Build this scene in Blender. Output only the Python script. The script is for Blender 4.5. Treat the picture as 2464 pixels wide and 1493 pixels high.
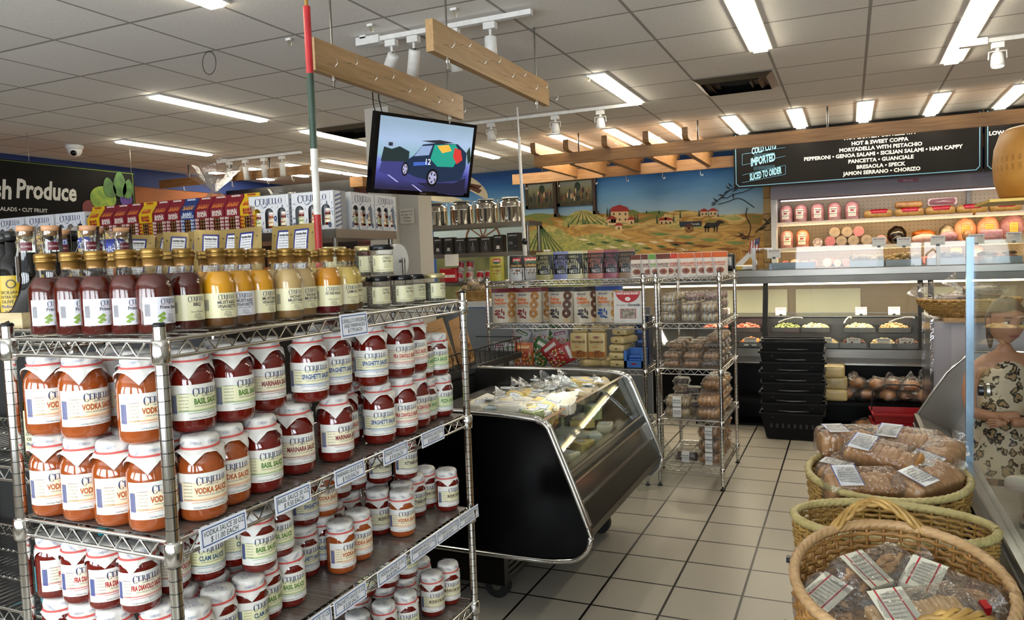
import bpy, math, random
from math import sin, cos, pi, radians, sqrt, atan2, hypot
from mathutils import Vector, Matrix, noise as mnoise
random.seed(7)
S = bpy.context.scene
for o_ in list(bpy.data.objects): bpy.data.objects.remove(o_)
COL = S.collection
# ------------------------------------------------------------------ camera
EYE = 1.55; FPX = 1826.57; YAW, PITCH, ROLL = -0.41926, -0.063162, -0.036009
fwd = Vector((sin(YAW)*cos(PITCH), cos(YAW)*cos(PITCH), sin(PITCH)))
rgt = Vector((cos(YAW), -sin(YAW), 0)); upv = rgt.cross(fwd)
r2 = cos(ROLL)*rgt + sin(ROLL)*upv; u2 = -sin(ROLL)*rgt + cos(ROLL)*upv
cd = bpy.data.cameras.new('camera'); cam = bpy.data.objects.new('camera', cd); COL.objects.link(cam)
cam.matrix_world = Matrix(((r2.x, u2.x, -fwd.x, 0), (r2.y, u2.y, -fwd.y, 0), (r2.z, u2.z, -fwd.z, EYE), (0, 0, 0, 1)))
cd.sensor_width = 36; cd.lens = FPX/2464*36; cd.clip_start = 0.02; cd.clip_end = 60
S.camera = cam
# ------------------------------------------------------------------ light, exposure
S.view_settings.view_transform = 'Standard'; S.view_settings.look = 'None'
S.view_settings.gamma = 1; S.view_settings.use_curve_mapping = False
S.view_settings.exposure = 0.8
try:
    S.cycles.use_denoising = True; S.cycles.max_bounces = 10; S.cycles.transparent_max_bounces = 24
    S.cycles.caustics_reflective = False; S.cycles.caustics_refractive = False
    S.cycles.sample_clamp_indirect = 4.0; S.cycles.use_adaptive_sampling = True
except Exception: pass
W_ = bpy.data.worlds.new('world'); S.world = W_; W_.use_nodes = True
W_.node_tree.nodes['Background'].inputs[0].default_value = (0.75, 0.85, 1, 1)
W_.node_tree.nodes['Background'].inputs[1].default_value = 0.6
def area(name, loc, rot, sx, sy, power, col=(1, 1, 1)):
    l = bpy.data.lights.new(name, 'AREA'); l.shape = 'RECTANGLE'; l.size = sx; l.size_y = sy
    l.energy = power; l.color = col
    ob = bpy.data.objects.new(name, l); COL.objects.link(ob); ob.location = loc; ob.rotation_euler = rot
    return ob
# daylight through the shop's front windows behind the camera
TUBE = 24
for i, x in enumerate((-4.6, -2.4, -0.2, 2.0)):
    area('window_daylight', (x, -2.32, 1.45), (radians(128), 0, 0), 1.7, 1.8, 68, (0.86, 0.93, 1.0))
# ------------------------------------------------------------------ pixel rays (2464x1493 photo) onto real planes
def ray(px, py):
    a = (px-1232)/FPX; b = (py-746.5)/FPX
    return fwd + r2*a - u2*b
def PY(px, py, y): d = ray(px, py); t = y/d.y; return Vector((d.x*t, y, EYE+d.z*t))
def PX(px, py, x): d = ray(px, py); t = x/d.x; return Vector((x, d.y*t, EYE+d.z*t))
def PZ(px, py, z): d = ray(px, py); t = (z-EYE)/d.z; return Vector((d.x*t, d.y*t, z))
def proj(p):
    q = Vector(p)-Vector((0, 0, EYE)); w = q.dot(fwd)
    return (1232+FPX*q.dot(r2)/max(w, .01), 746.5-FPX*q.dot(u2)/max(w, .01))
# ------------------------------------------------------------------ materials
def srgb(c):
    if isinstance(c, str):
        c = c.lstrip('#'); c = [int(c[i:i+2], 16)/255 for i in (0, 2, 4)]
        return tuple(x/12.92 if x <= .04045 else ((x+.055)/1.055)**2.4 for x in c)
    return c
MATS = {}
def mat(name, col, rough=.5, metal=0, var=.06, scale=30, bump=0, coat=0, emit=0, spec=.5, trans=0, stretch=None, col2=None, sss=0):
    if name in MATS: return MATS[name]
    m = bpy.data.materials.new(name); m.use_nodes = True; nt = m.node_tree; N = nt.nodes; L = nt.links
    p = N['Principled BSDF']; c = srgb(col)
    p.inputs['Roughness'].default_value = rough; p.inputs['Metallic'].default_value = metal
    p.inputs['Specular IOR Level'].default_value = spec; p.inputs['Coat Weight'].default_value = coat
    p.inputs['Coat Roughness'].default_value = .03
    if sss: p.inputs['Subsurface Weight'].default_value = sss; p.inputs['Subsurface Radius'].default_value = (.02, .008, .004)
    tc = N.new('ShaderNodeTexCoord'); mp = N.new('ShaderNodeMapping'); L.new(tc.outputs['Object'], mp.inputs[0])
    if stretch: mp.inputs['Scale'].default_value = stretch
    nz = N.new('ShaderNodeTexNoise'); nz.inputs['Scale'].default_value = scale; nz.inputs['Detail'].default_value = 4
    L.new(mp.outputs[0], nz.inputs['Vector'])
    rp = N.new('ShaderNodeValToRGB'); e = rp.color_ramp.elements
    c2 = srgb(col2) if col2 else tuple(min(1, x*(1+var)) for x in c)
    c1 = c if col2 else tuple(x*(1-var) for x in c)
    e[0].position = .35; e[1].position = .65; e[0].color = (*c1, 1); e[1].color = (*c2, 1)
    L.new(nz.outputs['Fac'], rp.inputs[0]); L.new(rp.outputs[0], p.inputs['Base Color'])
    if bump:
        b = N.new('ShaderNodeBump'); b.inputs['Strength'].default_value = bump; b.inputs['Distance'].default_value = .01
        L.new(nz.outputs['Fac'], b.inputs['Height']); L.new(b.outputs[0], p.inputs['Normal'])
    if emit:
        L.new(rp.outputs[0], p.inputs['Emission Color']); p.inputs['Emission Strength'].default_value = emit
    MATS[name] = m; return m
def film(name, tint=(1, 1, 1), gloss=.12, rough=.06, bump=.5, scale=25, edge=.6, haze=0):
    """thin clear sheet: glass, cellophane, clamshell plastic"""
    m = bpy.data.materials.new(name); m.use_nodes = True; nt = m.node_tree; N = nt.nodes; L = nt.links
    N.remove(N['Principled BSDF']); out = N['Material Output']
    t = N.new('ShaderNodeBsdfTransparent'); t.inputs[0].default_value = (*tint, 1)
    g = N.new('ShaderNodeBsdfGlossy'); g.inputs['Roughness'].default_value = rough; g.inputs[0].default_value = (1, 1, 1, 1)
    lw = N.new('ShaderNodeLayerWeight'); lw.inputs[0].default_value = .35
    mr = N.new('ShaderNodeMapRange'); mr.inputs[3].default_value = gloss; mr.inputs[4].default_value = edge
    L.new(lw.outputs['Fresnel'], mr.inputs[0]); mx = N.new('ShaderNodeMixShader')
    L.new(mr.outputs[0], mx.inputs[0]); L.new(t.outputs[0], mx.inputs[1]); L.new(g.outputs[0], mx.inputs[2])
    if bump:
        nz = N.new('ShaderNodeTexNoise'); nz.inputs['Scale'].default_value = scale; nz.inputs['Detail'].default_value = 3
        tc = N.new('ShaderNodeTexCoord'); L.new(tc.outputs['Object'], nz.inputs['Vector'])
        b = N.new('ShaderNodeBump'); b.inputs['Strength'].default_value = bump; b.inputs['Distance'].default_value = .02
        L.new(nz.outputs['Fac'], b.inputs['Height']); L.new(b.outputs[0], g.inputs['Normal'])
    last = mx
    if haze:
        d = N.new('ShaderNodeBsdfDiffuse'); d.inputs[0].default_value = (.8, .8, .8, 1)
        m2 = N.new('ShaderNodeMixShader'); m2.inputs[0].default_value = haze
        L.new(mx.outputs[0], m2.inputs[1]); L.new(d.outputs[0], m2.inputs[2]); last = m2
    L.new(last.outputs[0], out.inputs[0]); MATS[name] = m; return m
def grid_mat(name, tile, grout, size, off, mortar, speck, rough, bump=.2, var=.15):
    m = bpy.data.materials.new(name); m.use_nodes = True; nt = m.node_tree; N = nt.nodes; L = nt.links
    p = N['Principled BSDF']; p.inputs['Roughness'].default_value = rough
    g = N.new('ShaderNodeNewGeometry'); mp = N.new('ShaderNodeMapping'); mp.inputs['Location'].default_value = (-off[0], -off[1], 0)
    L.new(g.outputs['Position'], mp.inputs[0])
    br = N.new('ShaderNodeTexBrick'); br.offset = 0; br.squash = 1
    br.inputs['Scale'].default_value = 1; br.inputs['Brick Width'].default_value = size; br.inputs['Row Height'].default_value = size
    br.inputs['Mortar Size'].default_value = mortar; br.inputs['Mortar Smooth'].default_value = .1
    br.inputs['Bias'].default_value = 0
    t = srgb(tile); br.inputs['Color1'].default_value = (*t, 1); br.inputs['Color2'].default_value = (*[x*.93 for x in t], 1)
    br.inputs['Mortar'].default_value = (*srgb(grout), 1); L.new(mp.outputs[0], br.inputs['Vector'])
    nz = N.new('ShaderNodeTexNoise'); nz.inputs['Scale'].default_value = speck; nz.inputs['Detail'].default_value = 2
    L.new(g.outputs['Position'], nz.inputs['Vector'])
    rp = N.new('ShaderNodeValToRGB'); e = rp.color_ramp.elements; e[0].position = .3; e[1].position = .6
    e[0].color = (1-var*2, 1-var*2, 1-var*2, 1); e[1].color = (1, 1, 1, 1); L.new(nz.outputs['Fac'], rp.inputs[0])
    mx = N.new('ShaderNodeMixRGB'); mx.blend_type = 'MULTIPLY'; mx.inputs[0].default_value = 1
    L.new(br.outputs['Color'], mx.inputs[1]); L.new(rp.outputs[0], mx.inputs[2]); L.new(mx.outputs[0], p.inputs['Base Color'])
    b = N.new('ShaderNodeBump'); b.inputs['Strength'].default_value = bump; b.inputs['Distance'].default_value = .003; b.invert = True
    L.new(br.outputs['Fac'], b.inputs['Height']); L.new(b.outputs[0], p.inputs['Normal'])
    MATS[name] = m; return m
def ramp_mat(name, stops, axis='Z', lo=0, hi=1, rough=.6, nscale=0, namp=0, stretch=(1, 1, 1)):
    """paint whose colour changes along an axis (artwork), optionally broken up by brush-like noise"""
    m = bpy.data.materials.new(name); m.use_nodes = True; nt = m.node_tree; N = nt.nodes; L = nt.links
    p = N['Principled BSDF']; p.inputs['Roughness'].default_value = rough
    g = N.new('ShaderNodeTexCoord'); sp = N.new('ShaderNodeSeparateXYZ'); L.new(g.outputs['Object'], sp.inputs[0])
    mr = N.new('ShaderNodeMapRange'); mr.inputs[1].default_value = lo; mr.inputs[2].default_value = hi
    L.new(sp.outputs[axis], mr.inputs[0]); src = mr.outputs[0]
    if namp:
        mp = N.new('ShaderNodeMapping'); mp.inputs['Scale'].default_value = stretch; L.new(g.outputs['Object'], mp.inputs[0])
        nz = N.new('ShaderNodeTexNoise'); nz.inputs['Scale'].default_value = nscale; nz.inputs['Detail'].default_value = 5
        nz.inputs['Distortion'].default_value = 1.2
        L.new(mp.outputs[0], nz.inputs['Vector'])
        a = N.new('ShaderNodeMath'); a.operation = 'MULTIPLY_ADD'; a.inputs[1].default_value = namp; L.new(nz.outputs['Fac'], a.inputs[0])
        s2 = N.new('ShaderNodeMath'); s2.operation = 'SUBTRACT'; s2.inputs[1].default_value = namp*.5
        L.new(src, s2.inputs[0]); L.new(s2.outputs[0], a.inputs[2]); src = a.outputs[0]
    rp = N.new('ShaderNodeValToRGB'); e = rp.color_ramp.elements
    while len(e) < len(stops): e.new(.5)
    for i, (q, c) in enumerate(stops): e[i].position = q; e[i].color = (*srgb(c), 1)
    L.new(src, rp.inputs[0]); L.new(rp.outputs[0], p.inputs['Base Color'])
    MATS[name] = m; return m
def c_(hexc, rough=.55, **k):  # plain printed colour
    return mat('ink_'+hexc.lstrip('#')+('_%d' % int(rough*100) if rough != .55 else ''), hexc, rough, var=.03, **k)
chrome = mat('chrome', '#d8d6d0', .13, 1, var=.04, scale=8)
steel = mat('brushed_steel', '#85827c', .3, 1, var=.08, scale=6, stretch=(1, 30, 30))
steel2 = mat('dull_steel', '#65625d', .4, 1, var=.08, scale=6)
darkmetal = mat('dark_metal', '#2b2b2b', .35, .8)
blackgloss = mat('black_gloss', '#030305', .06, 0, spec=.35, coat=0, var=.02)
blackmat = mat('black_matte', '#0b0b0c', .5)
blackpl = mat('black_plastic', '#0a0a0b', .3)
whitepl = mat('white_plastic', '#d9d7d2', .4)
whitepaint = mat('white_paint', '#c4c2bd', .5, var=.05, scale=3)
wood = mat('pine_plank', '#9c7a4c', .5, col2='#b08c5e', scale=5, stretch=(14, 1, 14), bump=.05)
woodr = mat('pergola_wood', '#7f5a34', .5, col2='#9a7246', scale=4, stretch=(1, 9, 14), bump=.05)
woody = mat('pergola_joist_wood', '#7f5a34', .5, col2='#9a7246', scale=4, stretch=(9, 1, 14), bump=.05)
glass = film('clear_glass', (.97, .98, .97), .0, .02, 0, edge=.5)
glassd = film('case_glass', (.90, .92, .90), .015, .03, 0, edge=.14)
glassb = film('bottle_glass', (.97, .97, .95), .02, .03, .05, 8, .32)
cello = film('cellophane', (.96, .96, .96), .07, .12, .9, 38, .55, haze=.03)
clam = film('clear_plastic', (.93, .93, .93), .06, .1, .4, 60, .6, haze=.03)
# ------------------------------------------------------------------ mesh builder
class B:
    def __init__(s): s.v = []; s.f = []; s.m = []; s.sm = []; s.ms = []
    def mi(s, m):
        if isinstance(m, str): m = c_(m)
        if m not in s.ms: s.ms.append(m)
        return s.ms.index(m)
    def add(s, vs, fs, m, smooth=False):
        o = len(s.v); s.v += [tuple(v) for v in vs]; i = s.mi(m)
        for f in fs: s.f.append(tuple(o+k for k in f)); s.m.append(i); s.sm.append(smooth)
        return s
    def box(s, x0, x1, y0, y1, z0, z1, m, top=None):
        vs = [(x0, y0, z0), (x1, y0, z0), (x1, y1, z0), (x0, y1, z0), (x0, y0, z1), (x1, y0, z1), (x1, y1, z1), (x0, y1, z1)]
        s.add(vs, [(3, 2, 1, 0), (4, 5, 6, 7), (0, 1, 5, 4), (1, 2, 6, 5), (2, 3, 7, 6), (3, 0, 4, 7)], m); return s
    def rbox(s, x0, x1, y0, y1, z0, z1, m, r=.01, seg=4, pillow=0):
        """box rounded by superellipse projection of a subdivided cube"""
        n = seg*2; cx, cy, cz = (x0+x1)/2, (y0+y1)/2, (z0+z1)/2; hx, hy, hz = (x1-x0)/2, (y1-y0)/2, (z1-z0)/2
        def mp(p):
            q = []
            for c, h in zip(p, (hx, hy, hz)):
                q.append(c*h)
            k = [max(-h+min(r, h), min(h-min(r, h), c)) for c, h in zip(q, (hx, hy, hz))]
            d = Vector(q)-Vector(k)
            if d.length > 1e-9: d = d.normalized()*r
            v = Vector(k)+d
            if pillow: v.z += pillow*(1-(v.x/hx)**2)*(1-(v.y/hy)**2)*(1 if v.z > 0 else -1)*hz
            return (cx+v.x, cy+v.y, cz+v.z)
        for ax in range(3):
            for sg in (-1, 1):
                vs = []; fs = []
                for i in range(n+1):
                    for j in range(n+1):
                        a = sin((i/n-.5)*pi); b_ = sin((j/n-.5)*pi); p = [0, 0, 0]; p[ax] = sg; p[(ax+1) % 3] = a; p[(ax+2) % 3] = b_
                        vs.append(mp(p))
                for i in range(n):
                    for j in range(n):
                        q = (i*(n+1)+j, (i+1)*(n+1)+j, (i+1)*(n+1)+j+1, i*(n+1)+j+1); fs.append(q if sg > 0 else q[::-1])
                s.add(vs, fs, m, True)
        return s
    def lathe(s, prof, m, n=24, c=(0, 0, 0), cap=True, sq=0, wob=0, smooth=True):
        vs = []; fs = []; k = len(prof)
        for i in range(n):
            a = 2*pi*i/n; w = 1+sq*(1/max(abs(cos(a)), abs(sin(a)))-1)
            for r, z in prof: vs.append((c[0]+r*w*cos(a), c[1]+r*w*sin(a), c[2]+z))
        for i in range(n):
            j = (i+1) % n
            for q in range(k-1): fs.append((i*k+q, j*k+q, j*k+q+1, i*k+q+1))
        s.add(vs, fs, m, smooth)
        if cap:
            o = len(s.v)-len(vs); ii = s.mi(m)
            if prof[0][0] > 1e-6: s.f.append(tuple(o+i*k for i in range(n))[::-1]); s.m.append(ii); s.sm.append(False)
            if prof[-1][0] > 1e-6: s.f.append(tuple(o+i*k+k-1 for i in range(n))); s.m.append(ii); s.sm.append(False)
        return s
    def cyl(s, p, q, r, m, n=10, r2=None, cap=True):
        p = Vector(p); q = Vector(q); d = (q-p).normalized(); a = Vector((0, 0, 1)) if abs(d.z) < .9 else Vector((1, 0, 0))
        u = d.cross(a).normalized(); w = d.cross(u); r2 = r if r2 is None else r2; vs = []
        for c, rr in ((p, r), (q, r2)):
            for i in range(n): t = 2*pi*i/n; vs.append(c+u*(rr*cos(t))+w*(rr*sin(t)))
        fs = [(i, (i+1) % n, n+(i+1) % n, n+i) for i in range(n)]
        s.add(vs, [f[::-1] for f in fs], m, n > 5)
        if cap: s.add(vs[:n], [tuple(range(n))], m); s.add(vs[n:], [tuple(range(n))[::-1]], m)
        return s
    def tube(s, pts, r, m, n=6, closed=False, cap=True):
        pts = [Vector(p) for p in pts]; k = len(pts); vs = []; rs = r if isinstance(r, (list, tuple)) else [r]*k
        prev = None
        for i, p in enumerate(pts):
            a = pts[(i-1) % k] if (closed or i) else p; b_ = pts[(i+1) % k] if (closed or i < k-1) else p
            d = (b_-a).normalized() if (b_-a).length > 1e-9 else Vector((0, 0, 1))
            if prev is None: up = Vector((0, 0, 1)) if abs(d.z) < .9 else Vector((1, 0, 0)); u = d.cross(up).normalized()
            else:
                u = prev-d*prev.dot(d); u = u.normalized() if u.length > 1e-6 else d.orthogonal().normalized()
            prev = u; w = d.cross(u)
            for j in range(n): t = 2*pi*j/n; vs.append(p+u*(rs[i]*cos(t))+w*(rs[i]*sin(t)))
        fs = []
        for i in range(k if closed else k-1):
            a = i*n; b_ = ((i+1) % k)*n
            for j in range(n): fs.append((a+j, a+(j+1) % n, b_+(j+1) % n, b_+j))
        s.add(vs, fs, m, True)
        if cap and not closed: s.add(vs[:n], [tuple(range(n))[::-1]], m); s.add(vs[-n:], [tuple(range(n))], m)
        return s
    def sphere(s, c, rx, ry, rz, m, n=12, k=8, z0=-1, z1=1, jit=0):
        vs = []; fs = []
        for j in range(k+1):
            t = math.asin(z0)+(math.asin(z1)-math.asin(z0))*j/k
            for i in range(n):
                a = 2*pi*i/n; x, y, z = cos(t)*cos(a), cos(t)*sin(a), sin(t)
                w = 1+(jit*mnoise.noise(Vector((x*2+c[0]*9, y*2+c[1]*9, z*2))) if jit else 0)
                vs.append((c[0]+rx*x*w, c[1]+ry*y*w, c[2]+rz*z*w))
        for j in range(k):
            for i in range(n): a = j*n; fs.append((a+i, a+(i+1) % n, a+n+(i+1) % n, a+n+i))
        s.add(vs, fs, m, True); return s
    def poly(s, pts, m, fn=None):
        s.add([fn(*p) if fn else p for p in pts], [tuple(range(len(pts)))], m); return s
    def grid(s, nu, nv, f, m, smooth=True, wrap=False):
        vs = [f(i/nu, j/nv) for i in range(nu+1) for j in range(nv+1)]; k = nv+1
        s.add(vs, [(i*k+j, (i+1)*k+j, (i+1)*k+j+1, i*k+j+1) for i in range(nu) for j in range(nv)], m, smooth); return s
    def prism(s, pts, y0, y1, m, ax='y', caps=True):
        n = len(pts)
        if ax == 'y': a = [(p[0], y0, p[1]) for p in pts]; b_ = [(p[0], y1, p[1]) for p in pts]
        elif ax == 'x': a = [(y0, p[0], p[1]) for p in pts]; b_ = [(y1, p[0], p[1]) for p in pts]
        else: a = [(p[0], p[1], y0) for p in pts]; b_ = [(p[0], p[1], y1) for p in pts]
        s.add(a+b_, [(i, (i+1) % n, n+(i+1) % n, n+i) for i in range(n)]+([tuple(range(n))[::-1], tuple(range(n, 2*n))] if caps else []), m)
        return s
    def text(s, t, m, fn, h, cx=0, cy=0, align='c', maxw=None, shear=0, bold=0, logo=False, stretch=1):
        V, F, w = (LOGO() if logo else glyphs(t, bold)); sx = h*stretch
        if maxw and w*sx > maxw: sx = maxw/w
        ox = cx-(w*sx/2 if align == 'c' else w*sx if align == 'r' else 0); oy = cy-h/2
        s.add([fn(ox+x*sx+shear*y*h, oy+y*h) for x, y in V], F, m); return s
    def mesh(s, name):
        me = bpy.data.meshes.new(name); me.from_pydata(s.v, [], s.f)
        for m in s.ms: me.materials.append(m)
        me.polygons.foreach_set('material_index', s.m); me.polygons.foreach_set('use_smooth', s.sm); me.update()
        return me
    def ob(s, name, parent=None, loc=(0, 0, 0)):
        o = bpy.data.objects.new(name, s.mesh(name)); COL.objects.link(o); o.location = loc
        if parent: o.parent = parent
        return o
def flat(o, r, u, n=None, e=.0006):
    o = Vector(o); r = Vector(r); u = Vector(u); nn = r.cross(u).normalized()*e
    return lambda x, y: o+r*x+u*y+nn
def cylf(R, z0=0, az=0, e=.0005):
    return lambda x, y: Vector(((R+e)*cos(az+x/R), (R+e)*sin(az+x/R), z0+y))
_G = {}
def glyphs(t, bold=0):
    k = (t, bold)
    if k in _G: return _G[k]
    cu = bpy.data.curves.new('t', 'FONT'); cu.body = t; cu.size = 1; cu.resolution_u = 2; cu.offset = bold; cu.fill_mode = 'FRONT'
    ob = bpy.data.objects.new('t', cu); me = bpy.data.meshes.new_from_object(ob)
    V = [(v.co.x, v.co.y) for v in me.vertices]; F = [tuple(p.vertices) for p in me.polygons]
    bpy.data.objects.remove(ob); bpy.data.curves.remove(cu); bpy.data.meshes.remove(me)
    if V: x0 = min(v[0] for v in V); x1 = max(v[0] for v in V)
    else: x0, x1 = 0, 1
    V = [((x-x0)/.7, y/.7) for x, y in V]; _G[k] = (V, F, (x1-x0)/.7); return _G[k]
_L = []
def LOGO():
    """the bakery-style serif wordmark, large first letter"""
    if _L: return _L[0]
    V = []; F = []
    def q(*p): o = len(V); V.extend(p); F.append(tuple(range(o, o+len(p))))
    def bar(x, y0, y1, w=.20): q((x, y0), (x+w, y0), (x+w, y1), (x, y1)); q((x-.06, y0), (x+w+.06, y0), (x+w+.06, y0+.05), (x-.06, y0+.05)); q((x-.06, y1-.05), (x+w+.06, y1-.05), (x+w+.06, y1), (x-.06, y1))
    def ring(cx, cy, rx, ry, a0, a1, tk, n=12):
        for i in range(n):
            p = []
            for a in (a0+(a1-a0)*i/n, a0+(a1-a0)*(i+1)/n):
                t = .05+tk*abs(cos(a)); p.append((cx+rx*cos(a), cy+ry*sin(a))); p.append((cx+(rx-t)*cos(a), cy+(ry-t*.5)*sin(a)))
            q(p[0], p[2], p[3], p[1])
    x = .55; ring(x, .42, .55, .72, .22*pi, 1.78*pi, .2); q((.93, .95), (.99, .95), (.99, .68), (.95, .68)); x = 1.1
    def E(x): bar(x, 0, 1); q((x+.1, 0), (x+.62, 0), (x+.66, .24), (x+.56, .06), (x+.1, .06)); q((x+.1, .94), (x+.55, .94), (x+.6, .78), (x+.62, 1), (x+.1, 1)); q((x+.1, .48), (x+.42, .48), (x+.42, .53), (x+.1, .53))
    E(x); x += .8
    bar(x, 0, 1); ring(x+.22, .74, .33, .26, -.5*pi, .5*pi, .1, 8); q((x+.25, .5), (x+.38, .5), (x+.82, -.05), (x+.66, -.05)); x += .86
    bar(x, -.12, 1); ring(x-.06, -.1, .23, .17, -.9*pi, 0, .05, 6); x += .38
    E(x); x += .8
    for _ in (0, 1): bar(x, 0, 1); q((x+.1, 0), (x+.56, 0), (x+.6, .26), (x+.5, .06), (x+.1, .06)); x += .68
    ring(x+.42, .5, .44, .52, 0, 2*pi, .15, 16); x += .9
    _L.append((V, F, x)); return _L[0]
# ------------------------------------------------------------------ things
REG = []
def link(o, parent=None): COL.objects.link(o); o.parent = parent; return o
def tag(o, label, cat, group=None, ordinal=True, kind=None):
    o['label'] = label; o['category'] = cat
    if group: o['group'] = group
    if kind: o['kind'] = kind
    REG.append((o, label, ordinal)); return o
def thing(name, label, cat, parts, loc=(0, 0, 0), rz=0, group=None, rot=None, sc=None, kind=None):
    """parts: one mesh, or a list of (part_name, mesh[, [(sub_name, mesh), ...]])"""
    if isinstance(parts, bpy.types.Mesh): r = bpy.data.objects.new(name, parts); COL.objects.link(r)
    else:
        r = bpy.data.objects.new(name, None); r.empty_display_size = .05; COL.objects.link(r)
        for p in parts:
            c = link(bpy.data.objects.new(p[0], p[1]), r)
            if len(p) > 2:
                for sname, sm in p[2]: link(bpy.data.objects.new(sname, sm), c)
    r.location = loc; r.rotation_euler = rot if rot else (0, 0, rz)
    if sc: r.scale = (sc, sc, sc) if not isinstance(sc, (tuple, list)) else sc
    return tag(r, label, cat, group, kind=kind)
def struct(name, b, label=None):
    o = b.ob(name); o['kind'] = 'structure'
    return o
# =================================================================== THE ROOM
CE = 2.92
floor_m = grid_mat('floor_tiles', '#a9a294', '#100e0c', .31, (-1.074, 3.468), .0058, 260, .32, .5, .12)
ceil_m = grid_mat('ceiling_tiles', '#ece8e0', '#9c978f', .613, (.12, 3.03), .010, 90, .85, .3, .05)
struct('floor', B().box(-12, 5, -2.6, 11.2, -.1, 0, floor_m))
struct('ceiling', B().box(-12, 5, -2.6, 11.2, CE, CE+.1, ceil_m))
wallw = mat('wall_white', '#b9b4aa', .7, var=.03, scale=2)
blue = mat('wall_blue', '#0a2560', .7, var=.05, scale=2)
orange = mat('wall_orange', '#8a4a12', .7, var=.08, scale=2)
b = B(); b.box(-8.5, -8.35, -2.6, 9.9, 0, 2.69, orange); b.box(-8.51, -8.34, -2.6, 9.9, 2.69, CE, blue); struct('wall_left', b)
struct('wall_right', B().box(4.5, 4.65, -2.6, 11.2, 0, CE, wallw))
# front wall with the shop windows, behind the camera
b = B(); b.box(-12, 5, -2.6, -2.45, 0, .5, wallw); b.box(-12, 5, -2.6, -2.45, 2.55, CE, wallw)
xs = [-5.5, -3.7, -3.3, -1.5, -1.1, .7, 1.1, 2.9]
for x0, x1 in ((-12, -5.5), (-3.7, -3.3), (-1.5, -1.1), (.7, 1.1), (2.9, 5)): b.box(x0, x1, -2.6, -2.45, .5, 2.55, wallw)
struct('wall_front', b)
for i, (x0, x1) in enumerate(((-5.5, -3.7), (-3.3, -1.5), (-1.1, .7), (1.1, 2.9))):
    struct('window_%d' % (i+1), B().box(x0, x1, -2.56, -2.545, .5, 2.55, glass))
# brick wall at the far left
m = bpy.data.materials.new('brick'); m.use_nodes = True; nt = m.node_tree; br = nt.nodes.new('ShaderNodeTexBrick')
g_ = nt.nodes.new('ShaderNodeNewGeometry'); mp = nt.nodes.new('ShaderNodeMapping'); mp.inputs['Rotation'].default_value = (radians(90), 0, 0)
nt.links.new(g_.outputs['Position'], mp.inputs[0]); nt.links.new(mp.outputs[0], br.inputs['Vector'])
br.inputs['Scale'].default_value = 1; br.inputs['Brick Width'].default_value = .42; br.inputs['Row Height'].default_value = .13; br.inputs['Mortar Size'].default_value = .012
br.inputs['Color1'].default_value = (.09, .022, .014, 1); br.inputs['Color2'].default_value = (.05, .014, .01, 1); br.inputs['Mortar'].default_value = (.012, .008, .007, 1)
nt.links.new(br.outputs['Color'], nt.nodes['Principled BSDF'].inputs['Base Color']); brickm = m
struct('wall_brick', B().box(-12, -6.1, 10.5, 10.65, 0, CE, brickm))
b = B(); b.box(-6.1, 5, 10.5, 10.65, 0, CE, mat('wall_blue2', '#1c4a86', .7, var=.05, scale=1.5)); struct('wall_back', b)
# -- mural painted on the back wall
YM = 10.49
def MP(px, py, k=0):
    p = PY(px, py, YM-.002*k); return (p.x, p.y, p.z)
sky = ramp_mat('mural_sky', [(0, '#a9bcc2'), (.18, '#8fb0c6'), (.45, '#5f92bb'), (.75, '#2465a4'), (1, '#0b3f86')], 'Z', 2.1, 2.86, .7, 1.6, .16, (1, 1, 5))
f1 = ramp_mat('mural_field', [(0, '#a08a45'), (.35, '#c9a75a'), (.5, '#8f9450'), (.62, '#d6bd76'), (.8, '#a8762f'), (1, '#6f7f3e')], 'Z', 1.2, 2.3, .7, 2.6, 1.5, (1, 1, 3.5))
f2 = ramp_mat('mural_vineyard', [(0, '#6d7f40'), (.45, '#b4a95c'), (.55, '#7d8c4c'), (1, '#c8b46c')], 'Z', 1.2, 2.3, .7, 7, 2.2, (1, 1, 1.4))
f3 = ramp_mat('mural_brown', [(0, '#94703a'), (.4, '#c99c52'), (.55, '#a07a3c'), (1, '#dcb872')], 'Z', 1.2, 2.3, .7, 2.2, 1.8, (1, 1, 4))
b = B()
b.box(-4.72, -1.02, YM, YM+.006, .9, 2.86, sky)
def mp(pts, m, k): b.poly([MP(x, y, k) for x, y in pts], m)
def hill(top, bottom, m, k):
    for (x0, y0), (x1, y1) in zip(top, top[1:]): mp([(x0, bottom), (x1, bottom), (x1, y1), (x0, y0)], m, k)
def sm(pts, n=4):
    out = []
    for i in range(len(pts)-1):
        p0 = pts[max(i-1, 0)]; p1 = pts[i]; p2 = pts[i+1]; p3 = pts[min(i+2, len(pts)-1)]
        for j in range(n):
            t = j/n; out.append(tuple(.5*((2*p1[q])+(-p0[q]+p2[q])*t+(2*p0[q]-5*p1[q]+4*p2[q]-p3[q])*t*t+(-p0[q]+3*p1[q]-3*p2[q]+p3[q])*t**3) for q in (0, 1)))
    return out+[pts[-1]]
hill(sm([(1262, 520), (1290, 514), (1330, 516), (1370, 520), (1420, 514), (1500, 516), (1545, 512), (1580, 508), (1610, 510), (1640, 506), (1680, 510), (1730, 518), (1800, 514), (1838, 516)]), 660, f1, 1)
hill(sm([(1355, 530), (1380, 512), (1405, 506), (1430, 512), (1460, 528), (1500, 540)]), 660, f2, 2)
hill(sm([(1490, 530), (1515, 506), (1540, 512), (1570, 532), (1600, 516), (1625, 520), (1650, 540), (1700, 534), (1760, 520), (1800, 524), (1838, 526)]), 660, f1, 3)
hill(sm([(1262, 530), (1300, 540), (1360, 545), (1430, 540), (1500, 552), (1560, 540), (1640, 552), (1700, 548), (1800, 540), (1838, 544)]), 680, f3, 4)
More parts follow.
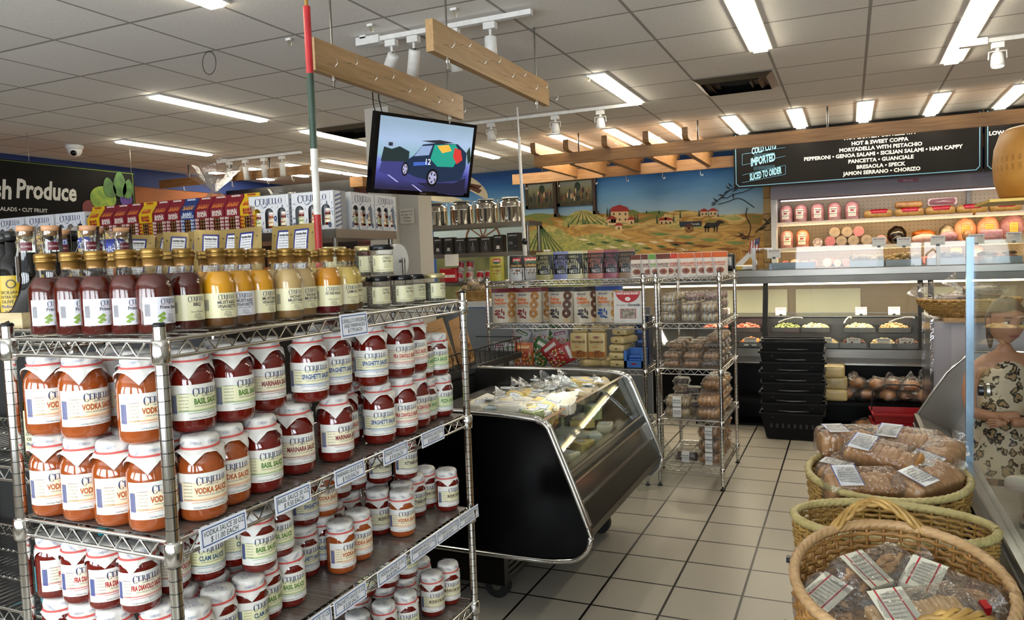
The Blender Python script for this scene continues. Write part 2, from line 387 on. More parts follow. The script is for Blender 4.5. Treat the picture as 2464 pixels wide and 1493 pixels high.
hill(sm([(1262, 560), (1320, 545), (1350, 552), (1380, 570), (1440, 562), (1500, 578), (1600, 600), (1700, 620)]), 700, f2, 5)
hill(sm([(1500, 640), (1560, 592), (1620, 585), (1700, 590), (1800, 600), (1838, 602)]), 720, f3, 6)
dg = c_('#3f5a34', .7); red = c_('#9c2a26', .7); cream = c_('#d9b98a', .7); dk = c_('#16140f', .7); pale = c_('#e0cfa8', .7)
for k in range(9):   # vine rows fanning out
    x = 1262+k*13; mp([(1300, 543), (1302, 543), (x+4, 620), (x, 620)], dg, 7)
for k in range(7): mp([(1402+k*2-5, 508), (1403+k*2-5, 508), (1375+k*15, 540), (1371+k*15, 540)], dg, 3)
for k in range(16): x = 1390+k*17; y = 575+(k*37 % 26); mp([(x, y), (x+14, y+5), (x+30, y+4), (x+16, y-1)], dg if k % 2 else pale, 7)
for k in range(12): x = 1560+k*20; y = 562+(k*37 % 52); mp([(x, y), (x+30, y+6), (x+60, y+2), (x+28, y-2)], c_('#7a4c1e', .7) if k % 3 else c_('#6f8a4a', .7), 7)
def house(x0, x1, y0, y1, roof, wins):
    mp([(x0, y1), (x1, y1-1), (x1, y0), (x0, y0)], cream, 8)
    mp([(x0-4, y0+2), (x1+4, y0+1), (x1-3, y0-roof*.6), ((x0+x1)/2, y0-roof), (x0+2, y0-roof*.6)], red, 9)
    for i in range(wins):
        for j in range(max(1, int((y1-y0)/14))):
            wx = x0+(x1-x0)*(i+.5)/wins; wy = y0+5+j*13; mp([(wx-1.6, wy+5), (wx+1.6, wy+5), (wx+1.6, wy), (wx-1.6, wy)], dk, 10)
house(1470, 1512, 508, 537, 15, 3); house(1462, 1482, 527, 543, 8, 2); house(1512, 1527, 528, 539, 7, 1); house(1481, 1497, 542, 553, 6, 1)
house(1587, 1618, 529, 539, 6, 3); house(1686, 1703, 508, 521, 6, 2); house(1707, 1725, 507, 520, 6, 2); mp([(1599, 538), (1604, 538), (1604, 515), (1599, 515)], cream, 9)
for x, y0, y1 in ((1461, 497, 522), (1467, 500, 524), (1528, 512, 536), (1534, 512, 536), (1408, 528, 540), (1581, 515, 538), (1556, 505, 514), (1621, 516, 534), (1637, 506, 526), (1682, 503, 521), (1586, 505, 515), (1368, 536, 548), (1728, 514, 522)):
    mp([(x-2, y1), (x+2, y1), (x+1.2, (y0+y1)/2), (x, y0), (x-1.6, (y0+y1)/2)], c_('#1e3a22', .7), 10)
# painted cart and horse
mp([(1636, 546), (1688, 545), (1688, 532), (1634, 534)], c_('#1d2a3c', .7), 9); mp([(1660, 544), (1686, 543), (1686, 534), (1660, 535)], dk, 10)
b.text('Ceriello', c_('#e8e8e0', .7), lambda x, y: Vector(MP(1673+x, 539-y, 11)), 5.5, 0, 0, maxw=22)
def wheelp(cx, cy, r, m, k, n=16, sp=8, w=1.4):
    for i in range(n):
        a0, a1 = 2*pi*i/n, 2*pi*(i+1)/n
        mp([(cx+r*cos(a0), cy+r*sin(a0)), (cx+r*cos(a1), cy+r*sin(a1)), (cx+(r-w)*cos(a1), cy+(r-w)*sin(a1)), (cx+(r-w)*cos(a0), cy+(r-w)*sin(a0))], m, k)
    for i in range(sp):
        a = pi*i/sp; dx, dy = r*cos(a), r*sin(a); nx, ny = -sin(a)*w*.35, cos(a)*w*.35
        mp([(cx-dx+nx, cy-dy+ny), (cx+dx+nx, cy+dy+ny), (cx+dx-nx, cy+dy-ny), (cx-dx-nx, cy-dy-ny)], m, k)
wheelp(1658, 549, 10.5, c_('#6d3a18', .7), 12)
mp([(1692, 548), (1700, 536), (1720, 537), (1726, 532), (1732, 530), (1742, 533), (1741, 537), (1733, 538), (1728, 545), (1714, 548), (1700, 550)], dk, 10)
for x in (1696, 1703, 1717, 1724): mp([(x, 559), (x+2, 559), (x+4, 545), (x, 545)], dk, 10)
# round bales and vines, wheel of the painted wagon on the left
for cx, r in ((1635, 19), (1760, 20)):
    for q in range(3): wheelp(cx, 612, r-q*6, c_('#8f5f24', .7), 9, 18, 0, 1.5)
wheelp(1162, 573, 42, c_('#6b3c1a', .7), 4, 24, 5, 4)
b.box(-5.95, -4.72, YM+.002, YM+.006, .9, 2.5, mat('mural_thicket', '#4c5230', .7, col2='#6c6e44', scale=4))
b.box(-5.98, -4.72, YM+.001, YM+.006, 1.95, 2.86, sky)
def ell(cx, cy, rx, ry, a0, a1, m, k, rot=0):
    P = [(cx+rx*cos(t)*cos(rot)-ry*sin(t)*sin(rot), cy+rx*cos(t)*sin(rot)+ry*sin(t)*cos(rot)) for t in [a0+(a1-a0)*i/14 for i in range(15)]]; mp(P, m, k)
cv = mat('mural_canvas', '#cfc4a6', .7, var=.1, scale=3)
ell(1118, 452, 62, 30, -pi, 0, cv, 2, .5); ell(1060, 478, 56, 8, 0, 2*pi, cv, 2, .1)
for t in (.12, .3): mp([(1098, 440), (1105, 436), (1160, 440+60*t), (1152, 448+60*t)], c_('#5b3422', .7), 3)
o_ = b.ob('mural'); tag(o_, 'painted wall mural of rolling farm hills under blue sky', 'mural')
# painted stone pillar beside the mural with climbing vine
b = B(); stone = mat('painted_stone', '#9a7c4c', .7, col2='#b59a68', scale=5)
b.box(-1.02, -.78, YM-.02, YM+.01, .9, 2.86, stone)
for i in range(9):
    z = 1.0+i*.21; b.box(-1.02, -.78, YM-.024, YM-.02, z, z+.012, c_('#7a5224', .7)); x = -.94+(i % 2)*.09; b.box(x, x+.008, YM-.024, YM-.02, z, z+.2, c_('#7a5224', .7))
vg = c_('#10140e', .7)
def mtube(pts, r, m, k=14): b.tube([Vector(MP(x, y, k)) for x, y in sm(pts, 4)], r, m, 5)
mtube([(1790, 448), (1770, 452), (1750, 462), (1730, 480), (1712, 490)], .006, vg)
mtube([(1812, 452), (1790, 462), (1765, 468), (1748, 478)], .005, vg); mtube([(1815, 500), (1780, 478), (1750, 486), (1728, 492)], .006, vg)
mtube([(1800, 570), (1806, 545), (1795, 520), (1798, 500)], .006, vg); mtube([(1818, 560), (1840, 540), (1860, 520)], .006, vg); mtube([(1778, 560), (1790, 568), (1803, 576)], .005, vg)
for x, y in ((1752, 452), (1748, 462), (1757, 446), (1768, 458), (1740, 476), (1735, 470), (1722, 482), (1783, 566), (1790, 574), (1848, 538), (1838, 548), (1856, 530), (1830, 552), (1842, 530), (1764, 472), (1718, 492)):
    p = Vector(MP(x, y, 15)); a = (x*7 % 10)*.6; d = Vector((cos(a), 0, sin(a)))*.05; n_ = Vector((-d.z, 0, d.x))*.22
    b.poly([p-d, p+n_, p+d, p-n_][::-1], vg)
o_ = b.ob('painted_stone_pillar'); tag(o_, 'painted stone pillar with dark climbing vine right of the mural', 'mural')
# two carved, painted picture panels on the mural wall
def painting(x0, x1, yb, rot, lab):
    t = bpy.data.objects.new('picture_panel', None); COL.objects.link(t); tag(t, lab, 'picture', 'picture panels hung on the mural wall')
    y = 10.44; za = PY((x0+x1)/2, yb, y).z; xa = PY(x0, yb, y).x; xb = PY(x1, yb, y).x; t.location = (xa, y, za-.42)
    w = xb-xa; h = .42; fr = mat('carved_frame', '#4a3a16', .6, col2='#2c2a14', scale=22, bump=.3)
    b = B(); b.box(0, w, 0, .04, 0, .045, fr); b.box(0, w, 0, .04, h-.07, h, fr); b.box(0, .045, 0, .04, 0, h, fr); b.box(w-.045, w, 0, .04, 0, h, fr); b.ob('frame', t)
    b = B(); b.box(.04, w-.04, .01, .035, .04, h-.06, ramp_mat('panel_art'+lab[:4], [(0, '#27301c'), (.35, '#54502c'), (.6, '#7f7a58'), (1, '#8fa0a0')], 'Z', 0, .42, .6, 9, .3))
    rr = random.Random(len(lab))
    for i in range(26):
        x = .06+rr.random()*(w-.14); z = .06+rr.random()*.13; c = rr.choice(['#14100c', '#5e1d15', '#c9b48c', '#28303c', '#8a5a2a', '#1c150f'])
        b.poly([(x, .008-i*.0001, z), (x+.016, .008-i*.0001, z), (x+.02, .008-i*.0001, z+.05), (x+.01, .008-i*.0001, z+.085), (x-.004, .008-i*.0001, z+.05)], c_(c, .6))
    b.sphere((w*.55, .012, .27), .05, .006, .07, c_('#1f2b16', .6)); b.ob('painted_scene', t)
    b = B(); b.box(w-.02, w+.02, -.05, .03, -.14, h+.03, mat('old_wood', '#3a2213', .6, var=.2)); b.box(w-.02, w+.06, -.05, -.02, -.14, -.10, mat('old_wood', '#3a2213')); b.ob('bracket', t)
painting(1262, 1336, 432, 0, 'left picture panel of a battle scene in carved frame')
painting(1338, 1430, 424, 0, 'right picture panel of dancing figures in carved frame')
# =================================================================== CEILING FIXTURES
lampm = mat('tube_light', '#fff4dc', .5, emit=TUBE, var=.01)
def tube_light():
    b = B(); b.box(-.075, .075, 0, 1.215, -.012, .004, whitepaint); f_ = b.mesh('frame')
    b = B(); b.box(-.045, .045, .012, 1.2, -.026, -.0125, lampm); return [('frame', f_), ('diffuser', b.mesh('diffuser'))]
TL = tube_light()
lights = [(x, 7.83) for x in (-7.87, -7.23, -6.6, -5.99, -4.17, -3.55, -2.92, -2.31, -1.70, -1.08, -.47, .15, .77, 1.38)]
lights += [(-4.83, 4.27), (-6.72, 5.48), (-.53, 4.24), (-1.70, 5.48), (.70, 5.37), (.70, 4.13), (-2.93, 1.83), (-4.87, 6.07), (-6.6, 8.3+.8)]
for x, y in lights: thing('ceiling_light', 'linear tube light recessed in the tile ceiling', 'ceiling light', TL, (x, y, CE), 0, 'linear ceiling lights')
def vent(x0, x1, y0, y1, lab):
    t = bpy.data.objects.new('ceiling_vent', None); COL.objects.link(t); tag(t, lab, 'air vent', 'ceiling air diffusers'); t.location = ((x0+x1)/2, (y0+y1)/2, CE)
    w, d = (x1-x0)/2, (y1-y0)/2; B().box(-w, w, -d, d, -.004, 0, blackmat).ob('backing', t)
    for k, s_ in enumerate((1, .72, .45)):
        b = B(); b.grid(4, 1, lambda u, v: ((w*s_*(1-.16*v))*[-1, 1, 1, -1, -1][round(u*4)], (d*s_*(1-.16*v))*[-1, -1, 1, 1, -1][round(u*4)], -.004-.03*v), darkmetal if k else steel2, False); b.ob('louvre', t)
vent(-1.11, -.52, 6.12, 6.70, 'square slatted ceiling vent right of the middle, above aisle')
vent(-4.76, -4.17, 6.12, 6.70, 'square slatted ceiling vent behind the white pillar')
def track(x0, x1, y, heads, lab, kind, lit, az=None):
    t = bpy.data.objects.new('track_rail', None); COL.objects.link(t); t.location = (x0, y, CE); tag(t, lab, 'track lighting', 'ceiling light tracks')
    B().box(0, x1-x0, -.018, .018, -.045, -.018, whitepl).ob('rail', t); B().box(-.03, .13, -.03, .03, -.055, -.01, whitepl).ob('power_feed', t)
    B().box(0, .04, -.03, .03, -.018, 0, whitepl).ob('end_bracket', t)
    for i, (hx, tilt, yaw) in enumerate(heads):
        r = bpy.data.objects.new('spotlight', None); COL.objects.link(r); r.location = (hx, y, CE-.045)
        tag(r, ('white cylinder' if kind == 'can' else 'round white') + ' spotlight on the ' + lab.split(',')[0], 'spotlight', 'track spotlights')
        B().box(-.035, .035, -.02, .02, -.04, -.004, whitepl).ob('adapter', r)
        R_ = Matrix.Rotation(yaw, 4, 'Z') @ Matrix.Rotation(tilt, 4, 'X')
        if kind == 'can':
            b = B(); b.cyl((0, 0, -.04), (0, 0, -.08), .008, whitepl); b.box(-.012, .012, -.012, .012, -.115, -.075, blackpl); b.ob('bracket', r)
            b = B(); b.lathe([(.0, .03), (.032, .03), (.034, .025), (.034, -.125), (.030, -.125), (.028, -.112)], whitepl, 16, cap=False)
            b.v = [tuple(R_ @ Vector(v)+Vector((0, 0, -.11))) for v in b.v]; b.ob('shade', r)
            b = B(); b.lathe([(0, -.111), (.029, -.111)], mat('spot_cool', '#e8f6ff', .4, emit=6) if lit else chrome, 16, cap=False)
        else:
            b = B(); b.cyl((0, 0, -.04), (0, 0, -.06), .012, whitepl)
            for s_ in (-1, 1): b.tube([(0, 0, -.058), (s_*.05, 0, -.06), (s_*.052, 0, -.11)], .004, whitepl)
            b.ob('yoke', r)
            b = B(); b.lathe([(.0, .045), (.028, .04), (.036, .02), (.04, -.02), (.042, -.05), (.036, -.052)], whitepl, 16, cap=False)
            b.v = [tuple(R_ @ Vector(v)+Vector((0, 0, -.11))) for v in b.v]; b.ob('shade', r)
            b = B(); b.lathe([(0, -.049), (.037, -.049)], mat('spot_warm', '#ffe9c8', .4, emit=9) if lit else chrome, 16, cap=False)
        b.v = [tuple(R_ @ Vector(v)+Vector((0, 0, -.11))) for v in b.v]; b.ob('lens', r)
        if lit and kind != 'can':
            l = bpy.data.lights.new('spot_beam', 'SPOT'); l.energy = 26; l.spot_size = radians(60); l.color = (1, .82, .58); l.shadow_soft_size = .03
            lo = bpy.data.objects.new('spot_beam', l); COL.objects.link(lo); lo.parent = r
            lo.matrix_local = Matrix.Translation((0, 0, -.11)) @ R_ @ Matrix.Translation((0, 0, -.06))
track(-2.64, -1.55, 3.88, [(-2.44, .9, 1.0), (-2.29, .5, .8), (-2.03, .25, 0), (-1.80, .02, 0)], 'near ceiling track, above the planks', 'can', True)
track(-3.95, -1.68, 6.62, [(-3.10, .25, 0), (-2.45, .15, 0), (-2.02, .2, 0)], 'middle ceiling track, left of the long beam', 'ball', True)
track(-6.94, -5.72, 7.07, [(-6.80, .5, 1), (-6.55, .1, 0), (-6.27, .1, 0), (-6.0, .05, 0)], 'far left ceiling track, before the black panel', 'can', False)
track(.71, 1.6, 5.95, [(.90, -.15, 0)], 'right ceiling track, at the frame edge', 'ball', True)
# dome camera, loop, clips
t = bpy.data.objects.new('dome_camera', None); COL.objects.link(t); t.location = (-7.33, 5.46, CE); tag(t, 'white dome security camera under the ceiling', 'camera')
B().lathe([(.085, 0), (.085, -.03), (.07, -.045)], whitepl, 20).ob('mount', t)
b = B(); b.sphere((0, 0, -.045), .072, .072, .075, whitepl, 16, 8); b.ob('dome', t); B().sphere((.035, -.04, -.085), .03, .03, .03, blackgloss, 12, 8).ob('lens', t)
b = B(); b.tube([(.055*cos(a), 0, -.075+.07*sin(a)) for a in [2*pi*i/24 for i in range(24)]], .0022, blackpl, 5, True)
o_ = b.ob('wire_loop', loc=(-3.605, 3.63, CE)); tag(o_, 'thin dark wire loop hanging from the ceiling grid', 'wire loop')
for x, y in ((-3.026, 3.68), (-2.464, 3.7), (-1.93, 3.70), (-1.78, 5.52)):
    b = B(); b.box(-.018, .018, -.006, .006, -.012, 0, whitepl); b.tube([(0, 0, -.01), (.004, 0, -.035), (.02, 0, -.05), (.022, 0, -.03)], .004, film('clip%d' % int(x*10), (.9, .85, .6), .2, .2, 0), 6)
    o_ = b.ob('ceiling_hook', loc=(x, y, CE)); tag(o_, 'small plastic hook clipped to the ceiling grid', 'hook', 'ceiling grid hooks')
# hanging planks with hooks and rods
def cup_hook():
    return B().tube([(0, 0, 0), (.018, 0, 0), (.03, 0, -.012), (.045, 0, -.018), (.058, 0, -.004), (.055, 0, .018), (.043, 0, .026)], .0018, chrome, 6).mesh('hook')
HK = cup_hook()
for x, y0, y1, z0, z1, lab in ((-2.28, 2.93, 4.42, 2.475, 2.625, 'left hanging wooden plank with wire hooks, nearer the painted pole'), (-1.68, 2.985, 4.395, 2.49, 2.63, 'right hanging wooden plank with wire hooks')):
    t = bpy.data.objects.new('hanging_plank', None); COL.objects.link(t); t.location = (x, y0, z0); tag(t, lab, 'wooden plank', 'planks hung from the ceiling')
    L_ = y1-y0; B().box(-.019, .019, 0, L_, 0, z1-z0, wood).ob('board', t)
    for yy in (.16, L_-.16):
        B().cyl((0, yy, -.045), (0, yy, CE-z0), .005, steel, 8).ob('threaded_rod', t)
        B().cyl((0, yy, -.018), (0, yy, 0), .011, chrome, 6).ob('nut', t)
    for i in range(9):
        yy = .09+i*.165; o_ = link(bpy.data.objects.new('hook', HK), t); o_.location = (.019, yy, .045 if i % 2 == 0 else .085)
# tri-colour painted pole
b = B(); zs = [1.25, 1.885, 2.16, 2.455, 2.6, 2.78]; cols = ['#b02828', '#e4e2da', '#33483a', '#33483a', '#b8262b']
t = bpy.data.objects.new('painted_pole', None); COL.objects.link(t); t.location = (-2.24, 2.86, 0); tag(t, 'painted wooden pole in red, white and green rings', 'pole')
for i, (a0, a1, c) in enumerate(((0, 1.80, '#b02828'), (1.80, 2.1, '#dcdad2'), (2.1, 2.44, '#33483a'), (2.44, 2.74, '#b8262b'))):
    B().cyl((0, .0, a0), (0, 0, a1), .0165, mat('pole'+c[1:], c, .45, var=.1, scale=14), 14).ob(('red', 'white', 'green', 'red')[i]+'_section', t)
B().cyl((0, 0, 2.74), (0, 0, CE), .008, mat('raw_stick', '#a57a30', .6), 8).ob('tip', t)
# slim white pole with a black knob
t = bpy.data.objects.new('white_pole', None); COL.objects.link(t); t.location = (-2.66, 6.3, 0); tag(t, 'slim white pole between the canisters and the mural', 'pole')
B().cyl((0, 0, 1.7), (-.02, 0, 2.66), .014, whitepl, 10).ob('upper_tube', t); B().cyl((.01, 0, .6), (0, 0, 1.7), .018, whitepl, 10).ob('lower_tube', t)
B().sphere((.005, -.01, 1.73), .028, .028, .03, blackpl).ob('knob', t); B().cyl((-.02, 0, 2.66), (-.026, 0, CE), .008, whitepl, 8).ob('rod', t)
# pergola over the counter
def beam(x0, x1, y0, y1, z0, z1, m, name, lab, grp=None, rods=(), hooks=()):
    t = bpy.data.objects.new(name, None); COL.objects.link(t); t.location = (x0, y0, z0); tag(t, lab, 'wooden beam', grp)
    B().box(0, x1-x0, 0, y1-y0, 0, z1-z0, m).ob('timber', t)
    for rx in rods: B().cyl((rx-x0, (y1-y0)/2, z1-z0), (rx-x0, (y1-y0)/2, CE-z0), .008, blackpl, 8).ob('rod', t)
    for hx in hooks:
        B().tube([(hx-x0, .02, 0), (hx-x0, .02, -.05), (hx-x0+.012, .02, -.075), (hx-x0+.03, .02, -.07), (hx-x0+.028, .02, -.05)], .004, chrome, 6).ob('meat_hook', t)
beam(-3.2, 2.2, 7.93, 7.97, 2.60, 2.722, woodr, 'pergola_beam', 'long front beam of the pergola above the deli counter', None, (-2.68, -1.40, -.18))
beam(-4.02, 2.2, 9.18, 9.22, 2.56, 2.69, woodr, 'pergola_beam', 'long rear beam of the pergola beneath the blue wall', None, (-3.6, 0), (-3.85, -3.4, -2.9, -2.5, -2.05, -1.6))
for i, x in enumerate((-3.15, -2.77, -2.34, -1.90, -1.50)):
    t = thing('pergola_joist', 'short cross joist laid over the pergola beams', 'wooden beam', [('timber', B().prism([(-.12, 2.76), (-.10, 2.73), (0, 2.723), (1.45, 2.723), (1.45, 2.84), (-.12, 2.84)], -.03, .03, woody, 'x').mesh('timber'))], (x, 7.9, 0), 0, 'pergola joists')
    B().box(-.03, .03, .08, 1.3, 2.59, 2.722, woody).ob('lower_joist', t)
    o_ = link(bpy.data.objects.new('hook', HK), t); o_.location = (.03, .15, 2.79)
beam(-8.1, -5.72, 7.18, 7.22, 2.66, 2.76, woodr, 'pergola_beam', 'left beam with hooks before the black panel', None, (-7.6, -6.9, -6.3), (-7.7, -6.9, -6.35, -5.98))
beam(-5.95, -5.75, 8.3, 8.5, 2.60, 2.73, woodr, 'pergola_beam', 'stub end of a wooden beam right of the black panel')
o_ = B().box(-9.6, -6.1, 8.58, 8.62, 1.6, 2.74, mat('black_panel', '#060607', .4)).ob('black_backdrop'); tag(o_, 'black hanging panel behind the gift boxes', 'panel')
# produce sign
t = bpy.data.objects.new('produce_sign', None); COL.objects.link(t); t.location = (-7.0, 3.2, 1.85); tag(t, 'black hanging sign with white words and painted vegetables', 'sign')
cb = mat('chalkboard', '#110f0e', .7, var=.15, scale=4, spec=.1)
B().box(-.02, 0, 0, 2.68, 0, .80, cb).ob('board', t)
b = B(); lime = c_('#5c7a1c', .6); b.box(0, .002, 0, 2.68, .785, .789, lime); b.box(0, .002, 2.66, 2.664, 0, .789, lime); b.ob('border', t)
fx = flat((.001, 0, 0), (0, 1, 0), (0, 0, 1)); txt = B()
def ytxt(bd, s_, m, pxl, pxr, pyc, h, **k):
    a = PX(pxl, pyc, -7.0); c = PX(pxr, pyc, -7.0); bd.text(s_, m, fx, h, (a.y+c.y)/2-3.2, (a.z+c.z)/2-1.85, maxw=abs(c.y-a.y), **k)
wt = c_('#b9b6ae', .6)
b = B(); ytxt(b, 'Produce', wt, 38, 182, 458, .17, shear=.12, bold=.03, stretch=.8); ytxt(b, 'Fresh', wt, -95, 28, 452, .17, shear=.12, bold=.03, stretch=.8)
ytxt(b, 'SALADS \u2022 CUT FRUIT', wt, -12, 120, 505, .035, bold=.02); b.ob('lettering', t)
b = B()
def blob(px, py, rx, ry, m, k, n=20, pts=None):
    p = PX(px, py, -7.0); P = [(.002+.0015*k, p.y-3.2+rx*cos(2*pi*i/n), p.z-1.85+ry*sin(2*pi*i/n)) for i in range(n)]; b.poly(P, m)
blob(215, 502, .08, .085, c_('#5a1418', .6), 1); blob(248, 478, .15, .125, mat('cabbage', '#74881f', .6, col2='#4c6a18', scale=14), 2); blob(303, 480, .075, .08, mat('purple_cabbage', '#3c1a6e', .6, col2='#24104a', scale=12), 1)
lf = mat('leaf_green', '#1e3c12', .6, col2='#33581c', scale=16)
for px, py, w, h, tl in ((262, 452, .12, .13, -.3), (287, 444, .13, .17, .05), (307, 455, .10, .13, .3)):
    p = PX(px, py, -7.0); P = []
    for i in range(16):
        a = 2*pi*i/16; yy = w*.6*sin(a)*(1-.3*cos(a)); zz = h*.8*cos(a); P.append((.007, p.y-3.2+yy+tl*zz*.5, p.z-1.85+zz))
    b.poly(P[::-1], lf)
b.ob('vegetable_picture', t)
for yy in (1.55, 2.66): B().cyl((-.01, yy, .8), (-.01, yy, CE-1.85), .002, steel, 5).ob('hanger_wire', t)
# white pillar, notice, television
b = B(); b.box(-3.84, -3.60, 5.62, 5.95, 0, CE, wallw); struct('pillar', b)
b = B(); b.box(-3.60, -3.40, 5.72, 5.95, 0, 2.28, wallw); struct('pillar', b)
t = bpy.data.objects.new('paper_notice', None); COL.objects.link(t); t.location = (-3.51, 5.71, 1.98); tag(t, 'small white paper notice taped on the pillar', 'notice')
B().box(-.07, .07, 0, .004, -.065, .065, '#cfc9bd').ob('sheet', t); b = B()
for i, s_ in enumerate(('HEALTHY MENU', 'Fish - Pasta - Salads', 'Breakfast', 'Catering')): b.text(s_, '#6a2a24', flat((0, -.001, 0), (1, 0, 0), (0, 0, 1)), .013, 0, .042-.027*i, maxw=.12)
b.ob('lettering', t)
# television: a rotated, tilted frame from four real corners
A0 = Vector((-2.99, 4.78, 2.36))
t = bpy.data.objects.new('television', None); COL.objects.link(t); tag(t, 'black flat television showing a painted car driving away', 'television')
tw, th = .90, .535
t.location = PY(1026, 379, 4.7); t.rotation_euler = (radians(13), 0, radians(70))
B().box(-tw/2, tw/2, 0, .05, -th/2, th/2, blackgloss).ob('bezel', t)
scr = ramp_mat('screen_pic', [(0, '#20203a'), (.25, '#3d3f86'), (.42, '#6a72b4'), (.5, '#7a9cab'), (.75, '#8fa3c0'), (1, '#7d93a6')], 'Z', -.22, .22, .2, 2.5, .2)
p = scr.node_tree.nodes['Principled BSDF']; rp = [n for n in scr.node_tree.nodes if n.type == 'VALTORGB'][0]; scr.node_tree.links.new(rp.outputs[0], p.inputs['Emission Color']); p.inputs['Emission Strength'].default_value = .55
def em(c, s_=.5): return mat('screen_'+c[1:], c, .25, emit=s_, var=.02)
b = B(); sw, sh = tw/2-.03, th/2-.03; b.box(-sw, sw, -.001, .001, -sh, sh+.008, scr); fs = flat((0, -.0012, 0), (1, 0, 0), (0, 0, 1))
def sc(px, py): return ((px-932)/208*1.0-.5)*.70*1.04, (.5-(py-292)/182)*.445
def sp(pts, c, k):
    f = flat((0, -.0012-.0004*k, 0), (1, 0, 0), (0, 0, 1)); b.poly([f((px-1026)/208*tw, (382-py)/186*th) for px, py in pts], em(c) if isinstance(c, str) else c)
sp([(934, 425), (1080, 470), (1115, 470), (1116, 420), (990, 395), (938, 400)], '#34366e', 1); sp([(1010, 445), (1090, 440), (1116, 425), (1116, 470), (1060, 468)], '#1b1c34', 2)
sp([(936, 400), (990, 396), (990, 372), (970, 362), (955, 370), (940, 366)], '#1c2a2c', 2); sp([(1118, 345), (1124, 380), (1118, 390), (1112, 360)], '#1c2a24', 2)
sp([(979, 418), (981, 398), (1000, 380), (1016, 352), (1040, 346), (1090, 342), (1112, 362), (1113, 400), (1105, 432), (1060, 440), (1010, 432)], '#15263f', 3)
sp([(1040, 350), (1085, 343), (1100, 368), (1085, 400), (1050, 402), (1034, 385)], '#1f8a7a', 4); sp([(1046, 352), (1070, 346), (1078, 360), (1058, 368)], '#e8a040', 5); sp([(1084, 352), (1098, 356), (1104, 380), (1092, 392), (1082, 374)], '#b8322e', 5)
sp([(1000, 382), (1014, 356), (1036, 352), (1030, 376)], '#7f93b8', 5); sp([(1000, 396), (1030, 392), (1030, 400), (1000, 405)], '#3a58a8', 5)
b.text('12', em('#e8e8f0', .8), lambda x, y: fs(x, y)+Vector((0, -.003, 0)), .04, (1030-1026)/208*tw, (382-392)/186*th)
b.text('DODGEBALL', em('#c8d0e8', .7), lambda x, y: fs(x, y)+Vector((0, -.003, 0)), .02, (1008-1026)/208*tw, (382-398)/186*th, maxw=.1) if 0 else None
sp([(1012, 344), (1050, 337), (1082, 340), (1050, 346)], '#22242c', 5)
for cx, cy, rx, ry in ((1042, 430, 11, 20), (984, 414, 6, 15)):
    sp([(cx+rx*1.15*cos(a), cy+ry*1.1*sin(a)) for a in [2*pi*i/16 for i in range(16)]][::-1], '#0a0a10', 6); sp([(cx+rx*.8*cos(a), cy+ry*.8*sin(a)) for a in [2*pi*i/16 for i in range(16)]][::-1], '#9a9ab8', 7)
    for i in range(5): a = 2*pi*i/5; sp([(cx+rx*.3*cos(a), cy+ry*.3*sin(a)), (cx+rx*.7*cos(a+.3), cy+ry*.7*sin(a+.3)), (cx+rx*.7*cos(a+.9), cy+ry*.7*sin(a+.9))], '#2a2a40', 8)
sp([(944, 352), (960, 352), (960, 366), (944, 366)], '#8fa0b8', 3); sp([(948, 355), (956, 355), (956, 363), (948, 363)], '#202838', 4)
for x, y in ((950, 430), (1000, 450)): sp([(x, y), (x+4, y), (x+24, y+16), (x+20, y+16)], '#9a9ac8', 4)
b.ob('screen', t)
b = B(); b.text('SAMSUNG', '#8a8a90', flat((0, -.0012, 0), (1, 0, 0), (0, 0, 1)), .009, 0, -th/2+.013); b.ob('brand_lettering', t)
b = B(); b.box(-.1, .1, .05, .09, -.1, .1, darkmetal); b.cyl((0, .07, 0), (.45, .62, .0), .02, darkmetal); b.cyl((.45, .62, 0), (1.05, .75, 0), .02, darkmetal); b.ob('wall_mount', t)
b = B(); b.tube([(-.4, .04, .2), (-.42, .09, .3), (-.38, .2, .5), (-.3, .3, .62)], .004, blackpl); b.tube([(-.35, .05, .2), (-.36, .12, .35), (-.3, .25, .55), (-.22, .32, .66)], .004, blackpl); b.ob('cable', t)
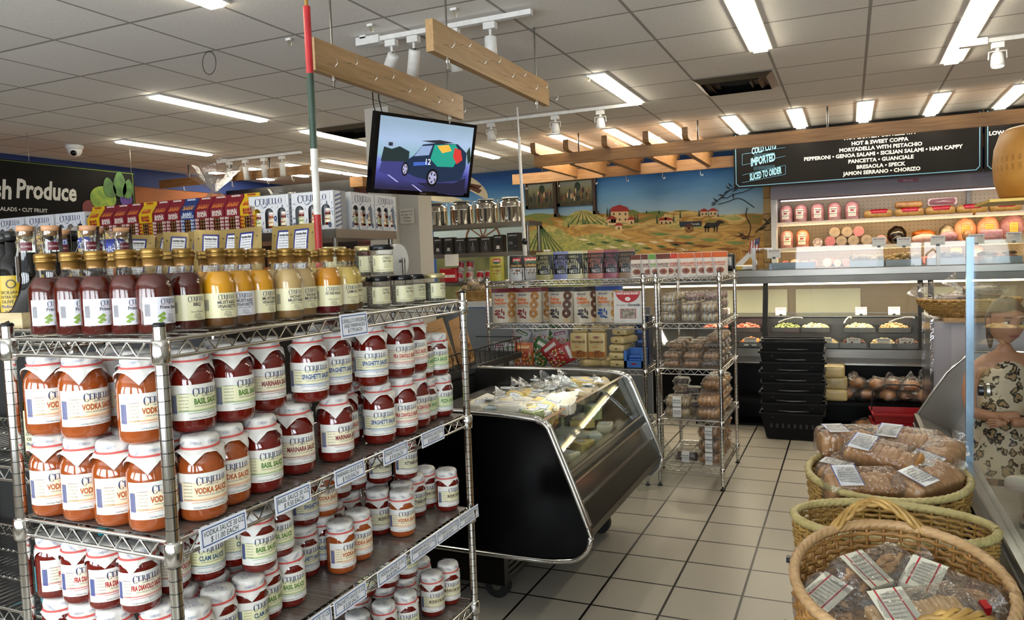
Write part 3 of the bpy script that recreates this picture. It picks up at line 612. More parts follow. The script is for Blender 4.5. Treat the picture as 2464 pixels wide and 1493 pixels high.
# =================================================================== WIRE RACKS
def rack(name, lab, x0, x1, y0, y1, shelves, ztop, feet=True, mats=(), truss=.034):
    t = bpy.data.objects.new(name, None); COL.objects.link(t); t.location = (x0, y0, 0); tag(t, lab, 'shelving')
    w, d = x1-x0, y1-y0; R_ = .0125
    for px_, py_ in ((0, 0), (w, 0), (0, d), (w, d)):
        b = B(); b.cyl((px_, py_, .03), (px_, py_, ztop), R_, chrome, 14)
        z = .06
        while z < ztop-.02: b.lathe([(R_+.0001, z), (R_+.0005, z+.001), (R_+.0001, z+.002)], darkmetal, 12, (px_, py_, 0), cap=False); z += .0254
        p_ = b.ob('post', t)
        B().lathe([(R_+.001, ztop), (R_+.001, ztop+.004), (R_-.003, ztop+.008)], blackpl, 12, (px_, py_, 0)).ob('post_cap', t)
        b = B(); b.lathe([(.006, .03), (.006, .012), (.016, .010), (.016, 0)], blackpl, 12, (px_, py_, 0)); b.ob('foot', t)
    for zs in shelves:
        b = B(); wr = .0032
        for px_, py_ in ((0, 0), (w, 0), (0, d), (w, d)): b.lathe([(R_+.003, zs-.046), (R_+.006, zs-.04), (R_+.006, zs-.002), (R_+.003, zs+.003)], chrome, 14, (px_, py_, 0))
        for z in (zs, zs-truss):
            for p, q in (((0, 0), (w, 0)), ((w, 0), (w, d)), ((w, d), (0, d)), ((0, d), (0, 0))): b.cyl((*p, z), (*q, z), wr*1.3, chrome, 8)
        for p, q in (((0, 0), (w, 0)), ((w, 0), (w, d)), ((w, d), (0, d)), ((0, d), (0, 0))):
            L_ = hypot(q[0]-p[0], q[1]-p[1]); n = max(4, int((L_-.08)/.024)); pts = []
            for i in range(n+1):
                u = (.04+(L_-.08)*i/n)/L_; pts.append((p[0]+(q[0]-p[0])*u, p[1]+(q[1]-p[1])*u, zs-.003 if i % 2 else zs-truss+.003))
            b.tube(pts, wr*.8, chrome, 5)
        long_y = d > w; n = int((d if long_y else w)/.026)
        for i in range(1, n):
            u = i/n
            if long_y: b.cyl((0, d*u, zs), (w, d*u, zs), wr*.55, chrome, 4, cap=False)
            else: b.cyl((w*u, 0, zs), (w*u, d, zs), wr*.55, chrome, 4, cap=False)
        for u in (.33, .66):
            if long_y: b.cyl((w*u, 0, zs-.006), (w*u, d, zs-.006), wr, chrome, 5, cap=False)
            else: b.cyl((0, d*u, zs-.006), (w, d*u, zs-.006), wr, chrome, 5, cap=False)
        b.ob('wire_shelf', t)
        if zs in mats:
            B().box(.012, w-.012, .012, d-.012, zs+.003, zs+.005, liner).ob('shelf_liner', t)
    return t
liner = mat('shelf_liner', '#5a504a', .22, var=.2, col2='#7c716a', scale=4, stretch=(1, 40, 1), spec=.6)
RX0, RX1, RY0, RY1 = -1.67, -1.215, 1.055, 2.31
Z1, Z2, Z3, Z4 = 1.422, 1.024, .694, .364
rack('wire_rack', 'tall chrome wire rack of sauce jars in the foreground', RX0, RX1, RY0, RY1, (Z1, Z2, Z3, Z4, .08), 1.45, mats=(Z2, Z3, Z4))
# ------------------------------------------------------------------ jars
KIND = {'v': ('VODKA SAUCE', '#b2541a', '#f0e2c0', '#e08a2c', 'vodka sauce'), 'b': ('BASIL SAUCE', '#4d7a2c', '#e4e2b8', '#6a9a34', 'basil sauce'),
        'm': ('MARINARA SAUCE', '#7e1f2c', '#ece2c0', '#9a2436', 'marinara sauce'), 's': ('SPAGHETTI SAUCE', '#1c4a8e', '#e6e2bc', '#2a66b0', 'spaghetti sauce'),
        'f': ('FRA DIAVOLO SAUCE', '#b01c26', '#f0e6cc', '#cc2834', 'fra diavolo sauce'), 'p': ('PIZZA SAUCE', '#2e8040', '#dfe6b4', '#4aa458', 'pizza sauce'),
        'c': ('CLAM SAUCE', '#3a5c78', '#e6e4b4', '#56788e', 'clam sauce'), 'u': ('PUTTANESCA SAUCE', '#2c2434', '#e6e0bc', '#4a3a54', 'puttanesca sauce'),
        'h': ('MUSHROOM SAUCE', '#5c4630', '#e8e2bc', '#a08a5a', 'mushroom sauce')}
sauce_r = mat('tomato_sauce', '#64140c', .07, var=.12, scale=60, spec=.6, coat=.6)
sauce_o = mat('vodka_sauce', '#96481c', .08, var=.1, scale=60, spec=.6, coat=.6)
paperw = mat('waxed_paper', '#dcd9d2', .45, var=.03, scale=20)
inkb = c_('#7c88a8', .5); band_m = mat('rubber_band', '#d0544e', .5); labw = mat('label_white', '#e6e4dc', .35, var=.02); navy = c_('#1f2a55', .4)
gray = c_('#5c5c60', .5); barc = c_('#3a4a8c', .5)
def jar_body(Rr, H, m):
    s_ = H/.178
    prof = [(0, .001), (Rr*.80, 0), (Rr*.95, .006), (Rr, .016), (Rr, .108*s_), (Rr*.97, .122*s_), (Rr*.86, .134*s_), (Rr*.77, .141*s_), (Rr*.75, .152*s_)] if Rr > .045 else \
           [(0, .001), (Rr*.80, 0), (Rr*.95, .005), (Rr, .014), (Rr, H*.66), (Rr*.97, H*.73), (Rr*.90, H*.78), (Rr*.86, H*.83)]
    return B().lathe(prof, m, 32, sq=.03).mesh('jar_body')
def jar_label(k, Rr, z0, z1):
    nm, ink, tint, stripe, _ = KIND[k]; ink = c_(ink, .4); stripe = c_(stripe, .4); tint = c_(tint, .4); b = B(); h = z1-z0
    sl, sr = -Rr*1.75, Rr*1.25
    def bandm(a, c, m, e, s0=sl, s1=sr, slope=0):
        f = cylf(Rr*1.008, z0, 0, e); b.grid(20, 1, lambda u, v: f(s0+(s1-s0)*u, (a+(c-a)*v+slope*(u-.5))*h), m)
    bandm(0, 1, labw, .0004); bandm(.26, .74, tint, .0006); bandm(.745, .752, stripe, .0007)
    bandm(.245, .26, stripe, .0008); bandm(.20, .212, stripe, .0008, -Rr*.9, sr, .03); bandm(.275, .285, stripe, .0008, -Rr*1.1, sr, .02)
    f = cylf(Rr*1.008, z0, 0, .0010); W2 = Rr*1.75
    b.text('', navy, f, h*.17, 0, h*.80, maxw=W2*.98, logo=True, stretch=.8)
    b.text('HOMESTYLE', gray, f, h*.045, 0, h*.665, maxw=W2*.35)
    b.text(nm, ink, f, h*.155, 0, h*.52, maxw=W2*.95, bold=.035, stretch=.62)
    b.text('PASTA SAUCE with FINEST HERBS', gray, f, h*.04, 0, h*.385, maxw=W2*.7)
    b.text('NET WT. 15 OZ (425g)' if Rr < .045 else 'NET WT. 30 OZ (850 g)', gray, f, h*.04, W2*.15, h*.16, maxw=W2*.35)
    b.text('Small Batch Pasta Sauces - From Our Family to Yours', gray, f, h*.05, 0, h*.06, maxw=W2*.95)
    for i in range(13):   # barcode
        s_ = -Rr*1.66+i*.0011*(Rr/.048); wv = .0004+(i*7 % 3)*.0003; q = [f(s_, h*.2), f(s_+wv, h*.2), f(s_+wv, h*.72), f(s_, h*.72)]; b.add(q, [(0, 1, 2, 3)], barc)
    for i, ln in enumerate(('ceriellofinefoods.com', '541 WILLIS AVE', 'WILLISTON PARK, NY 11596', '516-747-0277', 'ALL NATURAL', 'REFRIGERATE AFTER OPENING')):
        b.text(ln, gray, f, h*.035, -Rr*1.27, h*(.76-.095*i), align='l', maxw=Rr*.42)
    return b.mesh('label')
def paper_cap(Rc, H, zb, Rr, seed):
    """square of waxed paper folded over the lid; the four corners hang as points"""
    rr = random.Random(seed); b = B(); n = 48; ph = rr.random()*2; lobes = [rr.uniform(.7, 1.3) for _ in range(4)]
    def rad(a, v): return 1+.03*sin(7*a+ph)*v+.02*sin(13*a+ph*3)*v+.012*sin(23*a)*v
    def crn(a):
        q = (a % (pi/2))/(pi/2); return max(0, 1-abs(q-.5)*2.6)**1.3*lobes[int((a % (2*pi))/(pi/2)) % 4]
    prof = [(0, 0, H), (.5, .02, H+.0005), (.93, .3, H-.0015), (1.0, .6, H-.005), (1.03, 1, H-.012), (1.0, .6, zb+.003), (.985, .2, zb), (1.0, .5, zb-.003)]
    rows = []
    for k_, (r, v, z) in enumerate(prof): rows.append([(r*Rc*rad(2*pi*i/n, v)*cos(2*pi*i/n), r*Rc*rad(2*pi*i/n, v)*sin(2*pi*i/n), z+(0 if k_ > 4 else .001*sin(5*2*pi*i/n+ph)*v)) for i in range(n)])
    for st in (.33, .66, 1.0):
        row = []
        for i in range(n):
            a = 2*pi*i/n; ln = (.006+.030*crn(a))*(Rc/.037)*st; out = (Rr*1.05-Rc)*min(1, st*1.3)*(1-.25*crn(a)*st)+.0045*sin(9*a+ph)*st+.002
            z = zb-.003-ln*.85; r = max(Rc+out, 0)
            lim = Rr*1.03 if z < zb-.02 else Rr*.9; r = max(min(r, Rr*1.06), lim if z < zb-.014 else 0); row.append((r*cos(a), r*sin(a), z))
        rows.append(row)
    vs = [p for r in rows for p in r]; fs = []
    for k_ in range(len(rows)-1):
        for i in range(n): j = (i+1) % n; fs.append((k_*n+i, (k_+1)*n+i, (k_+1)*n+j, k_*n+j))
    b.add(vs, fs, paperw, True)
    # printed stamps
    for i in range(7):
        a = 2*pi*i/7+ph; f = cylf(Rc*1.045, H-.012-.004*(i % 2), a, .0006); t_ = rr.uniform(-.9, .9)
        b.text('', inkb, lambda x, y, f=f, t_=t_: f(x*cos(t_)-y*sin(t_), x*sin(t_)+y*cos(t_)), .005, logo=True, maxw=.022)
    for i in range(5):
        a = 2*pi*i/5+ph; t_ = rr.uniform(-3, 3); cx, cy = (.62 if i else 0)*Rc*cos(a), (.62 if i else 0)*Rc*sin(a)
        b.text('', inkb, lambda x, y, cx=cx, cy=cy, t_=t_: Vector((cx+x*cos(t_)-y*sin(t_), cy+x*sin(t_)+y*cos(t_), H+.0016)), .005, logo=True, maxw=.02)
        for q in range(16):
            a0, a1 = 2*pi*q/16, 2*pi*(q+1)/16; P = [(cx+rr_*cos(aa)*1.3, cy+rr_*sin(aa)*.75, H+.0016) for rr_, aa in ((.0105, a0), (.0105, a1), (.0095, a1), (.0095, a0))]; b.add(P, [(0, 1, 2, 3)], inkb)
    return b.mesh('paper_cap')
def band_mesh(Rc, zb):
    return B().tube([(Rc*1.03*cos(2*pi*i/28), Rc*1.03*sin(2*pi*i/28), zb+.0012*sin(2*pi*i/28)) for i in range(28)], .0022, band_m, 6, True).mesh('rubber_band')
BODY = {('L', o): jar_body(.048, .178, m_) for o, m_ in ((0, sauce_r), (1, sauce_o))}; BODY.update({('S', o): jar_body(.040, .142, m_) for o, m_ in ((0, sauce_r), (1, sauce_o))})
CAPS = {'L': [paper_cap(.0375, .178, .155, .048, i) for i in range(4)], 'S': [paper_cap(.0355, .142, .117, .040, 10+i) for i in range(4)]}
BAND = {'L': band_mesh(.0375, .155), 'S': band_mesh(.0355, .117)}
LAB = {}
def jar(x, y, z, size, k, where, rj):
    if (size, k) not in LAB: LAB[(size, k)] = jar_label(k, .048 if size == 'L' else .040, .028 if size == 'L' else .020, .104 if size == 'L' else .090)
    az = atan2(-y, -x)+radians(rj.uniform(14, 52)); az = az % (2*pi)
    nm = KIND[k][4]; lab = ('orange ' if k == 'v' else 'red ')+nm+' jar'+(', small' if size == 'S' and where[:3] == 'mid' else '')+' on the '+where
    t = thing('sauce_jar', lab, 'jar', [('jar_body', BODY[(size, 1 if k == 'v' else 0)]), ('label', LAB[(size, k)]), ('paper_cap', rj.choice(CAPS[size])), ('rubber_band', BAND[size])], (x, y, z+.0008), az, nm+' jars on the '+where.split(' of ')[-1])
    return t
JARS = [
('upper jar shelf, lower tier', [(-1.621,1.104,'L','v'),(-1.521,1.104,'L','v'),(-1.421,1.104,'L','v'),(-1.321,1.104,'L','v'),(-1.268,1.186,'L','v'),(-1.292,1.282,'L','v'),(-1.284,1.382,'L','b'),(-1.415,1.526,'L','m'),(-1.308,1.533,'L','m'),(-1.284,1.669,'L','m'),(-1.41,1.90,'L','s'),(-1.28,1.874,'L','s'),(-1.27,1.983,'L','f'),(-1.289,2.093,'L','f'),(-1.306,2.185,'S','p'),(-1.291,2.268,'S','p'),(-1.386,1.215,'L','v'),(-1.384,1.32,'L','b'),(-1.497,1.205,'L','v'),(-1.390,1.628,'L','m'),(-1.354,1.792,'L','f'),(-1.370,2.04,'L','f'),(-1.61,1.22,'L','v')], 1.03),
('upper jar shelf, top tier', [(-1.621,1.104,'L','v'),(-1.508,1.104,'L','v'),(-1.335,1.106,'L','v'),(-1.455,1.302,'L','v'),(-1.315,1.215,'L','b'),(-1.305,1.325,'L','b'),(-1.40,1.39,'L','m'),(-1.325,1.455,'L','m'),(-1.285,1.575,'L','s'),(-1.295,1.69,'L','s'),(-1.269,1.831,'L','s'),(-1.276,1.99,'L','f'),(-1.29,2.093,'L','f'),(-1.314,2.185,'S','p'),(-1.300,2.266,'S','p'),(-1.428,1.185,'L','f'),(-1.54,1.21,'L','v'),(-1.37,1.90,'L','f'),(-1.4,1.78,'L','s')], 1.209),
('middle shelf, lower tier', [(-1.313,1.488,'S','b'),(-1.319,1.404,'S','b'),(-1.395,1.647,'S','s'),(-1.40,1.735,'S','s'),(-1.313,1.705,'S','v'),(-1.322,1.800,'S','v'),(-1.382,1.993,'S','h'),(-1.302,2.007,'S','v'),(-1.36,2.175,'S','u'),(-1.37,2.268,'S','h'),(-1.452,2.268,'S','m'),(-1.283,2.268,'S','h'),(-1.29,1.325,'S','c'),(-1.307,1.245,'S','c'),(-1.295,1.164,'S','c'),(-1.625,1.1,'S','f'),(-1.54,1.1,'S','f'),(-1.455,1.1,'S','f'),(-1.377,1.145,'S','f'),(-1.40,1.228,'S','c'),(-1.385,1.310,'S','c'),(-1.403,1.393,'S','b'),(-1.4,1.53,'S','b'),(-1.475,1.61,'S','s'),(-1.482,1.715,'S','m'),(-1.455,1.85,'S','m'),(-1.462,1.95,'S','m'),(-1.44,2.075,'S','u'),(-1.35,2.085,'S','u')], .70),
('middle shelf, top tier', [(-1.63,1.098,'S','f'),(-1.55,1.10,'S','f'),(-1.468,1.10,'S','f'),(-1.386,1.112,'S','f'),(-1.40,1.205,'S','f'),(-1.375,1.285,'S','c'),(-1.375,1.37,'S','c'),(-1.292,1.365,'S','b'),(-1.310,1.45,'S','b'),(-1.394,1.655,'S','s'),(-1.392,1.737,'S','v'),(-1.455,1.89,'S','m'),(-1.46,1.98,'S','m'),(-1.42,2.066,'S','u'),(-1.362,2.135,'S','u'),(-1.49,1.185,'S','f'),(-1.39,1.475,'S','b'),(-1.46,1.57,'S','s')], .843),
('bottom shelf, lower tier', [(-1.299,2.167,'S','h'),(-1.289,2.262,'S','h'),(-1.302,2.005,'S','b'),(-1.327,1.918,'S','p'),(-1.363,1.831,'S','m'),(-1.403,2.262,'S','f'),(-1.445,1.95,'S','c'),(-1.40,2.03,'S','c'),(-1.372,2.112,'S','c'),(-1.29,1.75,'S','m'),(-1.3,1.66,'S','b'),(-1.30,1.57,'S','b')], .37),
('bottom shelf, top tier', [(-1.416,1.945,'S','c'),(-1.386,2.03,'S','c'),(-1.365,2.112,'S','c')], .513)]
rj = random.Random(3)
for where, L_, z in JARS:
    for x, y, size, k in L_:
        zz = z
        if where.startswith('upper') and 'top' in where and size == 'S': zz = 1.173
        jar(x, y, zz, size, k, where, rj)
# ------------------------------------------------------------------ dressing bottles on the top shelf
gold = mat('gold_cap', '#8a6a32', .32, .7, var=.1, scale=10); neckf = mat('shrink_band', '#8a6430', .3, .3, var=.15)
def bottle_parts(liq, lo, labc, nm, sub, green=False):
    R_ = .0365; H = .168
    b = B(); b.lathe([(0, .001), (R_*.9, 0), (R_, .005), (R_, .088), (R_*.97, .098), (R_*.87, .108), (R_*.70, .117), (R_*.55, .1225), (.0178, .129), (.0175, .156)], glassb, 24); g1 = b.mesh('glass')
    k = .94; top = .128
    b = B(); prof = [(0, .004), (R_*k*.93, .004), (R_*k, .008), (R_*k, .03)]; b.lathe(prof, lo, 24, cap=False)
    b.lathe([(R_*k, .03), (R_*k, .088), (R_*k*.97, .097), (R_*k*.86, .107), (R_*k*.69, .1155), (.021, .119), (0, .119)], liq, 24, cap=False); l1 = b.mesh('liquid')
    b = B(); b.lathe([(.0195, .148), (.0215, .150), (.0215, .155), (.0205, .156), (.0215, .157), (.0215, .165), (.020, .168), (0, .168)], gold, 24)
    b.lathe([(.0182, .134), (.0182, .149), (.0195, .149)], neckf, 20, cap=False); c1 = b.mesh('cap')
    b = B(); lm = c_(labc, .35); h = .052; f0 = cylf(R_, .022, 0, .0004); b.grid(16, 1, lambda u, v: f0((u-.5)*R_*2.6, v*h), lm)
    f = cylf(R_, .022, 0, .0008); b.text('', navy, f, .0085, .006, h*.84, logo=True, maxw=.038); W2 = .042
    b.grid(8, 1, lambda u, v: f((u-.3)*.045, h*.71+v*.0004), c_('#a03030', .4))
    for i, ln in enumerate(nm): b.text(ln, c_('#2a2a3a', .4), f, .0065, .006, h*(.62-.16*i), maxw=W2, bold=.02)
    b.text(sub, gray, f, .0035, .006, h*.34, maxw=W2*.7)
    for i, ln in enumerate(('Use On', 'Grilled Meats', 'And Marinades')): b.text(ln, gray, f, .003, .006, h*(.25-.07*i), maxw=W2*.4)
    b.text('NET WT. 12 FL. OZ.', gray, f, .003, .012, h*.05, maxw=W2*.4)
    for i in range(9): s_ = -R_*1.2+i*.0012; b.add([f(s_, h*.3), f(s_+.0006, h*.3), f(s_+.0006, h*.75), f(s_, h*.75)], [(0, 1, 2, 3)], gray)
    if green:
        for i in range(4): x, y = -.021+.006*(i % 2), h*(.12+.08*i); b.add([f(x, y), f(x+.007, y-.003), f(x+.011, y), f(x+.006, y+.005)], [(0, 1, 2, 3)], c_('#7d9a3a', .5))
    return [('glass_bottle', g1), ('liquid', l1), ('cap', c1), ('label', b.mesh('label'))]
steak = mat('steak_sauce', '#4c140c', .12, spec=.5); bbq = mat('bbq_sauce', '#4a120e', .12); musv = mat('mustard_vinaigrette', '#dc9a1c', .15); musv2 = mat('mustard_settled', '#6a4420', .3)
honey = mat('honey_mustard', '#c8a870', .3); honey2 = mat('honey_settled', '#8e6c42', .3); wine = mat('wine_vinaigrette', '#d08a24', .12); wine2 = mat('wine_red', '#5c0e14', .15); lem = mat('lemon_dressing', '#dfc068', .2); lem2 = mat('lemon_settled', '#6a4a20', .3)
PB = {'steak': (bottle_parts(steak, steak, '#d4d3d8', ['Prime Steak'], 'Sauce', True), 'prime steak sauce'), 'bbq': (bottle_parts(bbq, bbq, '#dcd7ae', ['BBQ'], 'Sauce & Marinade'), 'BBQ sauce'),
      'mus': (bottle_parts(musv, musv2, '#dfd8ae', ['MUSTARD', 'VINAIGRETTE'], 'Salad Dressing & Marinade'), 'mustard vinaigrette'), 'musw': (bottle_parts(musv, musv2, '#dcdbdc', ['MUSTARD', 'VINAIGRETTE'], 'Salad Dressing & Marinade'), 'white-label mustard vinaigrette'),
      'hon': (bottle_parts(honey, honey2, '#dfd8ae', ['HONEY', 'MUSTARD'], 'Sandwich Dressing'), 'honey mustard dressing'), 'vin': (bottle_parts(wine, wine2, '#dfd8ae', ['RED WINE VINEGAR'], 'Salad & Sandwich'), 'red wine vinegar dressing'),
      'red': (bottle_parts(mat('red_dress', '#8a3412', .12), wine2, '#dfd8ae', ['WINE VINEGAR'], 'Sandwich Dressing'), 'dark red wine vinegar dressing'),
      'lem': (bottle_parts(lem, lem2, '#dfd8ae', ['LEMON'], 'Salad Dressing'), 'lemon dressing')}
BOT = [(-1.63,1.20,'steak'),(-1.600,1.103,'steak'),(-1.515,1.100,'steak'),(-1.440,1.103,'steak'),(-1.373,1.120,'steak'),(-1.315,1.135,'steak'),(-1.318,1.218,'bbq'),(-1.295,1.290,'mus'),(-1.308,1.362,'musw'),(-1.312,1.436,'mus'),(-1.294,1.520,'hon'),(-1.315,1.600,'hon'),(-1.345,1.690,'red'),(-1.292,1.678,'vin'),(-1.302,1.768,'lem'),(-1.345,1.850,'lem'),
       (-1.53,1.22,'steak'),(-1.45,1.21,'steak'),(-1.40,1.30,'bbq'),(-1.385,1.40,'mus'),(-1.40,1.50,'mus'),(-1.40,1.60,'hon'),(-1.43,1.70,'vin'),(-1.42,1.80,'lem'),(-1.48,1.33,'steak'),(-1.47,1.43,'mus'),(-1.47,1.55,'hon')]
for i, (x, y, k) in enumerate(BOT):
    if i in (12,): x, y = -1.368, 1.668
    parts, nm = PB[k]; az = atan2(-y, -x)+radians(rj.uniform(8, 40))
    thing('dressing_bottle', 'gold-capped '+nm+' bottle on the top shelf, '+('front row' if i < 16 else 'back row'), 'bottle', parts, (x, y, 1.4265), az, nm+' bottles on the top shelf', sc=(1.02, 1.02, 1.06))
# salt rub jars
def salt_parts(lidm, saltm):
    R_ = .036
    b = B(); b.lathe([(0, .001), (R_*.92, 0), (R_, .004), (R_, .075), (R_*.95, .08)], glassb, 20); g = b.mesh('g')
    b = B(); b.lathe([(0, .003), (R_*.93, .003), (R_*.94, .01), (R_*.94, .064), (0, .066)], saltm, 20); l = b.mesh('s')
    b = B(); b.lathe([(R_*1.02, .079), (R_*1.04, .081), (R_*1.04, .092), (R_*.98, .0945), (R_*.9, .094), (0, .094)], lidm, 24); c = b.mesh('l')
    b = B(); f = cylf(R_, .012, 0, .0005); b.grid(12, 1, lambda u, v: f((u-.5)*R_*2, v*.05), c_('#dcd7ae', .4)); f = cylf(R_, .012, 0, .001)
    b.text('', navy, f, .007, .010, .042, logo=True, maxw=.028); b.text('SALT RUB', c_('#1c2030', .4), f, .006, .010, .032, maxw=.026, bold=.02)
    for i in range(3): b.text('garlic, pepper & herb', gray, f, .0025, .010, .024-.005*i, maxw=.02)
    b.text('ceriellofinefoods.com williston park', gray, f, .003, 0, .005, maxw=.05)
    for i in range(8): s_ = -R_*.9; z = .02+i*.0026; b.add([f(s_, z), f(s_+.005, z), f(s_+.005, z+.0013), f(s_, z+.0013)], [(0, 1, 2, 3)], gray)
    return [('glass_jar', g), ('salt_mix', l), ('lid', c), ('label', b.mesh('label'))]
salt1 = mat('salt_rub', '#b8b2a4', .8, col2='#5c5246', scale=260, bump=.3); salt2 = mat('herb_salt', '#9a9a88', .8, col2='#34362c', scale=240, bump=.3)
lidk = mat('black_lid', '#101114', .18, .3); lidg = mat('gold_lid', '#b6a878', .3, .6)
SB = salt_parts(lidk, salt1); SH = salt_parts(lidk, salt2); SG = salt_parts(lidg, salt2)
for x, y, z, p, l in ((-1.317, 1.955, 1.4265, SB, 'black-lidded salt rub jar with cream label, lower row'), (-1.292, 2.052, 1.4265, SB, 'black-lidded salt rub jar with cream label, lower row'), (-1.315, 2.165, 1.4265, SH, 'black-lidded herb salt jar with tall paper seal'), (-1.285, 2.245, 1.4265, SG, 'gold-lidded herb salt jar at the rack end'),
                   (-1.315, 1.98, 1.5225, SB, 'black-lidded salt rub jar stacked on top'), (-1.40, 2.02, 1.4265, SG, 'gold-lidded salt jar, lower back row'), (-1.405, 2.03, 1.5225, SG, 'gold-lidded salt jar stacked in back row'), (-1.46, 1.94, 1.4265, SG, 'gold-lidded salt jar, lower back row'), (-1.47, 1.95, 1.5225, SG, 'gold-lidded salt jar stacked in back row')):
    az = atan2(-y, -x)+radians(rj.uniform(10, 45)); t = thing('salt_jar', l, 'jar', p, (x, y, z), az, 'salt rub jars on the top shelf', sc=1.06 if 0 else 1)
t = bpy.data.objects.new('label_roll', None); COL.objects.link(t); t.location = (-1.42, 2.2, 1.4265); tag(t, 'white paper label roll on a steel stand behind salt jars', 'paper roll')
b = B(); b.cyl((-.03, 0, .14), (.03, 0, .14), .058, mat('roll_paper', '#d8d6d0', .6, var=.02), 28); b.v = [tuple(Vector(v)) for v in b.v]; b.ob('roll', t)
b = B(); b.box(-.04, .05, -.05, .05, 0, .006, steel); b.cyl((.045, 0, 0), (.045, 0, .15), .006, steel); b.cyl((-.035, 0, .14), (.05, 0, .14), .005, steel); b.ob('stand', t)
# ------------------------------------------------------------------ price strips on the rack front
pw = mat('price_card', '#eceef4', .3, var=.02); pb = c_('#2c5490', .4); hand = c_('#2a3c34', .4)
def tagcard(y0, y1, zt, lines, lab, lean=.12, h=.048, x=RX1+.012, z0=None, inks=None):
    t = bpy.data.objects.new('price_card', None); COL.objects.link(t); t.location = (x, (y0+y1)/2, zt); t.rotation_euler = (lean*0, 0, 0); tag(t, lab, 'price tag', 'price cards clipped to the rack')
    w = y1-y0; b = B(); sl = lean
    def f(u, v, e=0): return Vector((.004+e+(-v)*sl*.4, u, v))   # hangs leaning outward at the bottom
    b.add([f(-w/2, -h), f(w/2, -h), f(w/2, 0), f(-w/2, 0), f(-w/2, -h, -.001), f(w/2, -h, -.001), f(w/2, 0, -.001), f(-w/2, 0, -.001)], [(0, 1, 2, 3), (7, 6, 5, 4), (0, 4, 5, 1), (1, 5, 6, 2), (2, 6, 7, 3), (3, 7, 4, 0)], pw); b.ob('card', t)
    b = B(); q = .0022; d = .005
    for u0, u1, v0, v1 in ((-w/2+d, w/2-d, -d-q, -d), (-w/2+d, w/2-d, -h+d, -h+d+q), (-w/2+d, -w/2+d+q, -h+d, -d), (w/2-d-q, w/2-d, -h+d, -d)): b.add([f(u0, v0, .0006), f(u1, v0, .0006), f(u1, v1, .0006), f(u0, v1, .0006)], [(0, 1, 2, 3)], pb)
    n = len(lines); b.ob('border', t); b = B()
    for i, ln in enumerate(lines):
        hh = h*.62/n*.8; b.text(ln, hand, lambda x, y: f(x, y, .0008), hh, 0, -h*.5+h*.62*((n-1)/2-i)/n, maxw=w*.86, shear=.1, stretch=.8)
    b.ob('lettering', t)
    B().box(.0045, .0055, -w/2-.004, w/2+.004, -h-.004, .006, film('tagholder%d' % (abs(int(y0*1000+zt*100))), (.95, .95, .95), .08, .05, 0)).ob('clear_holder', t) if 0 else None
tagcard(1.60, 1.72, Z1+.008, ["CERIELLO'S DRESSINGS", 'AND MARINADES', '$ 7.79 EACH'], 'price card for dressings and marinades at $7.79', h=.062)
for y0, y1, nm, pr in ((1.105, 1.235, 'VODKA SAUCE 30 OZ', '$ 11.00 EACH'), (1.325, 1.45, 'BASIL SAUCE 30 OZ', '$ 9.50 EACH'), (1.545, 1.675, 'MARINARA SAUCE 30 OZ', '$ 9.50 EACH'), (1.765, 1.895, 'SPAGHETTI SAUCE 30 OZ', '$ 9.50 EACH'), (1.975, 2.115, 'FRA DIAVOLO SAUCE 30 OZ', '$ 9.50 EACH')):
    tagcard(y0, y1, Z2+.012, [nm, pr], 'price card reading %s at %s' % (nm.lower(), pr.split(' EACH')[0].replace('$ ', '$')), h=.046)
for y0, y1, nm, pr in ((1.385, 1.505, 'BASIL SAUCE 15 OZ', '$ 5.50 EACH'), (1.515, 1.655, 'SPAGHETTI SAUCE 15 OZ', '$ 5.50 EACH'), (1.71, 1.86, 'VODKA SAUCE 15 OZ', '$ 6.00 EACH'), (1.885, 2.035, 'MARINARA SAUCE 15 OZ', '$ 5.50 EACH'), (2.04, 2.185, 'PUTTANESCA SAUCE 15 OZ', '$ 5.50 EACH'), (2.19, 2.335, 'MUSHROOM SAUCE 15 OZ', '$ 5.50 EACH')):
    tagcard(y0, y1, Z3+.012, [nm, pr], 'price card reading %s at %s' % (nm.lower(), pr.split(' EACH')[0].replace('$ ', '$')), h=.044)
# =================================================================== COOKIE RACKS
AX0, AX1 = -2.42, -1.262
rack('wire_rack', 'wide chrome wire rack of cookie bags behind the cheese case', AX0, AX1, 5.0, 5.457, (1.412, 1.102, .79, .39), 1.435)
BX0, BX1 = -1.182, -.768
rack('wire_rack', 'narrow chrome wire rack of clear bakery boxes', BX0, BX1, 5.02, 5.74, (1.412, 1.105, .80, .458, .145), 1.435)
def pouch(w, h, d, m, draw=None, crimp=.06, taper=.04, mtop=None, topfrac=.0, top2=None):
    b = B()
    def T(u, v): return d/2*(1-(2*u/w)**4*.9)*(1-(v/h)**2.2*.93)*(1+.06*sin(u*90+v*50))
    def Wd(v): return 1-taper*(v/h)
    for s_ in (-1, 1):
        def F(i, j, s_=s_): u = (i-.5)*w; v = j*h; return (u*Wd(v), s_*T(u, v), v)
        g = B(); g.grid(10, 10, F, m)
        fs = g.f if s_ < 0 else [f[::-1] for f in g.f]; b.add(g.v, fs, m, True)
    b.box(-w/2*.9, w/2*.9, -d/2*.8, d/2*.8, 0, .002, m)
    def f(u, v, e=.0012): return Vector((u*Wd(v), -T(u, v)-e, v))
    def rect(u0, u1, v0, v1, mm, e=.0008, n=8, nv=4): b.grid(n, nv, lambda i, j: f(u0+(u1-u0)*i, v0+(v1-v0)*j, e), mm if not isinstance(mm, str) else c_(mm, .4))
    if draw: draw(b, f, rect)
    return b.mesh('bag')
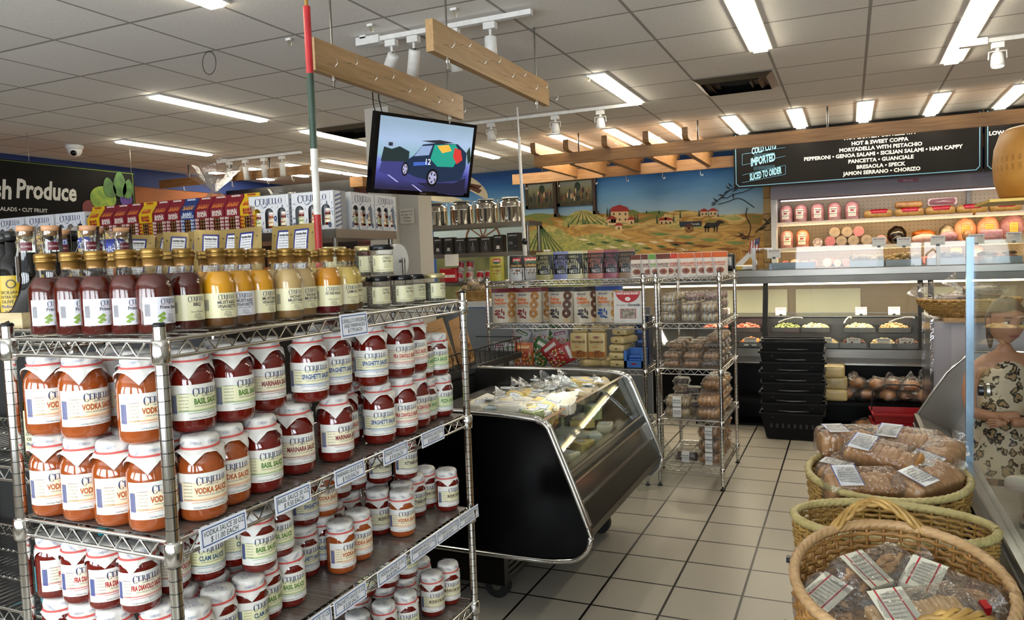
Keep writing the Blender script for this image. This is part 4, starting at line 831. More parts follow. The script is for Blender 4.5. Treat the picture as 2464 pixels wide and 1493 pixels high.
def disc(b, f, cx, cy, rx, ry, m, e=.0018, n=16, hole=0, a0=0, a1=2*pi):
    m = c_(m, .5) if isinstance(m, str) else m
    for i in range(n):
        p, q = a0+(a1-a0)*i/n, a0+(a1-a0)*(i+1)/n; b.add([f(cx+hole*rx*cos(p), cy+hole*ry*sin(p), e), f(cx+rx*cos(p), cy+ry*sin(p), e), f(cx+rx*cos(q), cy+ry*sin(q), e), f(cx+hole*rx*cos(q), cy+hole*ry*sin(q), e)], [(0, 1, 2, 3)], m)
def put(name, lab, cat, me, px, py, y, grp, z=None, rz=0, rot=None, sc=None, pn='bag'):
    p = PY(px, py, y); z = p.z if z is None else z
    return thing(name, lab, cat, me, (p.x, y, z), rz, grp, rot, sc)
fe = lambda f, e: (lambda x, y: f(x, y, e))
def nut(lines, col):
    def dr(b, f, rect):
        rect(-.066, .066, .035, .178, '#0c0c0e', .0008); rect(-.066, .066, 0, .036, col); rect(-.066, .066, .178, .195, col)
        b.add([f(-.066, .037, .0012), f(0, .022, .0012), f(.066, .037, .0012)], [(0, 1, 2)], c_('#0c0c0e', .4))
        for i, l in enumerate(lines): b.text(l, c_(col, .4), fe(f, .002), .019, 0, .158-.026*i, maxw=.10, stretch=.7, bold=0)
        b.text('ROASTED WITH REAL INGREDIENTS', c_('#8a8a8a', .4), fe(f, .002), .0045, 0, .082, maxw=.09)
        b.text('N', c_('#dcdcdc', .4), fe(f, .002), .026, -.02, .055, stretch=.7); b.text("AT'S", c_('#dcdcdc', .4), fe(f, .002), .011, .012, .062); b.text('NUTS', c_('#dcdcdc', .4), fe(f, .002), .011, .012, .048)
        b.text('GLUTEN FREE - VEGAN - ALL NATURAL', c_('#5c5648', .4), fe(f, .002), .004, 0, .02, maxw=.08)
    return pouch(.135, .197, .06, c_(col, .35), dr)
NUT = [((1312, 1332), ['SALTED', 'CARAMEL', 'CASHEWS'], '#a9a06a', 'salted caramel cashews'), ((1354,), ['MAPLE', 'BOURBON', 'ALMONDS'], '#8288b8', 'maple bourbon almonds'), ((1383, 1404), ['VANILLA', 'RUM', 'CASHEWS'], '#c9c39c', 'vanilla rum cashews'), ((1437,), ['CINNAMON', 'WHISKEY', 'PECANS'], '#b06a58', 'cinnamon whiskey pecans'), ((1472,), ['VANILLA', 'CHAI', 'CASHEWS'], '#8a4656', 'vanilla chai cashews'), ((1508,), ['CINNAMON', 'SUGAR', 'ALMONDS'], '#8a6c50', 'cinnamon sugar almonds')]
for xs_, ln, col, nm in NUT:
    me = nut(ln, col)
    for k, px in enumerate(xs_): put('nut_pouch', 'black pouch of '+nm+(' on the cookie rack' if k == 0 else ', half hidden behind its twin'), 'snack bag', me, px, 670, 5.10+.062*k, 'nut pouches on the cookie rack', 1.415)
def quad(body, low, nm):
    def dr(b, f, rect):
        rect(-.06, .06, 0, .09, low); rect(-.03, .04, .135, .163, '#b8202a', .0012); b.text('Loacker', '#e8e4dc', fe(f, .002), .013, .005, .150, maxw=.06, bold=.03, shear=.2)
        disc(b, f, .005, .133, .03, .008, '#2c6a4a', .0014); b.text('Quadratini', '#4a3416' if body != '#2a201c' else '#d8b070', fe(f, .002), .016, .002, .108, maxw=.09, shear=.2, bold=.02)
        for x, y, t_ in ((-.015, .06, .3), (.02, .065, -.2), (0, .04, .1), (.028, .045, .4)):
            for q, cc in enumerate(('#c49a5c' if body != '#2a201c' else '#3a2418', '#8a5c2c')): b.add([f(x-.017, y+q*.006, .0014+q*.0002), f(x+.017, y+t_*.01+q*.006, .0014+q*.0002), f(x+.02, y+.011+q*.006, .0014+q*.0002), f(x-.012, y+.012+q*.006, .0014+q*.0002)], [(0, 1, 2, 3)], c_(cc, .5))
    return pouch(.125, .178, .07, c_(body, .3), dr, taper=.12)
put('wafer_bag', 'yellow bag of wafer cubes at the cookie rack end', 'snack bag', quad('#b5a840', '#b5a840', ''), 1197, 674, 5.08, None, 1.415)
dq = quad('#2a201c', '#c4c4c4', '')
put('wafer_bag', 'brown and silver bag of chocolate wafer cubes', 'snack bag', dq, 1245, 674, 5.08, None, 1.415)
for k in range(3): put('wafer_bag', 'silver wafer bag seen edge-on', 'snack bag', dq, 1268+9*k, 674, 5.14+.03*k, 'silver wafer bags standing in a file', 1.415, rz=radians(62))
def felice(ck, top, leaf, choc):
    def dr(b, f, rect):
        rect(-.098, .098, .222, .254, top, .001)
        b.text('falcone', '#2c3c5c', fe(f, .002), .014, -.045, .205, maxw=.055, shear=.2, bold=.02)
        disc(b, f, -.045, .205, .034, .016, '#3c4c6c', .0016, 20, .94)
        b.text('Felice', '#c8662c', fe(f, .002), .024, -.045, .172, maxw=.07, bold=.04); b.text('mattino', '#c8662c', fe(f, .002), .022, -.035, .148, maxw=.09, bold=.04)
        b.text(choc, '#4a4038', fe(f, .002), .007, -.035, .128, maxw=.09); b.text('GOCCE DI CIOCCOLATO', '#4a4038', fe(f, .002), .007, -.035, .117, maxw=.09)
        for i in range(3):
            cy = .192-i*.062; cx = .052-.004*i
            disc(b, f, cx, cy, .031, .034, ck, .0018, 20, .28)
            rr = random.Random(i)
            for _ in range(16): a = rr.random()*6.28; r_ = rr.uniform(.4, .92); x, y = cx+.031*r_*cos(a), cy+.034*r_*sin(a); b.add([f(x-.003, y, .0024), f(x, y-.002, .0024), f(x+.003, y+.001, .0024), f(x, y+.003, .0024)], [(0, 1, 2, 3)], c_('#2c1a10', .6))
        for x, y, rx in ((-.06, .088, .02), (-.062, .066, .022), (-.045, .045, .02), (-.03, .088, .006), (-.015, .07, .006), (-.02, .038, .012)): disc(b, f, x, y, rx, rx*.5 if rx > .01 else .018, leaf, .0016, 12)
        for q in range(3): b.text('BIO', '#d8d0c8', fe(f, .003), .005, -.06+.008*q, .088-.021*q)
        disc(b, f, .05, .02, .035, .012, '#c8a878', .0015, 12)
    return pouch(.196, .256, .09, mat('bag_cream', '#c2b8a4', .35, var=.05, scale=6), dr, taper=.02)
F1 = felice('#b07a3c', '#6a1420', '#7a1c28', 'ROLLINE CON'); F2 = felice('#5a3420', '#1c1820', '#201c20', 'CUORE DI CACAO'); F3 = felice('#c08a3c', '#1c3c7c', '#1c4a8c', 'CIAMBELLE ALLO YOGURT')
for px, yy, me, rz, l in ((1216, 5.10, F1, .55, 'cream bag of ring cookies with maroon top, turned to the right'), (1274, 5.10, F1, .1, 'cream bag of ring cookies with maroon top, facing front'), (1306, 5.2, F1, .2, 'cream bag of ring cookies with maroon top, mostly hidden'), (1353, 5.10, F2, .05, 'cream bag of cocoa heart cookies with black top, facing front'), (1412, 5.10, F2, .75, 'cream bag of cocoa heart cookies with black top, turned sideways'), (1435, 5.22, F2, .9, 'cream bag of cocoa heart cookies in the shadow behind'), (1468, 5.12, F3, .1, 'cream bag of yogurt ring cookies with blue top')):
    put('cookie_bag', l, 'cookie bag', me, px, 774, yy, 'cookie bags on the second shelf', 1.105, rz)
# bakery carton with window
t = bpy.data.objects.new('cookie_carton', None); COL.objects.link(t); p = PY(1512, 775, 5.04); t.location = (p.x, 5.04, 1.1055); tag(t, 'white and red bakery carton with a clear window', 'carton')
B().box(-.1, .1, 0, .06, 0, .215, c_('#d8d4cc', .4)).ob('carton', t); b = B(); f = lambda x, y, e=.001: Vector((x, -e, y))
disc(b, f, 0, .215, .085, .075, '#b81c28', .001, 20, 0, pi, 2*pi); b.text('WHITE EAGLE BAKERY', '#f0e8e0', fe(f, .002), .014, 0, .203, maxw=.16, bold=.04); disc(b, f, 0, .165, .02, .014, '#f0e8e0', .0016, 8, .2)
b.text('the original', '#3a2c2c', fe(f, .002), .010, -.05, .125, maxw=.07, shear=.3); b.text('Chrusciki', '#16161c', fe(f, .002), .016, .04, .125, maxw=.09, bold=.03)
b.text('NET WT. 8 OZ (227g)', '#6a4a4a', fe(f, .002), .005, -.06, .012); disc(b, f, 0, .065, .078, .047, '#b81c28', .001, 4, .92, pi/4, 2*pi+pi/4); b.ob('front_print', t)
b = B(); b.rbox(-.05, .05, -.0015, .003, .034, .096, mat('chrusciki', '#b8ae9c', .5, col2='#6c6254', scale=40), .001); b.ob('window', t)
# candy bags on the third shelf
rr = random.Random(11)
def candy(c1, c2, c3):
    def dr(b, f, rect):
        rect(-.07, .07, .10, .16, c1); rect(-.05, .05, .12, .145, c2, .0012); b.text('Ambrosoli', '#e8e0d0', fe(f, .002), .014, 0, .132, maxw=.08, bold=.03, shear=.15)
        r2 = random.Random(5)
        for _ in range(60): x, y = r2.uniform(-.06, .06), r2.uniform(.01, .095); disc(b, f, x, y, .007, .006, r2.choice([c3, '#c8b060', '#a03020', '#3c6a2c', '#d8d0c0']), .0014, 6)
    return pouch(.145, .165, .06, c_(c1, .22), dr)
CB = [candy('#a84c20', '#d88a2c', '#a8321c'), candy('#2e5c2c', '#c8c4bc', '#6a7a3c'), candy('#98262c', '#c0bcb8', '#c84030'), candy('#b4b2b4', '#2c5a3c', '#8a8a90'), candy('#3c5a24', '#7a3a6a', '#c08a30'), candy('#b0aeb2', '#7a2a5a', '#a83838')]
CND = [(1207, 868, 5.16, 5, 0, .0, .95, 'white and green candy bag standing at the left post'), (1232, 868, 5.12, 3, .2, 0, .9, 'white candy bag with orange print beside the left post'), (1262, 868, 5.08, 0, .1, 0, 1, 'orange foil candy bag standing upright'), (1290, 862, 5.12, 1, 0, .5, 1.05, 'green-edged candy bag leaning to the right'), (1310, 830, 5.3, 3, 0, -.15, 1.1, 'tall white candy bag at the back'), (1330, 835, 5.3, 1, 0, .3, 1.0, 'green candy bag leaning at the back'), (1333, 868, 5.06, 2, 0, 1.15, 1, 'red and white candy bag lying on its side'), (1352, 868, 5.10, 2, .1, -.65, 1.05, 'red and white candy bag tipped left'), (1356, 838, 5.25, 5, 0, -.2, .9, 'purple-print candy bag at the back'), (1245, 835, 5.3, 3, 0, .4, .95, 'white candy bag at the back left'), (1225, 850, 5.3, 4, 0, -.2, .95, 'green candy bag at the back left')]
for px, py, yy, k, rz, ry, s_, l in CND: put('candy_bag', l+' on the third rack shelf', 'candy bag', CB[k], px, py, yy, 'loose candy bags on the third shelf', .795+(.05 if abs(ry) > 1 else .02 if abs(ry) > .4 else 0)+(.10 if py < 850 else 0), 0, (0, ry, rz), s_)
# ladyfinger packs
pk = mat('savoiardi_pack', '#c6b07c', .3, var=.06, scale=12); cak = mat('cake_print', '#5c2c10', .5, col2='#a86a2c', scale=60)
def savo(w=.125, h=.185, d=.06):
    b = B(); b.rbox(-w/2, w/2, -d/2, d/2, 0, h, pk, .012); f = lambda x, y, e=.001: Vector((x, -d/2-e, y))
    disc(b, f, 0, h*.82, .024, .008, '#7c1c28', .001); b.text('BALOCCO', '#e8dcc8', fe(f, .002), .006, 0, h*.82, maxw=.04); b.text('Savoiardi', '#5c2818', fe(f, .002), .019, 0, h*.66, maxw=w*.86, bold=.02, shear=.1)
    b.text('biscotto all\u2019uovo', '#7a5c40', fe(f, .002), .005, 0, h*.55, maxw=.05); b.poly([f(-w*.48, .012), f(w*.48, .012), f(w*.48, .05), f(-w*.48, .052)], c_('#a8642c', .4)); disc(b, f, .008, .034, .042, .026, cak, .002, 14)
    disc(b, f, -.012, h*.45, .02, .007, '#b88a50', .0015, 10); return b.mesh('pack')
def savl(w=.115, h=.052, d=.19):
    b = B(); b.rbox(-w/2, w/2, 0, d, 0, h, pk, .018, pillow=.1); b.box(-.008, .008, -.0015, .004, .018, .026, '#241c14'); b.sphere((.02, .05, h+.002), .02, .01, .003, c_('#7c1c28', .4)); return b.mesh('pack')
SV, SL = savo(), savl()
for px in (1396, 1439): put('ladyfinger_pack', 'upright cream ladyfinger pack with cake picture', 'cookie pack', SV, px, 868, 5.08, 'ladyfinger packs on the third shelf', .852)
for px, z, rz, y, l in ((1398, .797, -.9, 5.06, 'cream ladyfinger pack lying under the upright pair, left'), (1440, .797, -.8, 5.10, 'cream ladyfinger pack lying under the upright pair, right'), (1484, .797, 0, 5.04, 'bottom pack of the right ladyfinger stack'), (1482, .851, 0, 5.04, 'second pack up in the right ladyfinger stack'), (1483, .905, -.1, 5.04, 'third pack up in the right ladyfinger stack'), (1484, .959, -.35, 5.05, 'fourth pack up in the right ladyfinger stack, skewed'), (1490, 1.013, -.2, 5.1, 'top pack of the right ladyfinger stack'), (1397, 1.038, .1, 5.05, 'brown wrapped pack lying on the left upright ladyfinger pack'), (1440, 1.038, 0, 5.08, 'small cream pack lying on the right upright ladyfinger pack')):
    put('ladyfinger_pack', l, 'cookie pack', SL, px, 860, y, 'ladyfinger packs on the third shelf', z, rz, sc=(1, 1, .95) if z < 1.03 else (.95, .6, .9))
t = bpy.data.objects.new('display_box', None); COL.objects.link(t); p = PY(1526, 890, 5.03); t.location = (p.x, 5.03, .796); tag(t, 'bright blue open display box of snack packs by the rack post', 'display box')
bl = c_('#3c6cb0', .4); b = B(); b.box(-.07, .07, 0, .01, 0, .05, bl); b.box(-.07, -.05, 0, .12, 0, .12, bl); b.box(.05, .07, 0, .12, 0, .12, bl); b.box(-.07, .07, .11, .12, 0, .13, bl); b.box(-.07, .07, 0, .12, 0, .004, bl); b.sphere((0, -.001, .03), .02, .001, .007, c_('#7c1c28', .4)); b.ob('box', t)
b = B(); b.rbox(-.045, .045, .015, .1, .045, .065, c_('#2c5ca8', .25), .008); b.rbox(-.045, .045, .02, .1, .066, .085, c_('#3464b0', .25), .008); b.ob('snack_packs', t)
for k in range(4):
    b = B(); b.box(-.05, .05, 0, .12, 0, .07, c_('#16284e', .35)); b.box(-.03, .03, -.001, .0, .02, .04, c_('#4a74b8', .4)); thing('navy_carton', 'dark blue carton stacked behind the rack corner post', 'carton', b.mesh('c'), (-1.335, 5.22, .93+.0705*k if k < 3 else .8595), 0, 'dark blue cartons at the rack corner')
thing('navy_carton', 'lowest dark blue carton of the corner stack', 'carton', B().box(-.05, .05, 0, .12, 0, .063, c_('#16284e', .35)).mesh('c'), (-1.335, 5.22, .7955), 0, 'dark blue cartons at the rack corner')
# almond cookie pouches on the narrow rack
def alm(top, nm):
    def dr(b, f, rect):
        rect(-.05, .05, .118, .152, top); b.text('ALMOND', top, fe(f, .002), .013, 0, .085, maxw=.075, bold=.03); b.text('COOKIES', top, fe(f, .002), .011, 0, .070, maxw=.07, bold=.02)
        disc(b, f, 0, .035, .026, .02, '#8a4c2c', .0014, 14); disc(b, f, 0, .035, .012, .01, '#5a2418', .0018, 10)
    return pouch(.105, .155, .06, c_('#c8bcb0', .35), dr)
AO, AR, AG, AB = alm('#b8521c', ''), alm('#a83020', ''), alm('#5a8a3c', ''), alm('#5a2a1c', '')
for px, me, c in ((1532, AB, 'brown'), (1560, AB, 'brown'), (1578, AG, 'green'), (1596, AB, 'brown'), (1612, AR, 'red'), (1622, AR, 'red'), (1634, AR, 'red'), (1650, AO, 'orange'), (1669, AO, 'orange'), (1690, AO, 'orange'), (1708, AO, 'orange'), (1732, AO, 'orange')):
    put('cookie_pouch', 'white almond cookie pouch with '+c+' top', 'cookie pouch', me, px, 663, 5.06+.02*(px % 3), 'almond cookie pouches on top of the narrow rack', 1.4165, .25)
# clear bakery boxes
ck1 = mat('pale_cookie', '#d8c49c', .6, col2='#b89a68', scale=40, bump=.2); ck2 = mat('brown_cookie', '#94602c', .6, col2='#b8884c', scale=50, bump=.2); ck3 = mat('dark_cookie', '#2c1a12', .6, col2='#5c3a20', scale=50); ckw = mat('iced_cookie', '#d6cfc0', .5, var=.06, scale=20); crs = mat('croissant', '#b87c3c', .5, col2='#d4a468', scale=30, bump=.3); berr = mat('berry', '#8a1c20', .4, col2='#b8b0a0', scale=50)
def clamshell(w, d, h, kind, label=False):
    b = B(); n = 14
    def ring(s_, z, r_=.25):
        out = []
        for i in range(n*2):
            a = 2*pi*i/(n*2); k = (abs(cos(a))**5+abs(sin(a))**5)**(-1/5); out.append((w/2*s_*k*cos(a), d/2*s_*k*sin(a), z))
        return out
    rows = [ring(.82, 0), ring(.9, h*.25), ring(.96, h*.47), ring(1.03, h*.5), ring(1.03, h*.53), ring(.96, h*.56), ring(.88, h*.85), ring(.78, h), ring(.4, h*1.0), ring(.01, h)]
    m = n*2; vs = [p for r in rows for p in r]; fs = [(k*m+i, k*m+(i+1) % m, (k+1)*m+(i+1) % m, (k+1)*m+i) for k in range(len(rows)-1) for i in range(m)]
    b.add(vs, fs, clam, False); sh = b.mesh('clear_box')
    c = B(); rr = random.Random(int(w*1000)+len(kind))
    if kind in ('iced', 'brown', 'dark', 'pale', 'berry'):
        mm = {'iced': ckw, 'brown': ck2, 'dark': ck3, 'pale': ck1, 'berry': berr}[kind]; k = max(4, int(w/.017))
        for j in range(2 if d > .13 else 1):
            for i in range(k):
                x = -w*.4+w*.8*(i+.5)/k; y = (j-.5)*d*.4 if d > .13 else 0; r_ = min(h*.42, d*.3)
                q = Matrix.Translation((x, y, h*.46)) @ Matrix.Rotation(pi/2+rr.uniform(-.25, .25), 4, 'Y')
                g = B(); g.lathe([(0, -.006), (r_*.85, -.006), (r_, 0), (r_*.85, .006), (0, .006)], mm if i % 2 or kind != 'iced' else ck1, 12); c.add([q @ Vector(v) for v in g.v], g.f, mm if i % 2 or kind != 'iced' else ck1, True)
    else:
        for i in range(5):
            for j in range(2): c.sphere((-w*.32+w*.16*i, (j-.5)*d*.38, h*.42), w*.13, d*.2, h*.36, crs, 8, 6, jit=.5)
    parts = [('clear_box', sh), ('cookies', c.mesh('cookies'))]
    if label: b = B(); b.grid(1, 6, lambda u, v: ((u-.5)*w*.3, -d/2*.86-.006+.0*v if v < .5 else -d/2*.9+(v-.5)*d*.5, h*.1+min(v, .5)*1.75*h+.004*(v > .5)), c_('#d8d6d0', .4)); b.text('ITALIAN COOKIES', '#2a2a2a', lambda x, y: Vector((x, -d/2*.86-.0075, y)), .007, 0, h*.72, maxw=w*.26, bold=.03); parts.append(('label', b.mesh('label')))
    return parts
C1 = clamshell(.12, .115, .062, 'iced'); C1b = clamshell(.12, .115, .062, 'berry'); C2 = clamshell(.12, .125, .048, 'brown'); C2d = clamshell(.125, .13, .05, 'dark'); C3 = clamshell(.19, .15, .07, 'pale', True); C3c = clamshell(.17, .2, .078, 'crs'); C4 = clamshell(.17, .13, .075, 'dark', True); C4b = clamshell(.16, .19, .085, 'brown', True)
def cb(parts, x, y, z, lab, rz=0): thing('cookie_box', lab, 'cookie box', parts, (x, y, z), rz, 'clear cookie boxes on the narrow rack')
z = 1.109
for i, x in enumerate((-1.11, -.978, -.846)):
    for j in range(4):
        for k in range(3 if (i == 0 and j == 0) or j else 2):
            if (i, j, k) == (1, 0, 2): continue
            cb(C1 if j == 0 else (C1b if i else C1), x, 5.10+.15*j, z+.0635*k, 'clear box of '+('white iced cookies' if j == 0 or not i else 'red berry cookies')+' on the upper shelf, tier %s' % ('bottom', 'middle', 'top')[k])
z = .804
for i, x in enumerate((-1.10, -.965, -.835)):
    for j in range(4):
        for k in range(2 if j == 0 else (3 if i < 2 else 4)): cb(C2 if (i < 2) else (C2d if k % 2 == 0 else C2), x, 5.10+.15*j, z+.052*k, 'clear box of brown cookies on the second shelf, tier %s' % ('bottom', 'second', 'third', 'fourth')[k])
z = .462
for k in range(2): cb(C3, -1.065, 5.12, z+.072*k, 'clear box of pale cookies with white label, third shelf, '+('lower' if k == 0 else 'upper'))
for j in range(3):
    for k in range((2, 3, 3)[j]): cb(C3c, -.862, 5.14+.205*j, z+.08*k, 'clear box of pastries on the third shelf right, tier %s' % ('bottom', 'middle', 'top')[k])
for k in range(3): cb(C2d, -1.02, 5.42, z+.052*k, 'clear box of dark cookies at the third shelf back left')
for k in range(4): cb(C2d if k % 2 else C2, -1.12, 5.5, z+.052*k, 'clear box of cookies at the third shelf back corner')
z = .149
cb(C4, -1.02, 5.14, z, 'clear box of dark cookies with white label alone on the lowest shelf')
for j in range(3):
    for k in range((3, 3, 3)[j]): cb(C4b, -.86, 5.14+.2*j, z+.087*k, 'clear box of large cookies on the lowest shelf right, tier %s' % ('bottom', 'middle', 'top')[k])
# =================================================================== CANISTER SHELVES BEHIND
def slabshelf(name, lab, x0, x1, y0, y1, zs, zt, th=.04, posts=True, m=steel):
    t = bpy.data.objects.new(name, None); COL.objects.link(t); t.location = (x0, y0, 0); tag(t, lab, 'shelving'); w, d = x1-x0, y1-y0
    for z in zs: B().box(0, w, 0, d, z-th, z, m).ob('shelf_board', t)
    if posts:
        for px_, py_ in ((.03, .03), (w-.03, .03), (.03, d-.03), (w-.03, d-.03)): B().cyl((px_, py_, 0), (px_, py_, zt), .016, m, 10).ob('post', t)
    return t
slabshelf('canister_shelving', 'grey steel shelving of canisters and coffee maker boxes', -4.75, -2.86, 6.9, 7.25, (1.95, 1.655, 1.36, .95), 1.91)
def canister():
    b = B(); b.lathe([(0, 0), (.118, 0), (.121, .006), (.121, .15), (.123, .153), (.121, .156), (.121, .19), (.115, .2), (.08, .215), (.076, .22), (.076, .235)], chrome, 36); p = [('body', b.mesh('body'))]
    b = B(); b.lathe([(.083, .233), (.086, .236), (.086, .246), (.08, .25), (0, .25)], mat('grey_lid', '#8f9290', .4), 28); p.append(('lid', b.mesh('lid')))
    for s_ in (-1, 1): p.append(('handle', B().tube([(s_*.112, 0, .19), (s_*.135, 0, .205), (s_*.135, 0, .232), (s_*.112, 0, .238), (s_*.085, 0, .228)], .0045, chrome).mesh('handle')))
    b = B(); b.cyl((0, -.118, .03), (0, -.15, .03), .01, chrome); b.cyl((0, -.14, .03), (0, -.14, .06), .006, chrome); p.append(('spout', b.mesh('spout')))
    b = B(); f = cylf(.1215, .12, radians(-150)); b.grid(4, 1, lambda u, v: f((u-.5)*.022, v*.04), c_('#d0d0d0', .4)); b.text('A', '#202020', cylf(.122, .12, radians(-150)), .02, 0, .02, bold=.05); p.append(('sticker', b.mesh('sticker'))); return p
CN = canister()
for px in (990, 1050, 1112, 1171, 1230): p = PY(px, 540, 7.05); thing('steel_canister', 'shiny steel canister with grey lid and side handles', 'canister', CN, (p.x, 7.05, 1.9505), 0, 'steel canisters on the top shelf')
p = PY(945, 540, 7.15); thing('steel_canister', 'shiny steel canister half hidden behind the gift boxes', 'canister', CN, (p.x, 7.14, 1.9505), 0, 'steel canisters on the top shelf')
def moka(w, h, kind):
    b = B(); b.box(-w/2, w/2, 0, .11, 0, h, mat('carton_black', '#1b1b1d', .4, var=.1)); f = lambda x, y, e=.001: Vector((x, -e, y))
    b.text('LONDON SIP', '#c8c8c8', fe(f, .001), .013, 0, h*.86, maxw=w*.75, bold=.03); si = c_('#b0aca8', .3)
    if kind == 0:
        b.poly([f(-.022, h*.18), f(.022, h*.18), f(.015, h*.38), f(-.015, h*.38)], si); b.poly([f(-.015, h*.39), f(.015, h*.39), f(.022, h*.66), f(-.012, h*.68)], c_('#080808', .3)); b.add([f(.02, h*.62), f(.04, h*.6), f(.042, h*.4), f(.034, h*.4), f(.034, h*.55), f(.02, h*.58)], [(0, 1, 2, 3, 4, 5)], c_('#060606', .3))
    elif kind == 1:
        b.poly([f(-.025, h*.15), f(.018, h*.15), f(.015, h*.45), f(-.022, h*.45)], c_('#4a4a4e', .3)); b.poly([f(-.003, h*.45), f(.001, h*.45), f(.001, h*.7), f(-.003, h*.7)], si); b.add([f(.0, h*.68), f(.035, h*.5), f(.037, h*.4), f(.03, h*.42)], [(0, 1, 2, 3)], c_('#0a0a0a', .3))
    else: b.text('COFFEE', '#c8c8c8', fe(f, .001), .009, -w*.2, h*.5, maxw=w*.4); b.text('GRINDER', '#c8c8c8', fe(f, .001), .009, -w*.2, h*.42, maxw=w*.4); b.poly([f(.015, h*.12), f(.04, h*.12), f(.038, h*.7), f(.018, h*.7)], c_('#050505', .3)); b.poly([f(.017, h*.25), f(.039, h*.25), f(.039, h*.33), f(.017, h*.33)], si)
    for i in range(3): disc(b, f, -w*.25+w*.2*i, h*.06, .004, .004, '#8a8a8a', .001, 6)
    return b.mesh('carton')
MK = [moka(.105, .185, 0), moka(.125, .17, 1), moka(.13, .2, 2)]
for px, k, l in ((999, 0, 'stovetop coffee pot'), (1033, 2, 'coffee grinder'), (1055, 0, 'stovetop coffee pot'), (1081, 0, 'stovetop coffee pot'), (1109, 1, 'coffee press'), (1140, 1, 'coffee press'), (1171, 1, 'coffee press'), (1200, 0, 'stovetop coffee pot'), (1234, 2, 'coffee grinder')):
    p = PY(px, 612, 6.96); thing('coffee_maker_box', 'black carton with a '+l+' picture', 'carton', MK[k], (p.x, 6.95+(.02 if k == 2 else 0), 1.6555), 0, 'black coffee maker cartons', sc=.93)
can = B(); can.lathe([(0, 0), (.04, 0), (.04, .11), (0, .11)], c_('#cdcac6', .3), 16); f = cylf(.04, 0, -pi/2); can.grid(8, 1, lambda u, v: f((u-.5)*.09, .03+.05*v+.02*sin(u*3)), c_('#b0202c', .3)); can = can.mesh('can')
for r_, (z, xs_) in enumerate(((1.3605, (1108, 1132, 1158, 1178)), (1.472, (1112, 1134)))):
    for px in xs_: p = PY(px, 680, 7.02); thing('food_can', 'white can with red band behind the wafer bags, '+('lower' if r_ == 0 else 'upper')+' row', 'can', can, (p.x, 7.02, z), 0, 'red and white cans')
b = B(); b.rbox(-.06, .06, 0, .06, 0, .15, c_('#a81e24', .25), .01); b.box(-.04, .04, -.001, 0, .05, .08, c_('#d8d0c8', .4)); b = b.mesh('p')
for px in (1072, 1089): p = PY(px, 690, 6.96); thing('red_packet', 'red food packet standing left of the cans', 'packet', b, (p.x, 6.95, 1.3605), 0, 'red packets beside the cans')
p = PY(1088, 640, 6.9); o_ = B().box(-.08, .08, 0, .003, -.07, .05, c_('#cfcdc8', .4)).ob('shelf_notice', loc=(p.x, 6.895, 1.60)); tag(o_, 'blank white paper card hanging from the lower shelf', 'notice')
# tray basket of bagged taralli
wick = mat('wicker_pale', '#a5854c', .6, col2='#c4a468', scale=30); wickd = mat('wicker_brown', '#87642f', .55, col2='#ab8446', scale=26)
def weave(b, f, nu, nv, r, m, zig=.004, close=True):
    """f(u,v)->(pos, normal); horizontal strands that pass in and out of upright stakes"""
    for j in range(nv):
        pts = []
        for i in range(nu*2 if close else nu*2+1):
            p, n_ = f(i/(nu*2), (j+.5)/nv); pts.append(p+n_*(zig if (i//1+j) % 2 else -zig))
        b.tube(pts, r, m, 5, close)
def bowl(rx, ry, h, flare, nv, r, m, name='basket', stakes=36, rimr=.009, rimm=None, top=1.0, sqp=2.0, ztilt=None):
    def f(u, v):
        a = 2*pi*u; k = (abs(cos(a))**sqp+abs(sin(a))**sqp)**(-1/sqp); s_ = 1-flare*(1-v)**1.5; p = Vector((rx*s_*k*cos(a), ry*s_*k*sin(a), h*v+(ztilt(a)*v if ztilt else 0))); n_ = Vector((cos(a)/rx, sin(a)/ry, 0)).normalized(); return p, n_
    b = B(); weave(b, f, stakes, nv, r, m, r*.95)
    for i in range(stakes): b.tube([f(i/stakes, v/6)[0] for v in range(7)], r*.8, m, 4)
    b.add([f(i/24, 0)[0] for i in range(24)], [tuple(range(24))], m); w_ = b.mesh('woven_body')
    c = B(); N_ = 96
    for q in range(3): c.tube([f(i/N_, 1)[0]+Vector((0, 0, rimr*.3*sin(2*pi*i/N_*22+q*2.1)))+f(i/N_, 1)[1]*rimr*.3*cos(2*pi*i/N_*22+q*2.1) for i in range(N_)], rimr*.8, rimm or m, 6, True)
    return [('woven_body', w_), ('rim', c.mesh('rim'))], f
TB, _ = bowl(.17, .13, .09, .25, 9, .0045, wickd, stakes=24, rimr=.006)
p = PY(1130, 742, 6.3); slabshelf('side_counter', 'white counter with bagged snacks left of the cookie rack', p.x-.55, p.x+.25, 6.2, 6.7, (1.2,), 1.2, .05, True, whitepaint)
thing('bread_basket', 'oval wicker basket of bagged ring crackers', 'basket', TB, (p.x+.02, 6.36, 1.2005), .2, 'small wicker baskets')
tar = mat('taralli', '#b89a66', .6, col2='#d4bc8c', scale=30)
